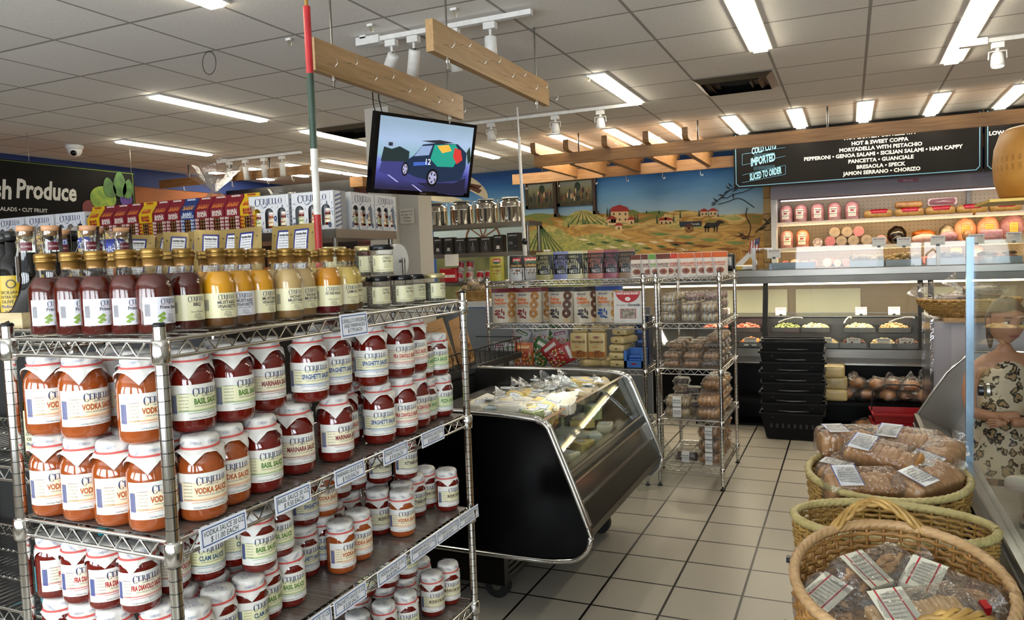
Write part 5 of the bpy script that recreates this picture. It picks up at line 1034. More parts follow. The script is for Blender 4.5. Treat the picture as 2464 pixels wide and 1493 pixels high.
for k in range(5):
    b = B(); rr = random.Random(k)
    for _ in range(14): x, y, zz = rr.uniform(-.06, .06), rr.uniform(-.04, .04), rr.uniform(.015, .055); a = rr.random()*3; b.tube([(x+.018*cos(t_), y+.018*sin(t_)*cos(a), zz+.018*sin(t_)*sin(a)) for t_ in [2*pi*i/8 for i in range(8)]], .0055, tar, 5, True)
    c = b.mesh('crackers'); b = B(); b.sphere((0, 0, .04), .08, .055, .045, cello, 12, 8, jit=.5); b.tube([(.06, 0, .06), (.1, 0, .09), (.13, 0, .13)], [.012, .008, .03], cello, 8, cap=False)
    thing('cracker_bag', 'clear bag of ring crackers in the oval basket', 'snack bag', [('crackers', c), ('clear_bag', b.mesh('bag'))], (p.x-.08+.055*k, 6.34+.03*(k % 2), 1.23+.045*(k % 3)), k*1.1, 'bagged ring crackers')
# items above rack A: stand clutter (jug, gourd, pumpkin)
t = slabshelf('side_counter', 'dark side counter behind the nut pouches', -3.45, -2.33, 8.0, 8.4, (1.36,), 1.36, .04, True, darkmetal)
p = PY(1316, 600, 8.1); b = B(); b.lathe([(0, 0), (.05, 0), (.06, .06), (.04, .13), (.02, .15), (.022, .19)], c_('#4a1418', .3), 16); b.lathe([(.026, .185), (.026, .21), (0, .21)], c_('#c8c4bc', .4), 12)
thing('wine_flask', 'small dark red flask with white cap above the nut pouches', 'bottle', b.mesh('f'), (p.x, 8.1, 1.3605), 0, None, sc=1.5)
b = B()
for i in range(10): a = 2*pi*i/10; b.sphere((.04*cos(a), .04*sin(a), .045), .035, .035, .045, c_('#8a2c14', .4), 8, 6)
p = PY(1342, 605, 8.15); thing('pumpkin', 'small orange red pumpkin decoration beside the flask', 'decoration', b.mesh('p'), (p.x, 8.15, 1.3605), 0, None, sc=1.5)
# =================================================================== DELI COUNTER
strip = mat('led_strip', '#ffe2b0', .5, emit=7, var=.01); stripw = mat('led_white', '#fff0d8', .5, emit=6, var=.01)
t = bpy.data.objects.new('deli_case', None); COL.objects.link(t); t.location = (-2.3, 7.3, 0); tag(t, 'long black and steel glass fronted deli case below the menu sign', 'deli case')
W5 = 4.9
navyb = mat('case_black', '#040406', .4, spec=.15)
B().box(0, W5, .06, 1.1, .0, .56, navyb).ob('base', t)
b = B(); b.box(0, W5, -.02, .06, .60, .672, steel); b.box(0, W5, .0, .06, .545, .60, steel2); b.box(0, W5, -.025, .06, .535, .548, chrome); b.ob('bumper', t)
b = B(); b.box(0, W5, .0, 1.1, .655, .672, steel2); b.box(0, W5, .62, .66, .672, .90, steel2); b.ob('deck', t)
b = B(); b.box(0, W5, .95, .99, .672, 1.28, mat('case_back', '#6a5c48', .4, .3, var=.1, scale=2)); b.ob('rear_wall', t)
for x in (1.12, 1.80, 2.95): B().box(x, x+.60, .935, .95, .93, 1.17, mat('rear_door', '#a6a58c', .35, var=.05, scale=3)).ob('rear_door', t)
b = B(); b.box(0, W5, .55, .95, .915, .925, steel); b.box(0, W5, .9, .945, .89, .93, steel); b.ob('rear_ledge', t)
b = B(); b.prism([(.15, 1.262), (1.05, 1.262), (1.05, 1.385), (.17, 1.385)], 0, W5, steel2, 'x'); b.ob('top_panel', t)
b = B(); b.box(0, W5, .13, .155, 1.268, 1.325, steel2); b.box(0, W5, .125, .15, 1.33, 1.385, steel); b.ob('top_trim', t)
b = B(); b.box(0, W5, .40, .425, 1.235, 1.26, strip); b.ob('light_strip', t)
for x in (1.56, 2.84, 2.92, 4.2): B().prism([(.0, .672), (.03, .672), (.20, 1.265), (.16, 1.265)], x, x+.045, darkmetal, 'x').ob('mullion', t)
for x0, x1 in ((.02, 1.55), (1.61, 2.83), (2.97, 4.19)): b = B(); b.add([(x0, .015, .675), (x1, .015, .675), (x1, .165, 1.262), (x0, .165, 1.262), (x0, .02, .675), (x1, .02, .675), (x1, .17, 1.262), (x0, .17, 1.262)], [(0, 1, 2, 3), (7, 6, 5, 4), (0, 4, 5, 1), (2, 6, 7, 3)], glass); b.ob('glass_panel', t)
l = bpy.data.lights.new('case_light', 'AREA'); l.shape = 'RECTANGLE'; l.size = 4.4; l.size_y = .05; l.energy = 26; l.color = (1, .88, .68)
lo = bpy.data.objects.new('case_light', l); COL.objects.link(lo); lo.parent = t; lo.location = (2.3, .43, 1.225)
# food trays in the case
def foodm(n, c1, c2, sc=60): return mat('food_'+n, c1, .45, col2=c2, scale=sc, bump=.4)
FD = [('salmon', '#b84a34', '#d8886c'), ('orange', '#c86a24', '#e8a44c'), ('greens', '#6a7a3c', '#a8a868'), ('beans', '#c8b888', '#e0d4a8'), ('chicken', '#b88a54', '#d8b888'), ('brown', '#4a2410', '#7a4420'), ('pasta', '#d8b878', '#e8d4a8'), ('red', '#a83420', '#c87040')]
def tray(w, d, n, seed, nm):
    c1, c2 = [(a, b_) for q, a, b_ in FD if q == n][0]; m = foodm(n, c1, c2); rr = random.Random(seed)
    b = B(); b.box(-w/2, w/2, -d/2, d/2, 0, .006, blackpl); b.box(-w/2, w/2, -d/2, -d/2+.004, 0, .05, steel2); b.box(-w/2, w/2, d/2-.004, d/2, 0, .05, blackpl); b.box(-w/2, -w/2+.004, -d/2, d/2, 0, .05, blackpl); b.box(w/2-.004, w/2, -d/2, d/2, 0, .05, blackpl); tr = b.mesh('tray')
    b = B(); g = B(); b.grid(12, 8, lambda u, v: ((u-.5)*w*.96, (v-.5)*d*.94, .03+.045*sin(pi*u)*sin(pi*v)+.012*mnoise.noise(Vector((u*9+seed, v*7, seed)))), m)
    for _ in range(60):
        u, v = rr.uniform(.06, .94), rr.uniform(.06, .94); s_ = rr.uniform(.008, .017); b.sphere(((u-.5)*w*.94, (v-.5)*d*.92, .036+.045*sin(pi*u)*sin(pi*v)), s_, s_*.8, s_*.7, m, 6, 4, jit=.8)
    return [('tray', tr), ('food', b.mesh('food'))]
TR = {}
def stag(x, y, z, w, h, lab, text='PASTA SALAD', grp='price signs in the deli case', tilt=.25):
    t = bpy.data.objects.new('price_sign', None); COL.objects.link(t); t.location = (x, y, z); t.rotation_euler = (-tilt, 0, 0); tag(t, lab, 'price tag', grp)
    B().box(-w/2, w/2, -.001, .001, 0, h, c_('#c9c7c0', .4)).ob('card', t); b = B(); f = lambda x_, y_: Vector((x_, -.002, y_))
    b.text(text, '#6a3434', f, h*.13, 0, h*.8, maxw=w*.8, bold=.03); b.text('with olive oil and herbs', gray, f, h*.07, 0, h*.58, maxw=w*.8); b.text('$ 9.99', gray, f, h*.09, w*.28, h*.2, maxw=w*.3); b.ob('lettering', t)
    B().box(-w*.12, w*.12, -.006, .004, -.008, .012, blackpl).ob('clip', t)
for i, (x, n, row) in enumerate(((-1.22, 'salmon', 1), (-.92, 'salmon', 1), (-1.15, 'orange', 0), (-.85, 'orange', 0), (-.55, 'greens', 1), (-.3, 'beans', 1), (.08, 'beans', 1), (.37, 'chicken', 1), (-.5, 'red', 0), (-.2, 'pasta', 0), (.03, 'brown', 0), (.27, 'pasta', 0), (.45, 'brown', 0), (.82, 'greens', 1), (1.1, 'salmon', 1), (.85, 'red', 0))):
    if (n, row) not in TR: TR[(n, row)] = tray(.27 if row else .22, .24, n, i, n)
    thing('food_tray', {'salmon': 'tray of pink salad', 'orange': 'tray of orange salad', 'greens': 'tray of green salad', 'beans': 'tray of pale bean salad', 'chicken': 'tray of chicken salad', 'brown': 'tray of dark roasted food', 'pasta': 'tray of pasta salad', 'red': 'tray of red salad'}[n]+' in the '+('back' if row else 'front')+' row of the deli case', 'food tray', TR[(n, row)], (x, 7.46+.27*row, .70+.085*row if row else .6735), 0, 'food trays in the deli case')
    if row == 0: stag(x, 7.325+.004*i, .69, .11, .075, 'white price card before the deli trays', ('GARDEN SALAD', 'BEAN SALAD', 'SEAFOOD SALAD')[i % 3])
for x in (-1.16, -.62, .10, .38): stag(x, 7.9, .93, .10, .075, 'white price card standing behind the deli trays', 'TUNA SALAD', tilt=.1)
for x, a in ((-.52, .2), (.42, .25), (-.02, 1.3)):
    b = B(); b.tube([(-.1, 0, 0), (-.04, 0, .02), (.04, 0, .03), (.1, 0, .022), (.115, 0, .012)], [.008, .007, .006, .006, .01], c_('#d8d8d4', .3), 8)
    o_ = b.ob('serving_spoon', loc=(x, 7.62, .895)); o_.rotation_euler = (0, -.1, a); tag(o_, 'white serving spoon resting on the deli food trays', 'spoon', 'serving spoons')
# glass screen on the counter with clipped cards
t = bpy.data.objects.new('counter_screen', None); COL.objects.link(t); t.location = (-.85, 7.62, 1.386); tag(t, 'low clear glass screen standing on the deli counter', 'glass screen')
B().box(0, 3.2, 0, .006, 0, .21, glass).ob('pane', t)
for x in (0, 1.55, 3.17): B().box(x, x+.03, -.008, .014, 0, .215, steel).ob('clamp_post', t)
for px, py, w in ((1862, 600, .12), (2115, 572, .11), (2175, 572, .11), (2257, 568, .11), (2350, 565, .12), (2440, 560, .11)):
    p = PY(px, py+14, 7.60); stag(p.x, 7.61, p.z-.03, w, .085, 'white price card clipped to the counter screen', 'HAM OFF THE BONE', 'price cards clipped to the counter screen', 0)
for px0, px1, c, l in ((1855, 1960, '#7f8c98', 'empty shallow blue steel tray on the deli counter'), (2045, 2125, '#8a8f92', 'steel tray heaped with rice balls, left'), (2130, 2215, '#8a8f92', 'steel tray heaped with rice balls, middle'), (2232, 2330, '#8a8f92', 'steel tray heaped with dark fritters'), (2350, 2450, '#8a8f92', 'steel tray of dark food behind the glass pane')):
    a, c2 = PY(px0, 630, 7.95), PY(px1, 630, 7.95); w = c2.x-a.x; x = (a.x+c2.x)/2
    t = bpy.data.objects.new('counter_tray', None); COL.objects.link(t); t.location = (x, 7.95, 1.386); tag(t, l, 'food tray'); b = B(); m = mat('tray'+c[1:], c, .45, .3)
    b.box(-w/2, w/2, -.16, .16, 0, .005, m); b.box(-w/2, w/2, -.165, -.16, 0, .06, m); b.box(-w/2, w/2, .16, .165, 0, .06, m); b.box(-w/2-.004, -w/2, -.16, .16, 0, .06, m); b.box(w/2, w/2+.004, -.16, .16, 0, .06, m); b.ob('tray', t)
    if 'empty' not in l:
        b = B(); rr = random.Random(px0); dk_ = 'dark' in l; m = foodm('ball', '#7a5a2c', '#a8843c', 20) if not dk_ else foodm('dark', '#3c2414', '#6a4c28', 40)
        for k in range(46 if not dk_ else 40): s_ = rr.uniform(.026, .034) if not dk_ else rr.uniform(.02, .04); b.sphere((rr.uniform(-w*.42, w*.42), rr.uniform(-.12, .12), .04+.03*rr.random()+.03*(k > 24)), s_, s_, s_*(.9 if not dk_ else .5), m, 8, 6, jit=.2 if not dk_ else .8)
        b.ob('food', t)
# scale, slicer head, mixer, flag
t = bpy.data.objects.new('coffee_urn', None); COL.objects.link(t); p = PY(1750, 655, 7.7); t.location = (p.x, 7.75, 1.386); tag(t, 'black and steel appliance behind the cookie pouches', 'appliance')
b = B(); b.rbox(-.07, .07, -.06, .06, 0, .17, blackpl, .02); b.ob('housing', t); b = B(); b.rbox(-.045, .05, -.066, -.055, .04, .14, steel, .008); b.ob('front_plate', t)
t = bpy.data.objects.new('meat_slicer', None); COL.objects.link(t); p = PY(1790, 650, 7.8); t.location = (p.x, 7.85, 1.386); tag(t, 'white angled meat slicer with yellow sticker on the counter', 'appliance')
b = B(); b.rbox(-.1, .1, -.1, .1, 0, .05, whitepl, .02); b.ob('base', t); b = B(); b.prism([(-.09, .05), (-.02, .05), (.10, .17), (.07, .20)], -.02, .02, whitepl); b.ob('carriage', t); b = B(); b.prism([(.04, .18), (.07, .20), (.13, .05), (.10, .05)], -.03, .03, whitepl); b.ob('arm', t); B().box(-.07, -.01, -.101, -.1, .005, .04, c_('#c8a82c', .4)).ob('sticker', t)
B().tube([(-.1, .0, .02), (-.16, -.02, .04), (-.2, 0, .015), (-.24, .02, .01)], .006, blackpl).ob('power_cord', t)
t = bpy.data.objects.new('small_flag', None); COL.objects.link(t); p = PY(1822, 645, 7.66); t.location = (p.x, 7.66, 1.386); t.rotation_euler = (0, .08, 0); tag(t, 'small striped flag taped to the screen post', 'flag')
B().cyl((0, 0, 0), (0, 0, .33), .003, blackpl, 6).ob('stick', t); b = B()
for i in range(7): b.grid(4, 1, lambda u, v: (-.001-.09*v*(1-0)*0-(.012*i+.012*v), .006*sin(u*5), .31-.12*u-.0*v-.006*i), '#9a2430' if i % 2 == 0 else '#cfccc4')
b.grid(3, 1, lambda u, v: (-.001-.04*v, .006*sin(u*5)-.002, .312-.055*u-.02*v), '#24305c'); b.ob('cloth', t)
# breads on the black bench in front
B_ = B(); B_.box(-1.3, .62, 6.95, 7.35, .235, .26, navyb); B_.box(-1.3, .62, 7.05, 7.35, 0, .02, navyb)
for x in (-1.3, -.3, .6): B_.box(x, x+.02, 6.98, 7.35, 0, .25, navyb)
o_ = B_.ob('display_bench'); tag(o_, 'low black bench holding bagged rolls before the deli case', 'bench')
bun = mat('bun', '#a4672c', .4, col2='#c4884a', scale=14, bump=.1)
def bunbag(n, seed):
    b = B(); rr = random.Random(seed)
    for i in range(n): b.sphere(((i-(n-1)/2)*.085+rr.uniform(-.01, .01), 0, .045), .055, .055, .04, bun, 12, 8, jit=.15)
    c = b.mesh('rolls'); b = B(); b.sphere((0, 0, .048), .05+.045*n, .072, .055, cello, 16, 10, jit=.5); b.tube([(.045*n, 0, .06), (.05*n+.03, 0, .1), (.05*n+.07, 0, .12)], [.02, .008, .035], cello, 8, cap=False)
    return [('rolls', c), ('clear_bag', b.mesh('bag'))]
BB = [bunbag(1, 1), bunbag(2, 2)]
for i, (px, py, z) in enumerate(((2037, 935, .262), (2090, 940, .262), (2135, 940, .262), (2178, 940, .262), (2215, 935, .262), (2062, 905, .345), (2112, 905, .345), (2152, 905, .345), (2195, 905, .345), (1995, 935, .262), (2000, 905, .345), (1960, 935, .262))):
    p = PY(px, py, 7.08); thing('roll_bag', 'clear bag of round rolls on the black bench, '+('lower' if z < .3 else 'upper')+' layer', 'bread', BB[0], (p.x, 7.08+.03*(i % 2), z), i*.9, 'bagged rolls on the black bench', sc=1.2)
for px in (2080, 2152): p = PY(px, 1020, 7.0); thing('roll_bag', 'clear bag of rolls under the black bench', 'bread', BB[1], (p.x, 7.02, .022), .8, 'bagged rolls under the bench')
thing('snack_pile', 'stack of pale wrapped snack packs beside the black baskets', 'snack stack', [('lower_packs', B().rbox(-.1, .1, -.09, .09, 0, .1, pk, .02, pillow=.1).mesh('p')), ('middle_packs', B().rbox(-.09, .1, -.08, .09, .1, .2, mat('pack_mix', '#9c8a58', .3, col2='#c4b48c', scale=20), .02, pillow=.1).mesh('p')), ('upper_packs', B().rbox(-.1, .08, -.08, .08, .2, .3, pk, .02, pillow=.1).mesh('p'))], (-.12, 7.06, .262), 0)
# black stacked baskets
def hand_basket(w, d, h, m, holes=True):
    b = B()
    def ring(s_, z): return [(sx*w/2*s_, sy*d/2*s_, z) for sx, sy in ((-1, -1), (1, -1), (1, 1), (-1, 1))]
    for (s0, z0), (s1, z1) in (((.8, 0), (.97, h-.015)), ((.97, h-.015), (1.03, h-.015)), ((1.03, h-.015), (1.03, h)), ((1.03, h), (.97, h)), ((.97, h), (.78, .006))):
        a = ring(s0, z0)+ring(s1, z1); b.add(a, [(i, (i+1) % 4, 4+(i+1) % 4, 4+i) for i in range(4)], m)
    b.add(ring(.8, 0), [(3, 2, 1, 0)], m); b.add(ring(.78, .006), [(0, 1, 2, 3)], m)
    for i in range(8):
        x = -w*.32+w*.64*i/7; k = .8+.17*.55; b.box(x-.008, x+.008, -d/2*(k+.012), -d/2*(k-.012), h*.42, h*.58, blackmat)
    return b
bkm = mat('basket_black', '#050506', .5, spec=.2); HB = hand_basket(.50, .34, .22, bkm).mesh('body')
cart = [('body', HB), ('handle', B().tube([(-.25, 0, .2), (-.24, -.1, .23), (0, -.2, .24), (.24, -.1, .23), (.25, 0, .2)], .007, mat('handle_grey', '#3a3a3c', .3)).mesh('handle'))]
for k in range(8):
    thing('shopping_basket', 'black plastic shopping basket in the tall stack, %s' % (['lowest', 'second lowest', 'third from bottom', 'fourth from bottom', 'fourth from top', 'third from top', 'second from top', 'topmost'][k]), 'shopping basket', cart, (-.44+.006*(k % 2), 6.70, .01+.085*k), radians(3*(k % 2)), 'stack of black shopping baskets')
HR = hand_basket(.42, .30, .2, mat('basket_red', '#8e0c16', .3, var=.05)).mesh('body')
for k in range(2):
    thing('shopping_basket', 'red plastic shopping basket on the floor, '+('lower' if k == 0 else 'upper')+' of two', 'shopping basket', [('body', HR), ('handle', B().tube([(-.21, 0, .19), (-.2, 0, .36), (-.1, 0, .405), (.1, 0, .405), (.2, 0, .36), (.21, 0, .19)] if k else [(-.21, 0, .19), (-.19, -.1, .185), (0, -.165, .18), (.19, -.1, .185), (.21, 0, .19)], .006, blackpl).mesh('handle'))], (.36, 6.55, .01+.075*k), radians(4), 'red shopping baskets')
o_ = B().box(-.05, .3, 6.65, 6.93, 0, .012, mat('diamond_plate', '#8f8f8c', .3, .9, col2='#5a5a58', scale=60, bump=.6)).ob('metal_plate'); tag(o_, 'ridged metal plate on the floor beside the red baskets', 'plate')
# =================================================================== MENU SIGNS
def menu(x0, x1, lab):
    t = bpy.data.objects.new('menu_sign', None); COL.objects.link(t); t.location = (x0, 9.0, 2.29); tag(t, lab, 'sign', 'black menu signs over the deli'); w = x1-x0
    B().box(0, w, 0, .03, 0, .62, MATS['chalkboard']).ob('board', t); b = B(); lb = c_('#5a8aa4', .5); f = lambda x, y, e=.002: Vector((x, -e, y))
    for a0, a1, c0, c1 in ((.02, w-.02, .018, .026), (.02, .028, .05, .6), (w-.028, w-.02, .05, .6)): b.poly([f(a0 if c1 > .1 else .05, c0), f(a1 if c1 > .1 else w-.05, c0), f(a1 if c1 > .1 else w-.05, c1), f(a0 if c1 > .1 else .05, c1)], lb)
    for s_ in (0, 1): b.poly([f(*(((w-x) if s_ else x), y)) for x, y in ((.02, .055), (.05, .022), (.056, .028), (.028, .058))], lb)
    b.ob('border', t); return t, f, lb
t, f, lb = menu(-1.19, 1.235, 'wide black menu sign listing imported cold cuts')
def at9(px, py): p = PY(px, py, 9.0); return p.x+1.19, p.z-2.29
b = B(); ww = c_('#d4d0c4', .6)
for s_, px, py, x0, x1 in (('HOT & SWEET SOPRESSATA', 2118, 325, 2020, 2215), ('HOT & SWEET COPPA', 2117, 340, 2048, 2187), ('MORTADELLA WITH PISTACHIO', 2119, 354, 2017, 2222), ('PEPPERONI \u2022 GENOA SALAMI \u2022 SICILIAN SALAMI \u2022 HAM CAPPY', 2127, 367.5, 1920, 2334), ('PANCETTA \u2022 GUANCIALE', 2120, 383, 2039, 2201), ('BRESAOLA \u2022 SPECK', 2120, 398, 2056, 2184), ('JAMON SERRANO \u2022 CHORIZO', 2121, 412, 2025, 2218)):
    a, c = at9(x0, py), at9(x1, py); x, y = at9(px, py); b.text(s_, ww, f, .038, (a[0]+c[0])/2, y, maxw=c[0]-a[0], bold=.03)
b.ob('menu_lettering', t); b = B(); lt = c_('#8ac4dc', .5)
for s_, px, py, h in (('COLD CUTS', 1838, 357, .07), ('IMPORTED', 1836, 384, .085), ('SLICED TO ORDER', 1842, 418, .07)):
    x, y = at9(px, py); b.text(s_, lt, lambda x_, y_: f(x_, y_+(x_-x)*.16), h, x, y, maxw=.34 if len(s_) > 9 else .26, bold=.03, stretch=.6)
for (x0, y0), (x1, y1) in (((1786, 372), (1890, 355)), ((1786, 398), (1890, 376)), ((1786, 440), (1890, 420)), ((1786, 422), (1890, 398)), ((1786, 372), (1786, 398)), ((1890, 398), (1890, 420))):
    a, c = at9(x0, y0), at9(x1, y1); b.tube([f(*a, .003), f(*c, .003)], .0022, lb, 4)
for k in range(16):
    x, y = at9(1815+k*3.2, 378-k*.3); b.tube([f(x, y+.03, .002), f(x, y-.01, .002)], .002, lb, 4)
    x, y = at9(1815+k*3.2, 408-k*.3); b.tube([f(x, y+.03, .002), f(x, y-.01, .002)], .002, lb, 4)
b.ob('banner_artwork', t)
t, f, lb = menu(1.255, 3.2, 'second black menu sign cut by the right frame edge')
b = B()
for s_, py, h in (('LOW SALT HAM \u2022 ROAST TURKEY', 318, .046), ('CHICKEN \u2022 ROAST BEEF', 330, .046), ('MOZZARELLA \u2022 PROVOLONE', 360, .046)):
    x = PY(2380 if 'LOW' in s_ else 2405, py, 9.0).x-1.255; y = PY(2420, py, 9.0).z-2.29; b.text(s_, ww, f, .038, x, y, 'l', bold=.03)
b.ob('menu_lettering', t)
# =================================================================== OPEN MEAT COOLER
peg = mat('pegboard', '#cbb99a', .6, var=.02)
t = bpy.data.objects.new('open_cooler', None); COL.objects.link(t); t.location = (-.84, 9.5, 0); tag(t, 'tall open wall cooler stocked with wrapped meats', 'refrigerator'); W6 = 4.3
mauve = mat('cooler_mauve', '#8d8288', .5, var=.04, scale=2)
b = B(); b.box(0, W6, 0, .9, 2.19, 2.36, mauve); b.box(0, W6, -.04, .0, 2.17, 2.26, mauve); b.ob('canopy', t)
B().box(.62, .80, -.045, -.04, 2.285, 2.315, c_('#9a1c30', .4)).ob('brand_plate', t) if 0 else None
b = B(); b.box(1.34, 1.54, -.006, .0, 2.275, 2.312, c_('#8e1c34', .4)); b.text('McCray', '#d8c8c8', lambda x, y: Vector((x, -.008, y)), .022, 1.44, 2.293, maxw=.16, shear=.2); b.ob('brand_plate', t)
B().box(0, .06, 0, .95, 0, 2.19, whitepaint).ob('side_panel', t); B().box(W6-.06, W6, 0, .95, 0, 2.19, whitepaint).ob('side_panel', t)
b = B(); b.box(.06, W6-.06, .72, .95, .3, 2.19, peg); dots = c_('#5a4c3c', .8)
for i in range(88):
    for j in range(22):
        x = .1+i*.045; z = 1.18+j*.045
        if x < W6-.1: b.add([(x, .7192, z), (x+.008, .7192, z), (x+.008, .7192, z+.008), (x, .7192, z+.008)], [(0, 1, 2, 3)], dots)
b.ob('perforated_back', t)
for x in (2.08,): B().box(x, x+.04, .68, .72, .4, 2.19, steel2).ob('shelf_upright', t)
for z, d in ((1.90, .12), (1.595, .08), (1.36, .0)):
    b = B(); b.box(.06, 2.07, d, .72, z-.02, z, mat('shelf_cream', '#b9ad98', .5)); b.box(2.10, W6-.06, d, .72, z-.02, z, MATS['shelf_cream']); b.box(.06, 2.07, d-.01, d, z-.045, z+.004, MATS['shelf_cream']); b.box(2.10, W6-.06, d-.01, d, z-.045, z+.004, MATS['shelf_cream']); b.ob('shelf', t)
for z in (1.865, 1.562, 2.155):
    o_ = B().box(.1, W6-.1, .14, .165, z-.004, z+.010, mat('warm_strip', '#ffc074', .5, emit=2.0 if z < 2 else 1.2, var=.01) if z < 2 else mat('dim_strip', '#e8d0d8', .5, emit=1.0, var=.01)).ob('light_strip', t)
    l = bpy.data.lights.new('cooler_light', 'AREA'); l.shape = 'RECTANGLE'; l.size = 4.1; l.size_y = .04; l.energy = 7 if z < 2 else 6; l.color = (1, .70, .38) if z < 2 else (1, .86, .84)
    lo = bpy.data.objects.new('cooler_light', l); COL.objects.link(lo); lo.parent = t; lo.location = (W6/2, .03 if z < 2 else -.02, z-.03); lo.rotation_euler = (radians(38), 0, 0)
ham = mat('mortadella', '#c07468', .35, col2='#d09088', scale=18); hamo = mat('mortadella_orange', '#c0622c', .35, col2='#d07c44', scale=18); sala = mat('salami_casing', '#6e6150', .6, col2='#8a7c68', scale=22); salc = mat('salami_cut', '#7c3c44', .5, col2='#a86a6a', scale=60)
def mort(m):
    b = B(); pr = [(0, .001), (.068, 0), (.075, .01), (.077, .12), (.070, .17), (.05, .2), (.02, .212), (0, .214)]; b.lathe(pr, m, 20); body = b.mesh('meat')
    f = cylf(.078, .03, -pi/2); b = B(); b.grid(8, 1, lambda u, v: f((u-.5)*.098, v*.13), c_('#a8342c', .4)); f = cylf(.0785, .036, -pi/2, .001); b.grid(8, 1, lambda u, v: f((u-.5)*.086, v*.118), c_('#d6cdb4', .4)); f = cylf(.079, .036, -pi/2, .002)
    b.text('Veroni', '#2a2420', f, .022, 0, .098, maxw=.07, shear=.2, bold=.03); b.grid(3, 1, lambda u, v: f((u-.5)*.04, .06+v*.02), c_('#8e2a34', .4)); b.text('MORTADELLA', '#2c4a34', f, .011, 0, .042, maxw=.075, bold=.02); b.text('con pistacchi', gray, f, .006, 0, .025, maxw=.06); b.text('NET WT 7 LB', gray, f, .005, 0, .012, maxw=.05)
    w = B(); w.lathe([(.079, .0), (.08, .12), (.073, .172), (.052, .204), (.01, .217)], cello, 16, cap=False, wob=.1)
    return [('meat', body), ('label', b.mesh('label')), ('wrap', w.mesh('wrap'))]
MO, MO2 = mort(ham), mort(hamo)
def shelfp(px, y, z): return PY(px, 520, y).x, y, z
for px in (1892, 1927, 1967, 2008, 2050): x, y, z = shelfp(px, 9.72, 1.9012); thing('mortadella', 'wrapped pink mortadella standing on the top cooler shelf', 'meat', MO, (x, y, z), random.uniform(-.2, .2), 'mortadellas on the top cooler shelf')
x, y, z = shelfp(1893, 9.70, 1.5962); thing('mortadella', 'wrapped pink mortadella alone on the middle cooler shelf', 'meat', MO, (x, y, z), .1)
x, y, z = shelfp(1931, 9.70, 1.5962); thing('mortadella', 'orange mortadella on the middle cooler shelf', 'meat', MO2, (x, y, z), -.1)
redf = mat('red_foil', '#98121c', .22, .2, var=.1); loaf = mat('cheese_loaf', '#8a6428', .45, col2='#a8843c', scale=20)
def prov():
    b = B(); b.rbox(-.15, .15, -.06, .06, 0, .095, loaf, .04); body = b.mesh('loaf'); b = B(); b.rbox(-.10, .115, -.062, .062, .03, .098, redf, .038); lb_ = b.mesh('red_wrap')
    return [('loaf', body), ('red_wrap', lb_)]
PV = prov()
for px in (2113, 2188, 2262, 2338, 2418): x, y, z = shelfp(px, 9.72, 1.9012); thing('ham_loaf', 'ham loaf in red foil lying on the top cooler shelf', 'meat', PV, (x, y, z), random.uniform(-.06, .06), 'red foil ham loaves')
x, y, z = shelfp(2186, 9.74, 1.998); b = B(); b.rbox(-.14, .14, -.055, .055, 0, .075, mat('smoked_meat', '#7c5024', .45, col2='#a87c3c', scale=14), .03); thing('smoked_ham', 'brown smoked meat on top of the second red loaf', 'meat', b.mesh('m'), (x, y, z), .05)
x, y, z = shelfp(2268, 9.74, 1.998); b = B(); b.rbox(-.15, .14, -.05, .05, 0, .095, c_('#c8b4a8', .4), .03); fz = lambda x_, y_, e=.001: Vector((x_, -.0505-e, y_)); b.poly([fz(-.13, .02), fz(.1, .015), fz(.125, .06), fz(.1, .085), fz(-.12, .08), fz(-.14, .05)], mat('cured_ham', '#4a1418', .4, col2='#6e2a2a', scale=14)); b.poly([fz(-.1, .045, .002), fz(0, .06, .002), (fz(.1, .045, .002)), fz(0, .05, .002)], c_('#b89a94', .4)); thing('cured_ham', 'cut cured ham showing dark red face on the top shelf', 'meat', b.mesh('m'), (x, y, z), .04)
def logm(r, m, m2, l_=.3): b = B(); b.cyl((0, 0, r), (0, l_, r), r, m, 20); b.lathe([(0, 0), (r*.96, 0)], m2, 20, cap=False); k = len(b.v)-40; b.v[k:] = [(v[0], -.001, r+v[1]) for v in b.v[k:]]; return b.mesh('log')
lm1, lm2 = logm(.06, sala, sala), logm(.06, sala, salc)
net = lambda: None
for px, z, me, l in ((2076, 1.5962, lm2, 'cut reddish'), (2102, 1.5962, lm1, 'grey'), (2133, 1.5962, lm1, 'grey'), (2166, 1.5962, lm1, 'grey'), (2008, 1.70, lm1, 'grey'), (2038, 1.70, lm1, 'grey'), (2066, 1.70, lm2, 'purple cut')):
    pxx = {2076: 1997, 2102: 2024, 2133: 2053, 2166: 2085}.get(px, px); x, y, zz = shelfp(pxx, 9.66, z); thing('salami_log', l+' salami log pointing at the front, '+('lower' if z < 1.65 else 'upper')+' row of the pile', 'meat', me, (x, y, zz), 0, 'salami logs in the cooler')
x, y, z = shelfp(1967, 9.66, 1.5962); thing('pancetta', 'round rolled pancetta with white swirls on middle shelf', 'meat', logm(.052, c_('#c8c0b4', .4), mat('pancetta', '#b8aca0', .4, col2='#5c4038', scale=26)), (x, y, z), 0)
x, y, z = shelfp(2120, 9.66, 1.5962); thing('ham_end', 'small ham end behind a price card', 'meat', logm(.055, ham, ham), (x, y, z), 0)
blk = mat('black_forest', '#0e0a08', .2); ros = mat('roast_turkey', '#8a4414', .3, col2='#b8702c', scale=12); ham3 = mat('pale_ham', '#b88c80', .45, col2='#c8a498', scale=16); ham4 = mat('peach_ham', '#d0946c', .45, col2='#dca888', scale=16); ham5 = mat('mauve_ham', '#8c6068', .45, col2='#a07880', scale=30); spk = mat('speckled_ham', '#a07850', .5, col2='#6a4628', scale=40)
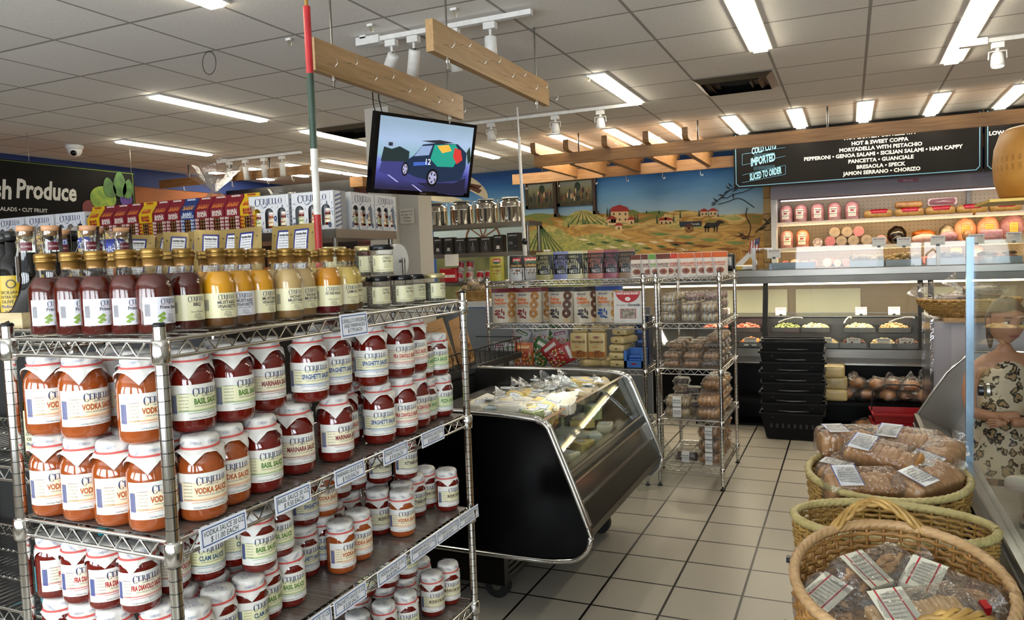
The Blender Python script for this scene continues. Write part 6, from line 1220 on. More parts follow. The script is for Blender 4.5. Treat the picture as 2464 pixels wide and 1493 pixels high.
def blob_(rx, ry, rz, m, lbl=None):
    b = B(); b.sphere((0, 0, rz*.96), rx, ry, rz, m, 18, 12, jit=.12); p_ = [('meat', b.mesh('meat'))]
    if lbl: b = B(); fz = lambda x_, y_, e=.001: Vector((x_, -ry*sqrt(max(0, 1-((x_/rx)**2+((y_-rz*.96)/rz)**2)*.8))-.004-e, y_)); b.grid(4, 4, lambda u, v: fz((u-.5)*.085, rz*.55+v*.11), c_('#8a2c24', .4)); b.grid(4, 4, lambda u, v: fz((u-.5)*.078, rz*.55+.004+v*.102, .002), c_(lbl, .4)); b.text('Veroni', '#3a1c14', lambda x_, y_: fz(x_, y_, .004), .016, 0, rz*.55+.09, maxw=.06); [b.text('DELUXE HAM', '#5a3c2c', lambda x_, y_: fz(x_, y_, .004), .008, 0, rz*.55+.065-.016*q, maxw=.055) for q in range(3)]; p_.append(('label', b.mesh('label')))
    return p_
for px, y, z, p_, l, nm in ((2158, 9.75, 1.5962, blob_(.1, .09, .105, blk), 'large glossy black ham on the middle shelf', 'black_ham'), (2222, 9.8, 1.66, blob_(.12, .07, .045, ros), 'long golden roast turkey breast on middle shelf', 'turkey_breast'), (2278, 9.8, 1.60, blob_(.075, .07, .1, mat('cheese_net', '#c8c0a8', .4, col2='#1c1814', scale=12)), 'black and white round cheese on the middle shelf', 'round_cheese'),
                            (2322, 9.82, 1.5962, blob_(.11, .08, .135, ham4, '#c8a83c'), 'peach coloured whole ham with yellow label, left one', 'whole_ham'), (2378, 9.82, 1.5962, blob_(.11, .08, .14, ham4, '#c8a83c'), 'peach coloured whole ham with yellow label, right one', 'whole_ham'), (2436, 9.80, 1.5962, blob_(.12, .08, .145, ham5, '#c8a83c'), 'mauve whole ham with yellow label at the right', 'whole_ham'),
                            (2160, 9.62, 1.5962, blob_(.06, .05, .055, blk), 'small black ham end in front', 'black_ham'), (2226, 9.63, 1.5962, blob_(.13, .06, .052, ham3), 'long pale ham half in front', 'ham_half'), (2283, 9.63, 1.5962, blob_(.09, .06, .062, ham5), 'mauve ham half in front of round cheese', 'ham_half'), (2328, 9.62, 1.5962, blob_(.05, .05, .065, spk), 'speckled brown ham half in front', 'ham_half')):
    x = PY(px, 560, y).x; thing(nm, l, 'meat', p_, (x, y, z), 0)
x = PY(2384, 560, 9.64).x; thing('ham_half', 'squared pinkish ham half in front of peach ham', 'meat', B().rbox(-.11, .11, -.05, .05, 0, .12, ham5, .03).mesh('m'), (x, 9.64, 1.5962), 0)
rr = random.Random(9)
LW = [logm(.045, sala, salc, .2), logm(.05, ham, ham3, .2), logm(.04, c_('#b8b0a4', .4), MATS['pancetta'], .2)]
for i, px in enumerate((1890, 1912, 1935, 1958, 1990, 2015, 2036, 2060, 2085, 2150, 2168, 2205, 2228, 2252)): x = PY(px, 620, 9.66).x; thing('deli_meat_end', 'small meat piece lying on the lowest lit cooler shelf', 'meat', LW[i % 3], (x, 9.62, 1.3612), rr.uniform(-.3, .3), 'meat pieces on the lowest lit shelf')
x = PY(2300, 600, 9.68).x; thing('meat_packet', 'orange vacuum packet with dark label on the lowest lit shelf', 'meat', [('packet', B().rbox(-.055, .055, -.02, .02, 0, .17, hamo, .015).mesh('p')), ('label', B().box(-.032, .032, -.023, -.0205, .04, .12, c_('#1c241c', .4)).mesh('l'))], (x, 9.66, 1.3612), 0)
x = PY(2352, 600, 9.68).x; thing('mortadella', 'clear wrapped ham behind the glass pane, lowest lit shelf', 'meat', MO, (x, 9.68, 1.3612), 0, sc=.85)
# =================================================================== OPEN CHEESE CASE
Y0, Y1 = 2.9, 4.2
PROF = [(-2.2, .90), (-1.52, .905), (-1.24, .893), (-1.19, .882), (-1.155, .862), (-1.125, .80), (-.985, .45), (-.978, .405), (-.99, .36), (-1.03, .318), (-1.09, .298), (-1.30, .285), (-2.2, .29)]
t = bpy.data.objects.new('cheese_case', None); COL.objects.link(t); tag(t, 'low black open refrigerated case with slanted glass front, full of cheese', 'refrigerated case')
cbk = mat('case_side', '#030304', .16, spec=.25)
B().prism(PROF, Y0, Y0+.03, cbk).ob('side_panel', t)
B().prism(PROF, Y1-.03, Y1, mat('case_steel', '#6f6d68', .22, .9, var=.15, scale=3)).ob('side_panel', t)
for y in (Y0-.004, Y1-.004):
    b = B(); b.tube([(x, y, z) for x, z in sm(PROF, 4)], .011, chrome, 8); b.tube([(x, y+.03, z) for x, z in sm(PROF[:7], 4)], .009, chrome, 6); b.ob('chrome_trim', t)
    b = B()
    for i, (x, z) in enumerate(sm(PROF, 2)):
        if i % 3 == 0: b.cyl((x, y-.014, z), (x, y-.01, z), .004, steel, 6)
    b.ob('rivets', t)
def SL_(s_): return (-1.19+.205*s_, .882-.45*s_)     # slanted front, top to bottom
def slab(s0, s1, m, name, off=0, y0=Y0+.03, y1=Y1-.03, th=.008):
    (x0, z0), (x1, z1) = SL_(s0), SL_(s1); nx, nz = .91, .414
    b = B(); b.prism([(x0+nx*off, z0+nz*off), (x1+nx*off, z1+nz*off), (x1+nx*(off-th), z1+nz*(off-th)), (x0+nx*(off-th), z0+nz*(off-th))], y0, y1, m); return b.ob(name, t)
slab(.02, .50, glassd, 'front_glass'); slab(0, .022, chrome, 'glass_rail', .004, th=.016); slab(.50, .52, steel, 'glass_rail', .004, th=.02)
b = B(); (x0, z0), (x1, z1) = SL_(.51), SL_(.60); b.box(x0-.05, x1+.0, Y0+.03, Y1-.03, z1-.01, z1, steel); b.prism([(x0-.055, z0), (x0-.045, z0), (x0-.045, z1), (x0-.055, z1)], Y0+.03, Y1-.03, steel); b.ob('steel_ledge', t)
slab(.60, .615, chrome, 'trim_strip', .006); slab(.615, .78, mat('mirror_band', '#8a8780', .12, .9), 'reflective_band', -.004); slab(.78, .795, chrome, 'trim_strip', .006); slab(.795, 1.0, mat('skirt_steel', '#45453f', .3, .85, var=.1, scale=4), 'lower_panel', .0)
b = B(); b.prism([(-.985, .43), (-.98, .40), (-1.09, .30), (-2.15, .292), (-2.15, .30), (-1.1, .31), (-.995, .41)], Y0+.03, Y1-.03, steel2); b.ob('underside', t)
b = B(); b.box(-2.16, -1.14, Y0+.03, Y1-.03, .60, .62, steel2); b.box(-2.18, -2.15, Y0+.03, Y1-.03, .3, .90, blackmat); b.ob('well', t)
for y in (Y0+.05, Y0+.48, Y0+.90):
    b = B(); b.box(-2.15, -2.135, y, y+.38, .66, .86, mat('vent_grey', '#3a3a38', .35, .6))
    for k in range(11): b.box(-2.134, -2.131, y+.04, y+.34, .68+k*.015, .686+k*.015, blackmat)
    b.ob('vent_grille', t)
b = B(); b.box(-2.12, -1.43, Y0+.12, Y1-.1, .09, .292, cbk); b.ob('base', t); b = B()
for k in range(5): b.box(-1.43, -1.424, Y0+.18, Y1-.2, .12+k*.028, .13+k*.028, steel2)
b.ob('base_louvres', t)
for x, y in ((-1.50, 3.10), (-1.30, 4.04), (-2.0, 3.1), (-2.0, 4.0)):
    b = B(); b.cyl((x, y-.02, .06), (x, y+.02, .06), .06, blackmat, 18); w_ = b.ob('caster', t); b = B(); b.cyl((x, y-.024, .06), (x, y+.024, .06), .022, steel, 10); b.box(x-.015, x+.015, y-.03, y+.03, .06, .29 if x != -1.30 else .32, steel2); b.ob('caster_fork', w_)
# clear curved plastic guard at the far end
b = B(); b.prism([(-1.18, .88), (-.90, .42), (-.90, .33), (-1.02, .22), (-1.12, .20), (-1.2, .3)], Y1+.02, Y1+.026, glassd); o_ = b.ob('clear_guard'); tag(o_, 'clear curved plastic guard at the far end of the cheese case', 'guard'); 
l = bpy.data.lights.new('cheese_fill_light', 'AREA'); l.shape = 'RECTANGLE'; l.size = .03; l.size_y = 1.1; l.energy = .5; l.color = (.97, 1, .93)  # soft light added to brighten the cheeses, no fixture belongs to it
lo = bpy.data.objects.new('cheese_fill_light', l); COL.objects.link(lo); lo.location = (-1.23, 3.55, .985); lo.rotation_euler = (0, radians(48), 0)
# cheeses heaped on the deck
chy = mat('cheese_yellow', '#cfb468', .4, col2='#dcc888', scale=8, sss=.1); chw = mat('cheese_white', '#d2cab2', .4, col2='#dcd8c8', scale=8, sss=.1); chk = mat('cheese_dark_rind', '#7a6a48', .5, col2='#9c8c68', scale=14); chb = mat('cheese_blue', '#a8b4b4', .4, col2='#c8d0cc', scale=16); chg = mat('cheese_herb', '#c4c8a0', .4, col2='#8a9a5a', scale=90)
wl = c_('#d4d6da', .3); bi = c_('#3c4a7c', .4); ri = c_('#9a3038', .4)
def lab_rect(b, w, h, z): f = lambda x, y, e=0: Vector((x, y, z+e)); b.poly([f(-w/2, -h/2), f(w/2, -h/2), f(w/2, h/2), f(-w/2, h/2)], wl); [b.poly([f(x0, y0, .0006), f(x1, y0, .0006), f(x1, y1, .0006), f(x0, y1, .0006)], bi) for x0, x1, y0, y1 in ((-w/2+.002, w/2-.002, -h/2+.002, -h/2+.004), (-w/2+.002, w/2-.002, h/2-.004, h/2-.002), (-w/2+.002, -w/2+.004, -h/2, h/2), (w/2-.004, w/2-.002, -h/2, h/2))]; b.text('PROVOLONE', bi, lambda x, y: f(x, y, .0008), .008, 0, .006, maxw=w*.6); b.text('$ 7.49 / LB', bi, lambda x, y: f(x, y, .0008), .006, 0, -.008, maxw=w*.5)
def lab_oval(b, r, z): disc(b, lambda x, y, e=0: Vector((x, y, z+e*.3)), 0, 0, r, r*.8, '#2c6070', .001, 20); disc(b, lambda x, y, e=0: Vector((x, y, z+e*.3)), 0, 0, r*.93, r*.72, '#d0d8dc', .003, 20); b.text('Pecorino', ri, lambda x, y: Vector((x, y, z+.002)), .009, 0, .004, maxw=r*1.2, shear=.2); b.text('Romano', c_('#5c8a9c', .4), lambda x, y: Vector((x, y, z+.002)), .006, 0, -.008, maxw=r)
def wheel(r, h, m, lb): b = B(); b.lathe([(0, 0), (r*.95, 0), (r, .006), (r, h-.006), (r*.94, h), (0, h)], m, 28); p_ = [('cheese', b.mesh('cheese'))]; b = B(); (lab_oval(b, r*.7, h+.001) if lb == 'o' else lab_rect(b, r*1.3, r*.8, h+.001)); p_.append(('label', b.mesh('label'))); return p_
def wedge(r, h, m, a=1.0): b = B(); pts = [(0, 0)]+[(r*cos(t_), r*sin(t_)) for t_ in [a*i/8 for i in range(9)]]; pts = [(x-r*.5, y-r*.25) for x, y in pts]; b.prism(pts, 0, h, m, 'z'); p_ = [('cheese', b.mesh('cheese'))]; b = B(); lab_rect(b, r*.42, r*.26, h+.0012); p_.append(('label', b.mesh('label'))); return p_
def brick(w, d, h, m, lb='r'): b = B(); b.rbox(-w/2, w/2, -d/2, d/2, 0, h, m, .006); p_ = [('cheese', b.mesh('cheese'))]; b = B(); (lab_oval(b, min(w, d)*.4, h+.001) if lb == 'o' else lab_rect(b, w*.7, d*.7, h+.001)); p_.append(('label', b.mesh('label'))); return p_
def bagc(m, s_=1): b = B(); b.sphere((0, 0, .045), .06, .05, .045, m, 14, 10, jit=.25); p_ = [('cheese', b.mesh('cheese'))]; b = B(); b.sphere((0, 0, .045), .07, .058, .05, cello, 14, 10, jit=.6); b.tube([(.03, 0, .085), (.04, 0, .11), (.06, .01, .14)], [.02, .008, .04], cello, 8, cap=False); p_.append(('wrap', b.mesh('wrap'))); b = B(); lab_oval(b, .034, .1); b.v = [(v[0], v[1]-.02, v[2]) for v in b.v]; p_.append(('label', b.mesh('label'))); return p_
CH = {'W': (wheel(.075, .042, chy, 'r'), 'yellow round cheese with square label'), 'w': (wheel(.055, .038, chy, 'o'), 'small yellow round cheese with oval label'), 'x': (wheel(.058, .035, chw, 'o'), 'white round cheese with oval label'), 'V': (wedge(.2, .05, chw), 'pale cheese wedge with bordered label'), 'v': (wedge(.15, .045, chy), 'yellow cheese wedge with bordered label'), 'k': (wedge(.15, .05, chk), 'dark rind cheese wedge'),
      'B': (brick(.12, .08, .04, chb, 'o'), 'bluish white wrapped cheese block'), 'C': (brick(.13, .09, .045, chw), 'white wrapped cheese block with bordered label'), 'G': (bagc(chw), 'clear bag of white cheese'), 'g': (bagc(chk), 'clear bag of grey rind cheese'), 'H': (brick(.09, .08, .09, chg), 'tall tub of herbed cheese'), 'D': (wedge(.24, .05, chw, .8), 'large cheese wedge with red print')}
rc = random.Random(21)
CL = [(1215, 985, 'w', .10, 0), (1208, 972, 'x', -.1, 0), (1237, 968, 'w', .6, .35), (1180, 990, 'G', 0, 0), (1256, 985, 'B', .1, 0), (1296, 988, 'W', .08, 0), (1310, 968, 'x', .3, 0), (1345, 985, 'V', .1, .1), (1360, 970, 'C', .2, 0), (1388, 975, 'C', .1, 0), (1335, 1005, 'C', 0, 0), (1268, 945, 'g', .2, 0), (1238, 952, 'g', 0, 0), (1292, 932, 'G', .1, 0), (1330, 926, 'G', 0, 0), (1345, 945, 'G', .1, 0), (1320, 945, 'G', 0, 0), (1375, 903, 'B', .2, 0), (1420, 906, 'C', .1, 0), (1450, 902, 'C', 0, 0), (1368, 925, 'B', .7, .3), (1398, 922, 'v', .3, .1), (1392, 948, 'k', .4, .1), (1430, 942, 'k', .1, 0), (1462, 925, 'k', .1, .2), (1415, 925, 'v', 0, 0), (1405, 985, 'v', .3, .2), (1455, 985, 'D', .1, .1), (1432, 1010, 'C', .4, .1), (1400, 1008, 'v', .7, .2), (1360, 1015, 'H', 0, 0), (1378, 1000, 'C', 0, 0), (1480, 960, 'k', 0, 0), (1470, 940, 'G', 0, 0), (1250, 960, 'v', 0, 0), (1160, 985, 'k', 0, 0), (1195, 990, 'C', 0, 0), (1280, 1000, 'B', 0, 0), (1312, 1005, 'C', 0, 0)]+[(1150+13*i, 992-3*(i % 3), 'CVxBvwC'[i % 7], .08*(i % 3), .2*(i % 2)) for i in range(13)]+[(1215+17*i, 960-4*(i % 4), 'GgVkxG'[i % 6], .1, .1) for i in range(9)]+[(1300+16*i, 1000-9*(i % 3), 'vCVHBC'[i % 6], .15, .2) for i in range(9)]
occ = []
for px, py, k, tl, ts in CL:
    P = PZ(px, py, .86); x, y = min(max(P.x, -2.05), -1.27), min(max(P.y, 3.03), 4.08)
    p_, nm = CH[k]; thing('round_cheese' if k in 'Wwx' else 'cheese_bag' if k in 'Gg' else 'cheese_wedge' if k in 'VvkD' else 'cheese_block', nm+' in the open case', 'cheese', p_, (x, y, .862-.03*(k in 'GgH')-.06*max(0, (x+1.45))-.02*(y > 3.5)), 0, 'wrapped cheeses in the open case', (ts, tl*.6, rc.uniform(-.6, .6)), sc=.9)
for i in range(34):   # lower layer carrying them, visible through the glass
    k = 'VvCHCBv'[i % 7]; p_, nm = CH[k]; x = -1.21-.085*(i % 4) if i < 20 else -1.3-.1*(i % 7); y = 3.06+.052*i if i < 20 else 3.05+.072*(i-20)
    thing('cheese_block', nm+', lower layer', 'cheese', p_, (x, y, .622+(.055 if i < 20 and x < -1.3 else 0)+.05*(i % 2)), i*.7, 'lower layer of cheeses', sc=.9)
o_ = B().box(-2.0, -1.34, Y0+.05, Y1-.05, .622, .80, mat('deck_riser', '#2c2c2a', .5)).ob('deck_riser'); tag(o_, 'dark riser under the heaped cheeses', 'riser')
# side shelf with wire guard and brown bags behind the case
t = bpy.data.objects.new('side_shelf', None); COL.objects.link(t); tag(t, 'dark side shelf with black wire guard beside the cheese case', 'shelving')
B().box(-2.5, -2.12, 2.9, 4.9, .875, .915, mat('shelf_dark', '#3c3c3c', .4, .5)).ob('board', t)
b = B(); wb = blackpl
b.tube([(-2.12, 2.9, 1.02), (-2.12, 4.9, 1.02)], .005, wb); b.tube([(-2.12, 4.9, 1.02), (-2.48, 4.9, 1.02)], .004, wb)
for i in range(56): y = 2.9+2.0*i/56; b.tube([(-2.12, y, 1.02), (-2.12, y+.025*((i % 2)*2-1), .92)], .0022, wb, 4)
for i in range(40): y = 2.92+i*.05; b.tube([(-2.12, y, .922), (-2.48, y, .922)], .002, wb, 4)
b.ob('wire_guard', t)
for x, y in ((-2.46, 2.95), (-2.22, 2.95), (-2.46, 4.85), (-2.22, 4.85)): B().cyl((x, y, 0), (x, y, .875), .02, steel2).ob('leg', t)
kraft = mat('kraft_paper', '#a3794a', .5, col2='#b98d5c', scale=6, bump=.1)
def kdraw(b, f, rect): disc(b, f, 0, .16, .03, .034, '#d8d2c8', .002, 20); b.text('CIABATTA CHIPS', '#7a2c24', fe(f, .003), .01, 0, .165, maxw=.05); rect(-.04, .045, .02, .11, mat('chips', '#a87a3c', .5, col2='#5c3a18', scale=50)); b.text('ingredients: flour, olive oil, salt', '#5c4a34', fe(f, .002), .006, 0, .22, maxw=.08)
KB = pouch(.13, .27, .07, kraft, kdraw, taper=.1)
for x, y, ry, rz, l in ((-2.25, 3.78, -.34, .3, 'brown paper bag behind the rack, leaning left, farthest left'), (-2.24, 4.02, -.26, 1.0, 'brown paper bag with window leaning by the post'), (-2.22, 4.24, -.26, 1.25, 'brown paper bag with plain side leaning by the post')):
    p = 0; thing('paper_bag', l, 'snack bag', KB, (x, y, .927), 0, 'brown paper bags on the side shelf', (0, ry, rz), sc=1.1)
# grey panel wall of the rear counter, seen through the rack
o_ = B().box(-4.4, -1.5, 6.16, 6.2, 0, 1.14, mat('panel_grey', '#6d7276', .5, var=.06, scale=2)).ob('rear_counter'); tag(o_, 'grey panelled counter back seen through the cookie rack', 'counter')
# =================================================================== RIGHT SIDE: TROUGH CASE, GLASS CASE, CABINET
t = bpy.data.objects.new('trough_case', None); COL.objects.link(t); tag(t, 'stainless open trough case with angular end panel at right', 'refrigerated case')
TP = [(.385, .34), (.385, .50), (.55, .77), (.68, .90), (1.1, .90), (1.1, .1), (.5, .1)]
ts = mat('trough_steel', '#8a8783', .28, .75, var=.1, scale=3)
B().prism(TP, 5.36, 5.40, ts).ob('end_panel', t); b = B(); b.tube([(x, 5.36, z) for x, z in TP[:5]], .008, chrome, 6); b.ob('end_trim', t)
b = B(); b.prism([(.385, .42), (.40, .49), (.56, .40), (.56, .38)], 4.5, 5.36, ts); b.prism([(.385, .42), (.40, .49), (.44, .47), (.44, .38)], 3.66, 4.5, ts); b.prism([(.56, .38), (.57, .38), (.72, .62), (.71, .63)], 4.55, 5.36, ts); b.prism([(.71, .62), (1.05, .62), (1.05, .60), (.71, .60)], 4.55, 5.36, steel2); b.ob('trough', t)
b = B(); b.box(.37, .395, 3.66, 5.38, .36, .50, steel2); b.box(.362, .372, 3.66, 5.38, .38, .40, darkmetal); b.box(.362, .372, 3.66, 5.38, .42, .44, darkmetal); b.ob('lip', t); B().box(.45, 1.05, 4.55, 5.36, .0, .36, navyb).ob('base', t)
t = bpy.data.objects.new('glass_case', None); COL.objects.link(t); tag(t, 'tall glass sided display case along the right edge', 'display case')
sg = film('side_glass', (.92, .95, .94), .03, .01, 0, edge=.16)
b = B(); b.box(.445, .452, .6, 3.58, .66, 1.58, sg); b.ob('side_glass', t)
b = B(); b.box(.435, .462, 3.575, 3.595, .64, 1.585, mat('edge_trim', '#7d93a6', .2, .3)); b.ob('glass_edge', t)
b = B(); b.box(.425, .47, .6, 3.6, .60, .66, mat('rail_steel', '#8f9292', .25, .8)); b.box(.415, .425, .6, 3.6, .57, .63, darkmetal); b.ob('bottom_rail', t)
B().box(.47, 1.3, .6, 3.6, .50, .56, ts).ob('deck', t); B().box(.50, 1.28, .6, 3.55, .0, .50, mat('case_lower', '#5c5a54', .4, .5)).ob('base', t)
b = B(); b.cyl((.444, 3.2, 1.02), (.428, 3.2, 1.02), .02, blackpl, 14); b.cyl((.452, 3.2, 1.02), (.462, 3.2, 1.02), .028, chrome, 16); b.ob('clamp_knob', t)
b = B(); b.cyl((.95, 3.35, .56), (.95, 3.35, 1.0), .05, mat('grey_post', '#4c5258', .4), 18); b.ob('support_post', t)
t = bpy.data.objects.new('reflection_tub', None); COL.objects.link(t); t.location = (1.05, 3.5, 1.0); tag(t, 'dark grey tub added behind the glass in place of a reflection', 'tub'); B().prism([(-.17, 0), (.2, 0), (.24, .24), (-.2, .24)], -.1, .12, mat('tub_grey', '#3f4448', .4)).ob('tub', t); B().tube([(-.1, -.1, .22), (-.08, -.12, .45), (0, -.13, .52), (.06, -.12, .45), (.08, -.1, .22)], .016, mat('tub_handle', '#5c5048', .35)).ob('handle', t)  # tub and handle stand in for a grey reflection in the pane
b2 = None
PKC = ['#8e1c2c', '#c2bcb4', '#a83240', '#b8b0a4', '#3c6a7c', '#cfc8bc']
for i in range(12):
    b = B(); c = PKC[i % 6]; b.rbox(-.11, .11, -.08, .08, 0, .06, mat('pkt'+c[1:], c, .2, col2='#b09890' if i % 2 else '#6a1420', scale=9), .025, pillow=.3); me = b.mesh('p')
    thing('snack_packet', 'shiny '+('red' if i % 6 in (0, 2) else 'blue' if i % 6 == 4 else 'white')+' snack packet behind the side glass', 'packet', me, (.64+.2*(i % 3), 2.5+.27*(i//3), .562+.055*(i % 2)), 0, 'snack packets behind the side glass', (rc.uniform(-.3, .3), rc.uniform(-.2, .2), i*.8))
t = bpy.data.objects.new('white_cabinet', None); COL.objects.link(t); t.location = (.50, 5.62, 0); tag(t, 'white cabinet with a basket on top, beside the glass pane', 'cabinet')
B().box(0, .95, 0, .6, 0, 1.06, mat('cabinet_white', '#9c979c', .5, var=.03, scale=2)).ob('body', t); B().box(.10, .95, -.005, 0, .04, 1.04, mat('cabinet_door', '#a8a2a6', .45, var=.03, scale=2)).ob('door', t); B().box(-.02, 0, -.01, .62, 0, 1.08, film('clear_edge', (.9, .9, .92), .3, .1, .3)).ob('clear_edge_strip', t)
B().box(.06, .93, -.03, .55, 1.06, 1.085, wood).ob('wooden_board', t)
FB, _ = bowl(.30, .20, .11, .35, 8, .0075, wickd, stakes=30, rimr=.008)
thing('bread_basket', 'flat oval wicker basket of dark sticks on the white cabinet', 'basket', FB, (.72, 5.82, 1.087), .1, 'small wicker baskets')
stk = mat('bread_sticks', '#3c2016', .5, col2='#6a3c24', scale=20)
for k, (x, y, z, a) in enumerate(((.66, 5.78, 1.15, .2), (.80, 5.82, 1.20, -.2), (.60, 5.84, 1.13, .1))):
    b = B(); rr = random.Random(k)
    for _ in range(18): yy, zz = rr.uniform(-.045, .045), rr.uniform(.01, .07); b.tube([(-.11, yy, zz), (.10, yy+rr.uniform(-.03, .03), zz+rr.uniform(-.02, .02))], .008, stk, 5)
    c = b.mesh('sticks'); b = B(); b.sphere((0, 0, .045), .14, .07, .055, cello, 14, 9, jit=.5); b.tube([(-.12, 0, .05), (-.15, 0, .08), (-.20, 0, .14)], [.04, .015, .06], cello, 8, cap=False); thing('stick_bag', 'clear bag of dark bread sticks in the flat basket', 'bread', [('sticks', c), ('clear_bag', b.mesh('bag'))], (x, y, z), a, 'bagged dark bread sticks')
# cheese wheel on a yellow board
t = bpy.data.objects.new('wheel_stand', None); COL.objects.link(t); t.location = (.62, 3.35, 0); tag(t, 'slim steel stand with yellow board under the cheese drum', 'stand')
B().box(-.16, .32, -.16, .2, 1.702, 1.712, mat('yellow_board', '#d0a81c', .35)).ob('board', t); B().cyl((.3, .1, .56), (.3, .1, 1.70), .018, steel).ob('pole', t)
par = mat('parmesan_rind', '#a8702a', .5, col2='#bc8438', scale=9, bump=.1, sss=.1); pri = c_('#6e4416', .6)
b = B(); pr = [(0, 0), (.165, 0), (.185, .012), (.203, .07), (.208, .13), (.203, .19), (.185, .245), (.165, .26), (0, .262)]; b.lathe(pr, par, 48)
thing('cheese_drum', 'large golden drum of hard cheese with lettering on the rind', 'cheese', [('rind', b.mesh('rind'))], (.70, 3.35, 1.7125), 0)
r_ = bpy.data.objects[-1] if 0 else None
b = B()
for i in range(22):
    az = -pi+.13*i; f = lambda x, y, az=az: Vector(((.2075-2.6*(x)**2)*cos(az-y/.207), (.2075-2.6*x**2)*sin(az-y/.207), .13+x))
    b.text('PARMIGIANO' if i % 2 else 'REGGIANO', pri, lambda x, y, f=f: f(x, y)*1.0, .011, 0, 0, maxw=.15)
o_ = b.ob('rind_lettering'); o_.parent = [q for q in bpy.data.objects if q.name == 'cheese_drum'][0]
# =================================================================== WICKER BASKETS WITH BREAD
wk = mat('willow', '#8f6c34', .45, col2='#b8924e', scale=22); wr = mat('willow_rim', '#a89860', .5, col2='#c4b47c', scale=16); wk2 = mat('willow_brown', '#8a5f2e', .45, col2='#b0834a', scale=22); wr2 = mat('willow_rim_brown', '#a88458', .5, col2='#c09c70', scale=16)
zt = mat('zip_tie', '#08080a', .3)
def big(name, lab, x, y, rx, ry, h, z, m, rm, tilt=None, rz=0, handles=False, nv=28):
    p_, f = bowl(rx, ry, h, .30, nv, .0056, m, stakes=34, rimr=.013, rimm=rm, ztilt=tilt)
    c = B(); c.tube([f(i/48, .66)[0]+f(i/48, .66)[1]*.012 for i in range(49)], .005, zt, 5); q = f(.0, .66)[0]; c.box(q.x, q.x+.04, q.y-.01, q.y+.012, q.z-.008, q.z+.008, zt); q = f(.5, .66)[0]; c.box(q.x-.04, q.x, q.y-.01, q.y+.012, q.z-.008, q.z+.008, zt)
    p_.append(('black_strap', c.mesh('black_strap')))
    if handles:
        for a0, a1 in ((.20, .36), (.72, .90)):
            c = B(); A, Bv = f(a0, 1)[0], f(a1, 1)[0]; up = .065
            for q in range(4): c.tube([A.lerp(Bv, s_/14)+Vector((0, 0, up*sin(pi*s_/14)))+Vector((.009*cos(q*1.57+s_*.9), .009*sin(q*1.57+s_*.9), .006*sin(q*1.57+s_*.9)))+f((a0+a1)/2, 1)[1]*(.03*sin(pi*s_/14)) for s_ in range(15)], .0065, wk, 6)
            p_.append(('handle', c.mesh('handle')))
    return thing(name, lab, 'basket', p_, (x, y, z), rz)
o_ = B().box(-.14, .37, 1.66, 3.30, .30, .33, wood).box(-.12, -.09, 1.7, 1.73, 0, .3, wood).box(.32, .35, 1.7, 1.73, 0, .3, wood).box(-.12, -.09, 3.23, 3.26, 0, .3, wood).box(.32, .35, 3.23, 3.26, 0, .3, wood).ob('basket_bench'); tag(o_, 'low wooden bench under the wicker baskets', 'bench')
big('wicker_basket', 'oval wicker basket of sliced bread farthest from the camera', .113, 2.93, .255, .335, .43, .332, wk, wr)
big('wicker_basket', 'empty oval wicker basket in the middle of the row', .105, 2.395, .262, .17, .43, .332, wk, wr)
big('wicker_basket', 'brown wicker basket with twisted handles nearest the camera', .10, 1.93, .228, .29, .45, .332, wk2, wr2, tilt=lambda a: .03*sin(a), handles=True)
crust = mat('bread_crust', '#b27c42', .55, col2='#c8955a', scale=16); crumb = mat('bread_crumb', '#d8b888', .6, col2='#e0c8a0', scale=50)
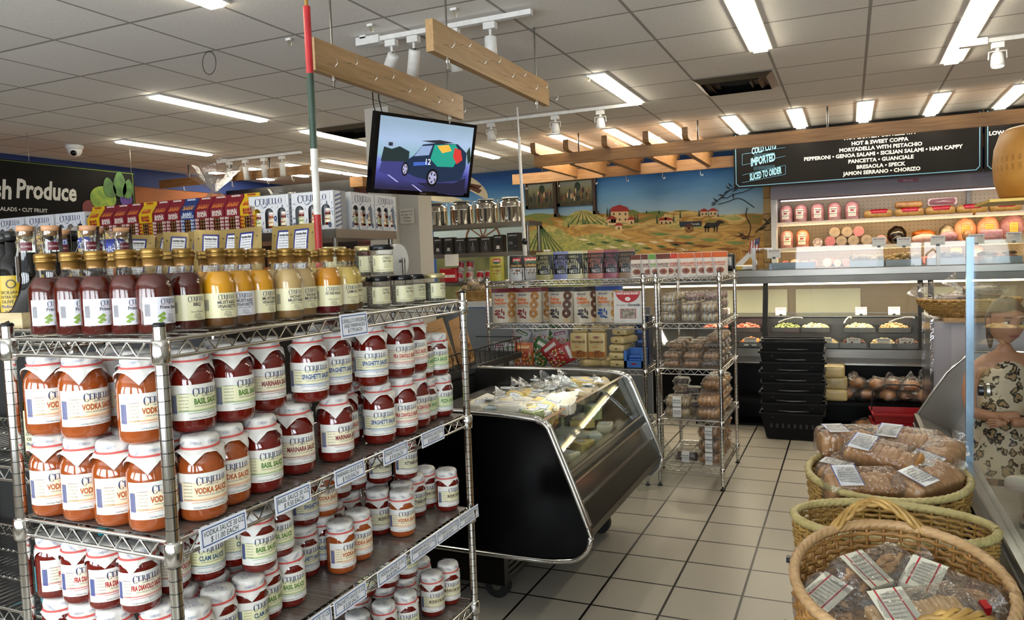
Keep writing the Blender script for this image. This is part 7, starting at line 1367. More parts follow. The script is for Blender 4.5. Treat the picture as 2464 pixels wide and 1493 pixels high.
def loafbag(kind, seed):
    rr = random.Random(seed); b = B()
    if kind == 'slice':
        for i in range(11): x = -.11+.022*i; hh = .085+rr.uniform(-.006, .006); b.rbox(x, x+.018, -.052, .052, 0, hh, crust, .02, 3); b.box(x+.0165, x+.0185, -.040, .040, .012, hh-.014, crumb)
    elif kind == 'biscotti':
        for i in range(20): x = -.10+.0105*i; b.rbox(x, x+.008, -.05, .05, 0, .06+rr.uniform(-.006, .006), mat('toast', '#c09458', .5, col2='#d4b07c', scale=30), .012, 2)
    else:
        for i in range(26): a = rr.uniform(-.5, .5); x, y, z = rr.uniform(-.06, .06), rr.uniform(-.03, .03), rr.uniform(.005, .08); b.tube([(x-.035, y, z), (x, y+.012*sin(a*9), z+.006), (x+.035, y+a*.03, z+a*.03)], .009, mat('cookie_strip', '#a87440', .6, col2='#c89a60', scale=40), 5)
    c = b.mesh('bread'); b = B(); hz = .05 if kind != 'slice' else .052
    b.rbox(-.13, .125, -.062, .062, -.002, hz*2+.002, cello, .03, 4, pillow=.15); b.v = [(v[0]+.004*mnoise.noise(Vector(v)*30), v[1]+.006*mnoise.noise(Vector(v)*25+Vector((5, 0, 0))), v[2]+.005*mnoise.noise(Vector(v)*28)) for v in b.v]
    b.tube([(.12, 0, .05), (.145, 0, .055), (.155, 0, .055), (.19, 0, .07)], [.035, .01, .009, .032], cello, 9, cap=False); bag = b.mesh('bag')
    tie = B(); tie.box(.142, .158, -.012, .012, .044, .068, c_('#1c5c34' if kind == 'slice' else '#b81c20', .4)); tm = tie.mesh('tie')
    b = B(); red_ = kind != 'slice'; z = hz*2+.0045
    f = lambda x, y, e=0: Vector((x, y, z+e)); b.poly([f(-.10, -.05), f(-.02, -.05), f(-.02, .05), f(-.10, .05)], c_('#d2ceba' if red_ else '#cfd2d6', .35))
    for a0, a1, cc in (((-.085, -.081, '#a82430'), (-.04, -.036, '#a82430')) if red_ else ((-.1, -.097, '#2c4494'), (-.023, -.02, '#2c4494'))): b.poly([f(a0, -.05, .0006), f(a1, -.05, .0006), f(a1, .05, .0006), f(a0, .05, .0006)], c_(cc, .4))
    for i in range(7): b.text('INGREDIENTS FLOUR WATER SALT YEAST', gray, lambda x, y: f(-.06+x, y, .0008), .004, 0, .035-.011*i, maxw=.035 if red_ else .06)
    if red_: b.poly([f(-.10, -.05), f(-.02, -.05), (-.02, -.0645, z-.04), (-.10, -.0645, z-.04)][::-1], c_('#d2ceba', .35))
    return [('bread', c), ('clear_bag', bag), ('tie', tm), ('label', b.mesh('label'))]
LS, LB_, LC = loafbag('slice', 1), loafbag('biscotti', 2), loafbag('cookie', 3)
for x, y, z, rx, ry, rz, p_, l in ((.03, 2.76, .71, .45, 0, .35, LS, 'sliced loaf with blue-edged label at the basket front'), (.22, 2.83, .71, .3, -.1, .9, LS, 'sliced loaf with green tie leaning right'), (.10, 3.00, .75, .35, .1, -.35, LS, 'large sliced loaf across the basket middle'), (.00, 3.17, .76, .1, .0, .35, LS, 'sliced loaf at the back left of the basket'), (.27, 3.05, .73, .2, -.3, 1.0, LS, 'sliced loaf tied in green at the right side'), (-.04, 2.95, .69, .1, 0, 1.3, LS, 'sliced dark loaf at the basket left side'), (.2, 3.18, .76, .3, 0, -.3, LS, 'sliced loaf at the far right of the basket')):
    thing('bread_bag', l, 'bread', p_, (x, y, z), 0, 'bagged sliced bread in the far basket', (rx, ry, rz), sc=1.0)
for x, y in ((.02, 2.85), (.2, 2.95), (.05, 3.1), (.1, 3.0)): thing('bread_bag', 'sliced loaf buried low in the far basket', 'bread', LS, (x, y, .60), x*9, 'buried loaves in the far basket')
for x, y, z, rx, ry, rz, p_, l in ((.03, 2.0, .71, .5, .0, .9, LC, 'clear pack of cookie strips with folded cream label'), (.0, 1.88, .65, .4, .2, -.6, LC, 'small clear pack with cream label at the basket left'), (.13, 1.85, .69, .4, -.1, .45, LB_, 'pack of thin toasts tied in red at the basket front'), (.21, 2.0, .68, .4, .15, -.35, LC, 'clear pack with cream label at the basket right'), (.10, 2.04, .64, .3, 0, .1, LB_, 'pack of thin toasts low in the basket middle')):
    thing('bread_bag', l, 'bread', p_, (x, y, z), 0, 'bagged toasts in the near basket', (rx, ry, rz), sc=.98)
for x, y in ((.0, 1.85), (.18, 1.85), (.1, 2.05)): thing('bread_bag', 'toast pack buried low in the near basket', 'bread', LB_, (x, y, .50), x*9, 'buried packs in the near basket')
# =================================================================== THE GIRL BEHIND THE GLASS, STANDING IN FOR HER REFLECTION
skin = mat('skin', '#b07a5c', .5, col2='#b88464', scale=6, sss=.15); hair = mat('hair_brown', '#3a2416', .5, col2='#5a3c24', scale=30, stretch=(1, 1, .2)); eyew = c_('#d8d4d0', .3); iris = c_('#3a2a20', .3); lip = c_('#96504a', .5)
leo = bpy.data.materials.new('leopard_print'); leo.use_nodes = True; nt = leo.node_tree; p = nt.nodes['Principled BSDF']; p.inputs['Roughness'].default_value = .8
tc = nt.nodes.new('ShaderNodeTexCoord'); vo = nt.nodes.new('ShaderNodeTexVoronoi'); vo.inputs['Scale'].default_value = 26; nz = nt.nodes.new('ShaderNodeTexNoise'); nz.inputs['Scale'].default_value = 30
mx = nt.nodes.new('ShaderNodeMixRGB'); mx.inputs[0].default_value = .06; nt.links.new(tc.outputs['Object'], mx.inputs[1]); nt.links.new(tc.outputs['Object'], nz.inputs['Vector']); nt.links.new(nz.outputs['Color'], mx.inputs[2]); nt.links.new(mx.outputs[0], vo.inputs['Vector'])
rp = nt.nodes.new('ShaderNodeValToRGB'); rp.color_ramp.interpolation = 'CONSTANT'; e = rp.color_ramp.elements
while len(e) < 4: e.new(.5)
for i, (q, c) in enumerate(((0, '#9a7c58'), (.22, '#9a7c58'), (.32, '#1c140e'), (.50, '#c8b498'))): e[i].position = q; e[i].color = (*srgb(c), 1)
nt.links.new(vo.outputs['Distance'], rp.inputs[0]); nt.links.new(rp.outputs[0], p.inputs['Base Color'])
def skinned(name, verts, edges, radii, m, parent, root=0, sub=2):
    me = bpy.data.meshes.new(name); me.from_pydata(verts, edges, []); o = bpy.data.objects.new(name, me); COL.objects.link(o); o.parent = parent
    md = o.modifiers.new('s', 'SKIN'); lay = me.skin_vertices[0].data
    for i, r in enumerate(radii): lay[i].radius = (r, r) if not isinstance(r, tuple) else r
    lay[root].use_root = True; md.use_smooth_shade = True; s2 = o.modifiers.new('u', 'SUBSURF'); s2.levels = sub; s2.render_levels = sub
    dg = bpy.context.evaluated_depsgraph_get(); nm = bpy.data.meshes.new_from_object(o.evaluated_get(dg)); o.modifiers.clear(); o.data = nm; nm.materials.clear(); nm.materials.append(m)
    for q in nm.polygons: q.use_smooth = True
    return o
g = bpy.data.objects.new('person', None); COL.objects.link(g); g.location = (.672, 4.22, 0); g.rotation_euler = (0, 0, radians(12)); tag(g, 'girl in leopard print dress, arms folded, standing in for a reflection in the glass', 'person')
V = [(0, 0, .66), (0, .005, .78), (0, .01, .90), (0, .01, .98), (0, .0, 1.045), (0, -.005, 1.09),
     (-.075, .005, .99), (-.135, .0, .955), (-.155, .0, .85), (-.15, -.02, .755), (-.08, -.11, .745), (.02, -.13, .76),
     (.075, .005, .99), (.135, .0, .955), (.158, .0, .85), (.15, -.03, .75), (.08, -.12, .735), (-.03, -.145, .725),
     (-.07, 0, .60), (-.075, .0, .36), (-.075, .015, .09), (-.08, -.07, .035), (.07, 0, .60), (.075, .0, .36), (.075, .015, .09), (.08, -.07, .035)]
E_ = [(0, 1), (1, 2), (2, 3), (3, 4), (4, 5), (3, 6), (6, 7), (7, 8), (8, 9), (9, 10), (10, 11), (3, 12), (12, 13), (13, 14), (14, 15), (15, 16), (16, 17), (0, 18), (18, 19), (19, 20), (20, 21), (0, 22), (22, 23), (23, 24), (24, 25)]
Rd = [(.095, .075), (.085, .065), (.09, .07), (.07, .05), .034, .032, .045, .038, .034, .03, .027, .022, .045, .038, .034, .03, .027, .022, .06, .045, .032, .028, .06, .045, .032, .028]
body = skinned('body', V, E_, Rd, skin, g)
for (hx, hy, hz, dx) in ((.03, -.135, .765, 1), (-.04, -.15, .73, -1)):   # hands: palm and five fingers resting on the forearms
    HV = [(hx, hy, hz), (hx+.045*dx, hy-.004, hz+.002)]; HE = [(0, 1)]; HR_ = [(.02, .013), (.022, .010)]
    for q in range(4):
        z = hz+.016-.011*q; o0 = len(HV); ln = (.030, .036, .033, .026)[q]; HV += [(hx+.055*dx, hy-.006, z), (hx+(.055+ln*.6)*dx, hy-.004, z-.003), (hx+(.055+ln)*dx, hy+.006, z-.006)]; HE += [(1, o0), (o0, o0+1), (o0+1, o0+2)]; HR_ += [.0065, .006, .005]
    o0 = len(HV); HV += [(hx+.02*dx, hy-.01, hz+.022), (hx+.045*dx, hy-.015, hz+.034)]; HE += [(0, o0), (o0, o0+1)]; HR_ += [.008, .006]
    skinned('hand', HV, HE, HR_, skin, g, sub=1)
# dress
b = B(); rows = [(.46, .20, .15), (.56, .165, .125), (.66, .128, .10), (.74, .108, .085), (.82, .106, .084), (.90, .110, .086), (.95, .105, .078), (.985, .088, .062), (1.0, .062, .05)]
b.grid(40, 8, lambda u, v: (lambda r: (r[1]*cos(2*pi*u)*(1+.04*sin(14*pi*u)*(v < .3)), .005+r[2]*sin(2*pi*u)*(1+.04*sin(14*pi*u)*(v < .3)), r[0]))(rows[round(v*8)]), leo); b.ob('leopard_dress', g)
# head with face
def headp(u, v):
    a = 2*pi*u; t_ = (v-.5)*pi; x, y, z = cos(t_)*cos(a), cos(t_)*sin(a), sin(t_); X, Yv, Z = .072*x, .088*y, .108*z
    if z < 0: X *= 1-.28*z*z*1.2; Yv *= 1-.12*z*z
    if y < 0:
        f_ = -y; Yv -= .014*math.exp(-((x*.072/.011)**2)-((Z+.012)/.02)**2); Yv -= .006*math.exp(-((x*.072/.02)**2)-((Z+.052)/.01)**2); Yv -= .007*math.exp(-((x*.072/.02)**2)-((Z+.085)/.014)**2)
        for s_ in (-1, 1): Yv += .008*math.exp(-(((x*.072-s_*.03)/.015)**2)-((Z-.006)/.013)**2); Yv -= .004*math.exp(-(((x*.072-s_*.03)/.02)**2)-((Z-.03)/.008)**2); Yv -= .005*math.exp(-(((x*.072-s_*.042)/.02)**2)-((Z+.03)/.02)**2)
    return (X, Yv, Z)
h = bpy.data.objects.new('head', None); hb = B(); hb.grid(48, 36, headp, skin)
for s_ in (-1, 1):
    hb.sphere((s_*.074, .008, -.005), .008, .016, .026, skin, 10, 8); hb.sphere((s_*.029, -.070, .006), .0125, .010, .0085, eyew, 12, 8); hb.sphere((s_*.028, -.0795, .006), .0055, .002, .0058, iris, 10, 6); hb.tube([(s_*.015, -.083, .026), (s_*.03, -.083, .031), (s_*.045, -.073, .027)], .0022, hair, 5); hb.tube([(s_*.017, -.079, .013), (s_*.029, -.082, .0155), (s_*.042, -.073, .011)], .0014, hair, 5)
hb.tube([(-.022, -.083, -.053), (-.008, -.0905, -.0505), (0, -.091, -.052), (.008, -.0905, -.0505), (.022, -.083, -.053)], .0026, lip, 6); hb.tube([(-.018, -.083, -.057), (0, -.0895, -.060), (.018, -.083, -.057)], .0034, lip, 6)
ho = hb.ob('head', g, (0, -.01, 1.185)); ho.rotation_euler = (.08, .05, .1)
b = B(); b.grid(40, 16, lambda u, v: (lambda a, t_: (.079*cos(t_)*cos(a), .006+.095*cos(t_)*sin(a)+.003*sin(a*18), .004+.115*sin(t_)))(2*pi*u, (lambda lo: lo+(pi/2-lo)*v)((-.45 if sin(2*pi*u) > -.15 else .58+.18*abs(cos(2*pi*u))*-1.2))), hair); b.sphere((0, .1, .02), .03, .035, .032, hair, 12, 8); b.tube([(0, .11, .02), (0, .135, -.03), (0, .125, -.10), (0, .115, -.15)], [.025, .024, .018, .006], hair, 8); hr = b.ob('hair', g, (0, -.01, 1.185)); hr.rotation_euler = (.08, .05, .1)
# =================================================================== LEFT: GIFT SHELF, BOXES, PASTA, BALSAMIC
GX1, GY = -2.68, 3.58
t = slabshelf('gift_shelf', 'grey steel shelf carrying gift boxes and cake cartons', -6.3, GX1, GY, 4.22, (1.775, 1.40, .9, .4), 1.735, .05)
B().box(-6.2, GX1-.1, 3.95, 3.97, .05, 1.72, mat('gondola_back', '#1c1a18', .6)).ob('divider', t)
toile = c_('#4a5f86', .4); gw = mat('gift_white', '#c9cbcf', .4, var=.02)
def gift(w=.305, h=.225, d=.115):
    P_ = []
    b = B(); b.box(-w/2, w/2, d*.55, d, 0, h, gw); b.box(-w/2, w/2, 0, d, 0, .004, gw); b.box(-w/2, -w/2+.003, 0, d, 0, h, gw); b.box(w/2-.003, w/2, 0, d, 0, h, gw); b.box(-w/2, w/2, 0, d, h-.003, h, gw)
    # front with three arched windows
    win = [(-.095, .032), (0, .032), (.095, .032)]; n = 8
    b.box(-w/2, w/2, 0, .002, h*.66, h, gw); b.box(-w/2, w/2, 0, .002, 0, h*.12, gw)
    xs_ = [-w/2]+sum([[c-r, c+r] for c, r in win], [])+[w/2]
    for i in range(0, 8, 2): b.box(xs_[i], xs_[i+1], 0, .002, h*.12, h*.66, gw)
    for c, r in win:
        for i in range(n):
            a0, a1 = pi*i/n, pi*(i+1)/n; z0 = h*.66-r; b.add([(c+r*cos(a0), 0, z0+r*sin(a0)), (c+r*cos(a1), 0, z0+r*sin(a1)), (c+r*cos(a1), 0, h*.66), (c+r*cos(a0), 0, h*.66)], [(0, 3, 2, 1)], gw)
        b.box(c-r, c+r, d*.5, d*.55, h*.12, h*.66, c_('#5a5a5e', .5))
    P_.append(('carton', b.mesh('carton'))); b = B(); f = lambda x, y, e=.001: Vector((x, -e, y))
    b.poly([f(-w*.42, h*.74), f(w*.42, h*.74), f(w*.42, h*.95), f(-w*.42, h*.95)], c_('#b8bcc4', .4)); b.poly([f(-w*.415, h*.745, .0014), f(w*.415, h*.745, .0014), f(w*.415, h*.945, .0014), f(-w*.415, h*.945, .0014)], gw)
    b.text('', navy, lambda x, y: f(x, y, .002), h*.15, 0, h*.84, logo=True, maxw=w*.74)
    rr = random.Random(4)
    for i in range(34):
        x, y = rr.uniform(-w*.47, w*.47), rr.choice([rr.uniform(.01, h*.11), rr.uniform(h*.67, h*.72)]); 
        if i > 22: x, y = rr.choice([-.048, .048, .136, -.136])+rr.uniform(-.008, .008), rr.uniform(h*.15, h*.62)
        a = rr.uniform(0, 3); L_ = rr.uniform(.008, .02); dx, dy = L_*cos(a), L_*sin(a); nx, ny = -dy*.16, dx*.16; pts = [(x-dx, y-dy), (x+nx, y+ny), (x+dx, y+dy), (x-nx, y-ny)]; pts = [(min(max(q[0], -w*.49), w*.49), max(q[1], .002)) for q in pts]; b.poly([f(*q) for q in pts], toile if i % 3 else navy)
    for x, y in ((.048, h*.38), (-.136, .03), (.12, .028)): disc(b, f, x, y, .012, .016, '#2c4470', .0016, 10, .4)
    for i in range(8):
        x = -w*.45+w*.9*i/8; b.add([(x, .002, h+.0006), (x+.02, .01, h+.0006), (x+.03, d*.8, h+.0006), (x+.014, d*.9, h+.0006)], [(0, 1, 2, 3)], toile)
        z = .01+i*h*.11; b.add([(w/2+.0006, .01, z), (w/2+.0006, d*.6, z+.02), (w/2+.0006, d*.65, z+.03), (w/2+.0006, .012, z+.012)], [(0, 1, 2, 3)], toile)
    P_.append(('printed_front', b.mesh('printed_front')))
    for (c, r), k in zip(win, 'bvm'):
        nm, ink, tint, stripe, _ = KIND[k]; b = B(); s_ = .68
        b.lathe([(0, 0), (.034*s_, 0), (.039*s_, .004), (.039*s_, .09*s_), (.033*s_, .115*s_), (.03*s_, .12*s_)], sauce_o if k == 'v' else sauce_r, 14, (c, d*.28, .028)); b.lathe([(.0405*s_, .022*s_), (.0405*s_, .085*s_)], c_(tint, .4), 14, (c, d*.28, .028), cap=False); b.lathe([(.034*s_, .10*s_), (.035*s_, .135*s_), (.031*s_, .142*s_), (0, .143*s_)], paperw, 14, (c, d*.28, .028)); b.lathe([(.036*s_, .117*s_), (.036*s_, .121*s_)], band_m, 14, (c, d*.28, .028), cap=False)
        b.text(nm, c_(ink, .4), lambda x, y, c=c: Vector((c+x, d*.28-.0285, .028+y)), .010, 0, .036, maxw=.04, bold=.03); b.text('', navy, lambda x, y, c=c: Vector((c+x, d*.28-.0285, .028+y)), .007, 0, .052, logo=True, maxw=.036); P_.append(('small_jar', b.mesh('small_jar')))
    return P_
GB = gift()
z = 1.7755
for x, y, rz, l in ((-3.175, 3.60, 0, 'facing the front, left of the painted pole'), (-2.852, 3.60, 0, 'facing the front, behind the painted pole')): thing('gift_box', 'white and blue three-jar gift box '+l, 'gift box', GB, (x, y, z), rz, 'three-jar gift boxes on the high shelf')
for y, l in ((3.88, 'facing right, at the shelf corner'), (4.13-.0, 'facing right, farthest along the shelf end')): thing('gift_box', 'white and blue three-jar gift box '+l, 'gift box', GB, (-2.695, y, z), radians(90), 'three-jar gift boxes on the high shelf', sc=(.80, 1, 1))
for i, x in enumerate((-4.93, -5.25, -5.57, -5.89)): thing('gift_box', 'white and blue three-jar gift box at the far left of the shelf', 'gift box', GB, (x, 3.60, z), 0, 'three-jar gift boxes on the high shelf')
def baba(c1, c2, tx, low, tail):
    w, h, d = .118, .205, .10; hh = .075; mm = c_(c1, .4); b = B(); b.box(-w/2, w/2, 0, d, 0, h, mm); b.prism([(0, h), (d, h), (d*.5+.004, h+hh), (d*.5-.004, h+hh)], -w/2, w/2, mm, 'x'); b.box(-w/2, w/2, d*.5-.004, d*.5+.004, h+hh-.002, h+hh+.022, mm)
    f = lambda x, y, e=.0012: Vector((x, -e, y)); b2 = B(); b2.box(-.024, .024, -.0008, .0, .04, .135, c_('#140c08', .15)); rr = random.Random(3)
    for i in range(8): b2.sphere(((-.011 if i % 2 else .011), .0, .053+.024*(i//2)), .011, .002, .012, c_('#6a4420', .4), 8, 6)
    inkc = c_(c2, .4); fr = lambda x, y: Vector((x, d*.5*(y-h)/hh-.0015, y+.0008))
    for r_, (yy, s_) in enumerate(((.012, tail), (.152, tx[1]), (.172, tx[0]))): b2.text(s_, inkc, f, .020 if r_ else .016, 0, yy+.008, maxw=w*.9, bold=.05, shear=.1)
    for yy in (.030, .055, .080, .105, .130):
        for sx in (-1, 1): b2.text(('BA', 'N!', 'AB', 'RH', 'LI')[int(yy*100) % 5], inkc, f, .017, sx*.042, yy, maxw=.032, bold=.05)
    b2.text(tx[0], c_(low, .4), lambda x, y: fr(x, y), .022, 0, h+.018, maxw=w*.9, bold=.05, shear=.1); b2.text(tx[1], c_(low, .4), lambda x, y: fr(x, y), .020, 0, h+.044, maxw=w*.9, bold=.05, shear=.1)
    b2.text(tx[0]+'!'+tx[0][:2], inkc, lambda x, y: Vector((x, d*.5-.0055, y)), .012, 0, h+hh+.012, maxw=w*.95, bold=.05); b2.poly([Vector((x, d*.5-.006, h+hh-.012+y)) for x, y in ((-.03, -.004), (.03, -.004), (.03, .010), (-.03, .010))], c_('#1a0e0c', .5))
    return [('carton', b.mesh('carton')), ('printed_front', b2.mesh('printed_front'))]
BR = baba('#6e1220', '#cdbcb4', ('BAB\u00c0!', 'RHUM'), '#c06a30', 'Alberti'); BY = baba('#bf9a14', '#8e1c1c', ('BAB\u00c0', 'Strega'), '#a82c1c', 'Alberti'); BU = baba('#1c2f66', '#bcc4d4', ('BAB\u00c0!', 'LIMONCELLO'), '#b8803c', 'Alberti')
for i, k in enumerate('YRRRYRRURRRY'):
    x = -4.70+.1235*i; thing('cake_carton', {'Y': 'yellow', 'R': 'dark red', 'U': 'blue'}[k]+' gable-top cake carton with window on the high shelf', 'cake carton', {'Y': BY, 'R': BR, 'U': BU}[k], (x, 3.60, z), 0, 'gable-top cake cartons in a row', sc=(1, 1, .84))
# cellophane gift baskets behind
for x, y, s_, l in ((-4.02, 3.98, 1.25, 'large'), (-3.42, 3.95, .75, 'small')):
    b = B(); b.lathe([(0, 0), (.08, 0), (.10, .08), (.09, .16)], wickd, 16); bs = b.mesh('basket'); b = B(); b.lathe([(.10, .0), (.13, .12), (.08, .24), (.02, .30)], cello, 18, cap=False)
    rr = random.Random(5)
    for i in range(16): a = 2*pi*i/16; L_ = rr.uniform(.10, .20); o0 = Vector((.012*cos(a), .012*sin(a), .29)); e1 = o0+Vector((L_*cos(a)*.8, L_*sin(a)*.8, .12+rr.uniform(-.03, .05))); n_ = Vector((-sin(a), cos(a), 0))*.05; m_ = (o0+e1)/2+n_*.4; b.add([o0, m_+n_*.3, e1+n_, e1-n_, m_-n_*.8], [(0, 1, 2), (0, 2, 3), (0, 3, 4)], cello)
    thing('wrapped_basket', l+' cellophane wrapped gift basket behind the cake cartons', 'gift basket', [('basket', bs), ('cellophane', b.mesh('cellophane'))], (x, y+.05, z), 0, None, sc=s_*.92)
# pasta bags, gold backs with blue label
goldb = mat('gold_bag', '#8a7440', .35, .3, col2='#a08c58', scale=6, bump=.15); bluel = c_('#1c2668', .35)
def pdraw(b, f, rect):
    rect(-.045, .045, .07, .27, bluel, .001); rect(-.036, .036, .078, .262, c_('#d0d2d8', .35), .0016)
    b.text('Nutrition Facts', '#16161c', fe(f, .0026), .010, 0, .25, maxw=.064, bold=.04)
    for i in range(13): b.text('Total Fat 1g 2% Sodium 0mg' if i % 2 else 'Calories 200 per serving', '#2a2a34', fe(f, .0026), .006, 0, .238-.0115*i, maxw=.06)
    for s_ in (-1, 1): b.text('pasta di semola di grano duro', '#5c4a24', fe(f, .002), .005, s_*.068, .15, maxw=.03); disc(b, f, s_*.066, .25, .004, .004, '#4a3c20', .002, 8)
PP = pouch(.18, .29, .08, goldb, pdraw, taper=.03)
t = slabshelf('pasta_shelf', 'steel shelf of pasta bags before the gift boxes', -4.6, -2.56, 3.0, 3.5, (1.42, 1.0, .5), 1.40, .03)
for i, (px, ry, rz) in enumerate(((345, .05, .5), (395, .03, .1), (440, .06, .55), (478, .04, .3), (520, .05, .7), (560, .0, .2), (613, -.05, .1), (683, 0, .1), (745, -.05, .1))):
    x = PY(px, 600, 3.22).x; thing('pasta_bag', 'gold pasta bag with blue nutrition label, standing', 'pasta bag', PP, (x, 3.16+.05*(i % 2), 1.4215), 0, 'gold pasta bags on the pasta shelf', (-.12, ry, rz), sc=(1, 1, 1.27))
rig = mat('pasta_tubes', '#b8954a', .5, col2='#ccae6c', scale=12)
def pbag(seed):
    b = B(); rr = random.Random(seed)
    for _ in range(40): d = Vector((rr.uniform(-1, 1), rr.uniform(-1, 1), rr.uniform(-.6, .6))).normalized()*.018; c = Vector((rr.uniform(-.06, .06), rr.uniform(-.03, .03), rr.uniform(.02, .10))); b.cyl(c-d, c+d, .0085, rig, 8, cap=False)
    c = b.mesh('pasta'); b = B(); b.sphere((0, 0, .062), .09, .055, .07, cello, 14, 10, jit=.4); return [('pasta', c), ('clear_bag', b.mesh('bag'))]
PG = [pbag(1), pbag(2)]
for i, (px, py, y) in enumerate(((335, 600, 3.02), (60, 590, 2.6), (92, 600, 2.62), (10, 600, 2.6), (350, 612, 3.0), (430, 615, 3.02), (560, 616, 3.02), (170, 590, 2.7), (235, 600, 2.75))):
    p = PY(px, py, y); thing('pasta_bag', 'clear bag of short pasta tubes before the cartons', 'pasta bag', PG[i % 2], (p.x, y+.03, 1.4215 if y > 2.9 else p.z-.06), i*.8, 'clear bags of pasta tubes', sc=1.05 if y > 2.9 else 1.2)
for i, (px, py) in enumerate(((165, 580), (255, 600), (215, 585), (40, 612))):
    p = PY(px, py, 2.66); b = B(); b.rbox(-.11, .11, -.02, .02, -.05, .05, c_(('#b8a468', '#1c2668', '#b8a468', '#1c2668')[i], .3), .018); b.text('Rustichella' if 0 else 'Ceriello', '#d8d8dc', lambda x, y: Vector((x, -.022, y)), .03, 0, 0, maxw=.14, shear=.2); disc(b, lambda x, y, e=0: Vector((x, -.0205-e*.3, y)), 0, 0, .08, .032, '#24348c', .001, 20)
    thing('pasta_packet', 'blue and gold pasta packet lying behind the balsamic bottles', 'pasta bag', b.mesh('p'), (p.x, 2.66, p.z), .2, 'blue and gold pasta packets')
slabshelf('pasta_shelf', 'low shelf of pasta packets behind the balsamic bottles', -4.9, -3.0, 2.4, 2.9, (1.55, 1.0, .5), 1.53, .03)
# second wire rack with oils and vinegars
rack('wire_rack', 'chrome wire rack of oils and vinegars at the left edge', -2.95, -1.73, 1.25, 1.70, (1.42, 1.06, .67, .2), 1.44)
vin = mat('dark_vinegar', '#050404', .05, spec=.6, coat=.4); cork = mat('cork_top', '#c08f66', .5); agl = film('vinegar_glass', (.85, .88, .84), .08, .02, 0)
def bals():
    b = B(); b.lathe([(0, .001), (.066, 0), (.07, .008), (.066, .03), (.045, .05), (.028, .09), (.0215, .13), (.0235, .14), (.0215, .15), (.020, .20)], vin, 24, cap=False); c = b.mesh('bottle')
    b = B(); b.lathe([(.020, .20), (.0195, .215), (.018, .24), (.021, .245), (.0205, .258)], agl, 18, cap=False); n_ = b.mesh('glass_neck'); b = B(); b.lathe([(.016, .245), (.016, .257), (.0225, .258), (.0225, .272), (0, .273)], cork, 18); k = b.mesh('cork')
    b = B(); f = cylf(.0205, 0, 0, .0006); b.grid(6, 1, lambda u, v: f((u-.5)*.03, .205+v*.022), c_('#5c1426', .4)); b.text('BALSAMICO', '#d8c8c0', cylf(.0205, 0, 0, .0012), .005, 0, .216, maxw=.024); m_ = b.mesh('neck_label')
    b = B(); b.box(-.004, .018, .021, .023, .185, .27, c_('#2c211c', .4)); disc(b, lambda x, y, e=0: Vector((x, .0235+e, y)), .007, .2, .008, .008, '#a8843c', .001, 12, .4); b.box(-.06, -.005, -.03, -.029, .12, .19, c_('#d0cec8', .4)); b.tube([(-.03, -.03, .19), (-.01, -.02, .225), (.01, -.021, .19)], .0012, c_('#d0cec8', .4), 4)
    for i in range(6): b.text('aceto balsamico di modena igp', gray, lambda x, y: Vector((-.0325+x, -.0306, y)), .0045, 0, .18-.009*i, maxw=.048)
    return [('bottle', c), ('glass_neck', n_), ('cork', k), ('neck_label', m_), ('hang_tag', b.mesh('hang_tag'))]
BL = bals()
for i, (px, y) in enumerate(((62, 1.36), (121, 1.40), (150, 1.55), (212, 1.48), (232, 1.60), (292, 1.62))):
    p = PY(px, 560, y); x = min(p.x, -1.80 if y < 1.66 else -1.8); thing('balsamic_bottle', 'dark balsamic bottle with cork top and flared base', 'bottle', BL, (p.x, y, 1.4225), -.7+.4*(i % 2), 'balsamic bottles on the left rack', sc=(1, 1, 1.0))
def crate(): b = B(); wv = mat('pale_wood', '#a8946a', .6, col2='#c4b088', scale=6, stretch=(1, 8, 8)); b.box(-.075, .075, -.075, -.07, 0, .045, wv); b.box(-.075, .075, .07, .075, 0, .045, wv); b.box(-.075, -.07, -.07, .07, 0, .045, wv); b.box(.07, .075, -.07, .07, 0, .045, wv); return b.mesh('crate')
CRT = crate()
for x, y in ((-2.05, 1.36), (-1.90, 1.40)): thing('bottle_tray', 'pale wooden tray around a balsamic bottle base', 'tray', CRT, (x, y, 1.4225), 0, 'pale wooden trays', sc=.9)
def oil(gc, lc, h=.27, txt='EXTRA VIRGIN', capc='#1a1a1a'):
    b = B(); b.lathe([(0, .001), (.036, 0), (.039, .006), (.039, h*.58), (.030, h*.68), (.015, h*.76), (.0135, h*.92)], gc, 20); c = b.mesh('bottle'); b = B(); b.lathe([(.0155, h*.9), (.0155, h), (0, h)], c_(capc, .35), 14); k = b.mesh('cap')
    b = B(); f = cylf(.039, 0, 0, .0006); b.grid(10, 1, lambda u, v: f((u-.5)*.075, h*.1+v*h*.42), c_(lc, .4)); f = cylf(.039, 0, 0, .0014); disc(b, lambda x, y, e=0: f(x, y), 0, h*.43, .013, .013, '#3c3a2c', 0, 14, .75)
    for i, s_ in enumerate(('SICILIANO', txt, 'OLIVE OIL', 'Mediterraneo', '16.9 FL OZ')): b.text(s_, '#2a2a24' if i != 3 else '#24408c', f, .009 if i < 4 else .006, 0, h*(.34-.05*i), maxw=.06)
    return [('bottle', c), ('cap', k), ('label', b.mesh('label'))]
olive = mat('olive_glass', '#141a08', .08, spec=.6); amber = mat('amber_oil', '#4a3008', .1, spec=.6)
OB = [oil(olive, '#c4bf9c'), oil(mat('black_glass', '#060606', .07), '#b89a1c'), oil(amber, '#8a7a4c', .22, 'FLAVOURED', '#b89068'), oil(mat('dark_jar', '#1c0a0a', .1), '#2c7c84', .17, 'BRUSCHETTA', '#2c8a94')]
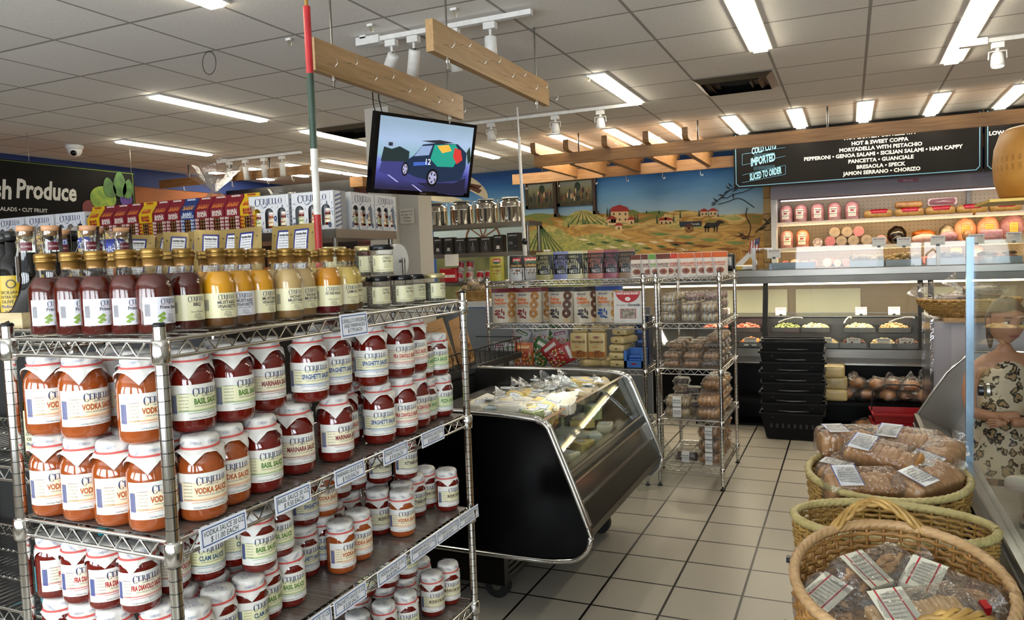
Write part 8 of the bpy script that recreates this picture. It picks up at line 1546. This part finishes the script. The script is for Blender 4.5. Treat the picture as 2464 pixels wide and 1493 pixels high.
for z_, k, L_, l in ((1.4225, 1, ((-2.16, 1.58), (-2.25, 1.45), (-2.27, 1.58), (-2.36, 1.5)), 'black oil bottle with yellow label behind the balsamic'), (1.0625, 0, ((-1.80, 1.33), (-1.90, 1.33), (-2.0, 1.33), (-1.85, 1.45), (-1.95, 1.45), (-2.08, 1.42)), 'olive oil bottle with cream label on the left rack'), (.6725, 3, ((-1.79, 1.32), (-1.88, 1.32), (-1.97, 1.32), (-1.83, 1.44), (-1.93, 1.44), (-2.05, 1.36)), 'dark jar with teal cap on the left rack'), (.2025, 2, ((-1.79, 1.32), (-1.88, 1.32), (-1.97, 1.34), (-1.85, 1.45)), 'amber oil bottle with cork on the left rack')):
    for x, y in L_: thing('oil_bottle', l, 'bottle', OB[k], (x, y, z_), -.75, 'oil and sauce bottles on the left rack')
for x, y in ((-1.80, 1.33), (-1.89, 1.34), (-1.98, 1.33)): thing('oil_bottle', 'amber oil bottle with wood cap, upper low shelf', 'bottle', OB[2], (x, y+.28, .6725), -.75, 'oil and sauce bottles on the left rack')

o_ = B().box(-2.98, -1.76, 1.76, 2.25, 0, 1.38, mat('backing_black', '#0c0b0a', .6)).ob('dark_backing_block'); tag(o_, 'dark block added behind the left oil rack to darken the gaps', 'shelving')  # plain block added so the gaps around the rack look dark
# =================================================================== labels: ordinals for look-alikes, by place in the photograph
ORD = 'leftmost,second,third,fourth,fifth,sixth,seventh,eighth,ninth,tenth,eleventh,twelfth,thirteenth,fourteenth,fifteenth,sixteenth,seventeenth,eighteenth,nineteenth,twentieth'.split(',')
bpy.context.view_layer.update()
CLEAR = {n for n, m in MATS.items() if m.node_tree.nodes.get('Principled BSDF') is None}
dg = bpy.context.evaluated_depsgraph_get(); eye = Vector((0, 0, EYE)); rs = random.Random(1)
def root_of(o_):
    while o_.parent: o_ = o_.parent
    return o_
def shown(o_):
    """which sample points of a thing a straight look from the camera reaches (through clear sheets)"""
    pts = []
    for q in [o_]+list(o_.children_recursive):
        if q.type == 'MESH' and len(q.data.polygons):
            P_ = q.data.polygons; n = 14 if q != o_ or len(o_.children) == 0 else 10
            pts += [q.matrix_world @ P_[rs.randrange(len(P_))].center for _ in range(n)]
    rs.shuffle(pts); seen = 0
    for p in pts[:70]:
        x, y = proj(p)
        if not (0 <= x < 2464 and 0 <= y < 1493): continue
        d = (p-eye).normalized(); o0 = eye.copy()
        for _ in range(14):
            hit, loc, nrm, idx, ob, mw = S.ray_cast(dg, o0, d)
            if not hit: break
            if root_of(ob.original) == o_: seen += 1; break
            m = ob.original.data.materials[ob.original.data.polygons[idx].material_index] if ob.original.type == 'MESH' and len(ob.original.data.polygons) > idx else None
            if m and m.name in CLEAR: o0 = loc+d*.0005; continue
            break
        if seen >= 2: return True
    return seen > 0
def centre(o_):
    pts = []
    for q in [o_]+list(o_.children_recursive):
        if q.type == 'MESH': pts += [q.matrix_world @ Vector(c) for c in q.bound_box]
    if not pts: return o_.matrix_world.translation
    return sum(pts, Vector())/len(pts)
by = {}
for o_, lab, od in REG: by.setdefault(lab, []).append(o_)
for lab, L_ in by.items():
    if len(L_) == 1: continue
    vis = [o_ for o_ in L_ if shown(o_)]; hid = [o_ for o_ in L_ if o_ not in vis]
    for o_ in hid:
        c = proj(centre(o_))
        if not (-150 < c[0] < 2614 and -150 < c[1] < 1643):
            for q in list(o_.children_recursive): bpy.data.objects.remove(q)
            bpy.data.objects.remove(o_); continue
        o_['label'] = lab+', hidden behind others'
        if 'group' not in o_: o_['group'] = lab
    vis.sort(key=lambda o_: proj(centre(o_))[0]); n = len(vis)
    for i, o_ in enumerate(vis):
        pos = 'only visible one' if n == 1 else 'leftmost' if i == 0 else 'rightmost' if i == n-1 else (ORD[i]+' from left' if i <= (n-1)//2 and i < 20 else (ORD[n-1-i]+' from right' if 0 < n-1-i < 20 else 'number %d from left' % (i+1)))
        o_['label'] = lab+(', '+pos if n > 1 else '')
        if 'group' not in o_: o_['group'] = lab
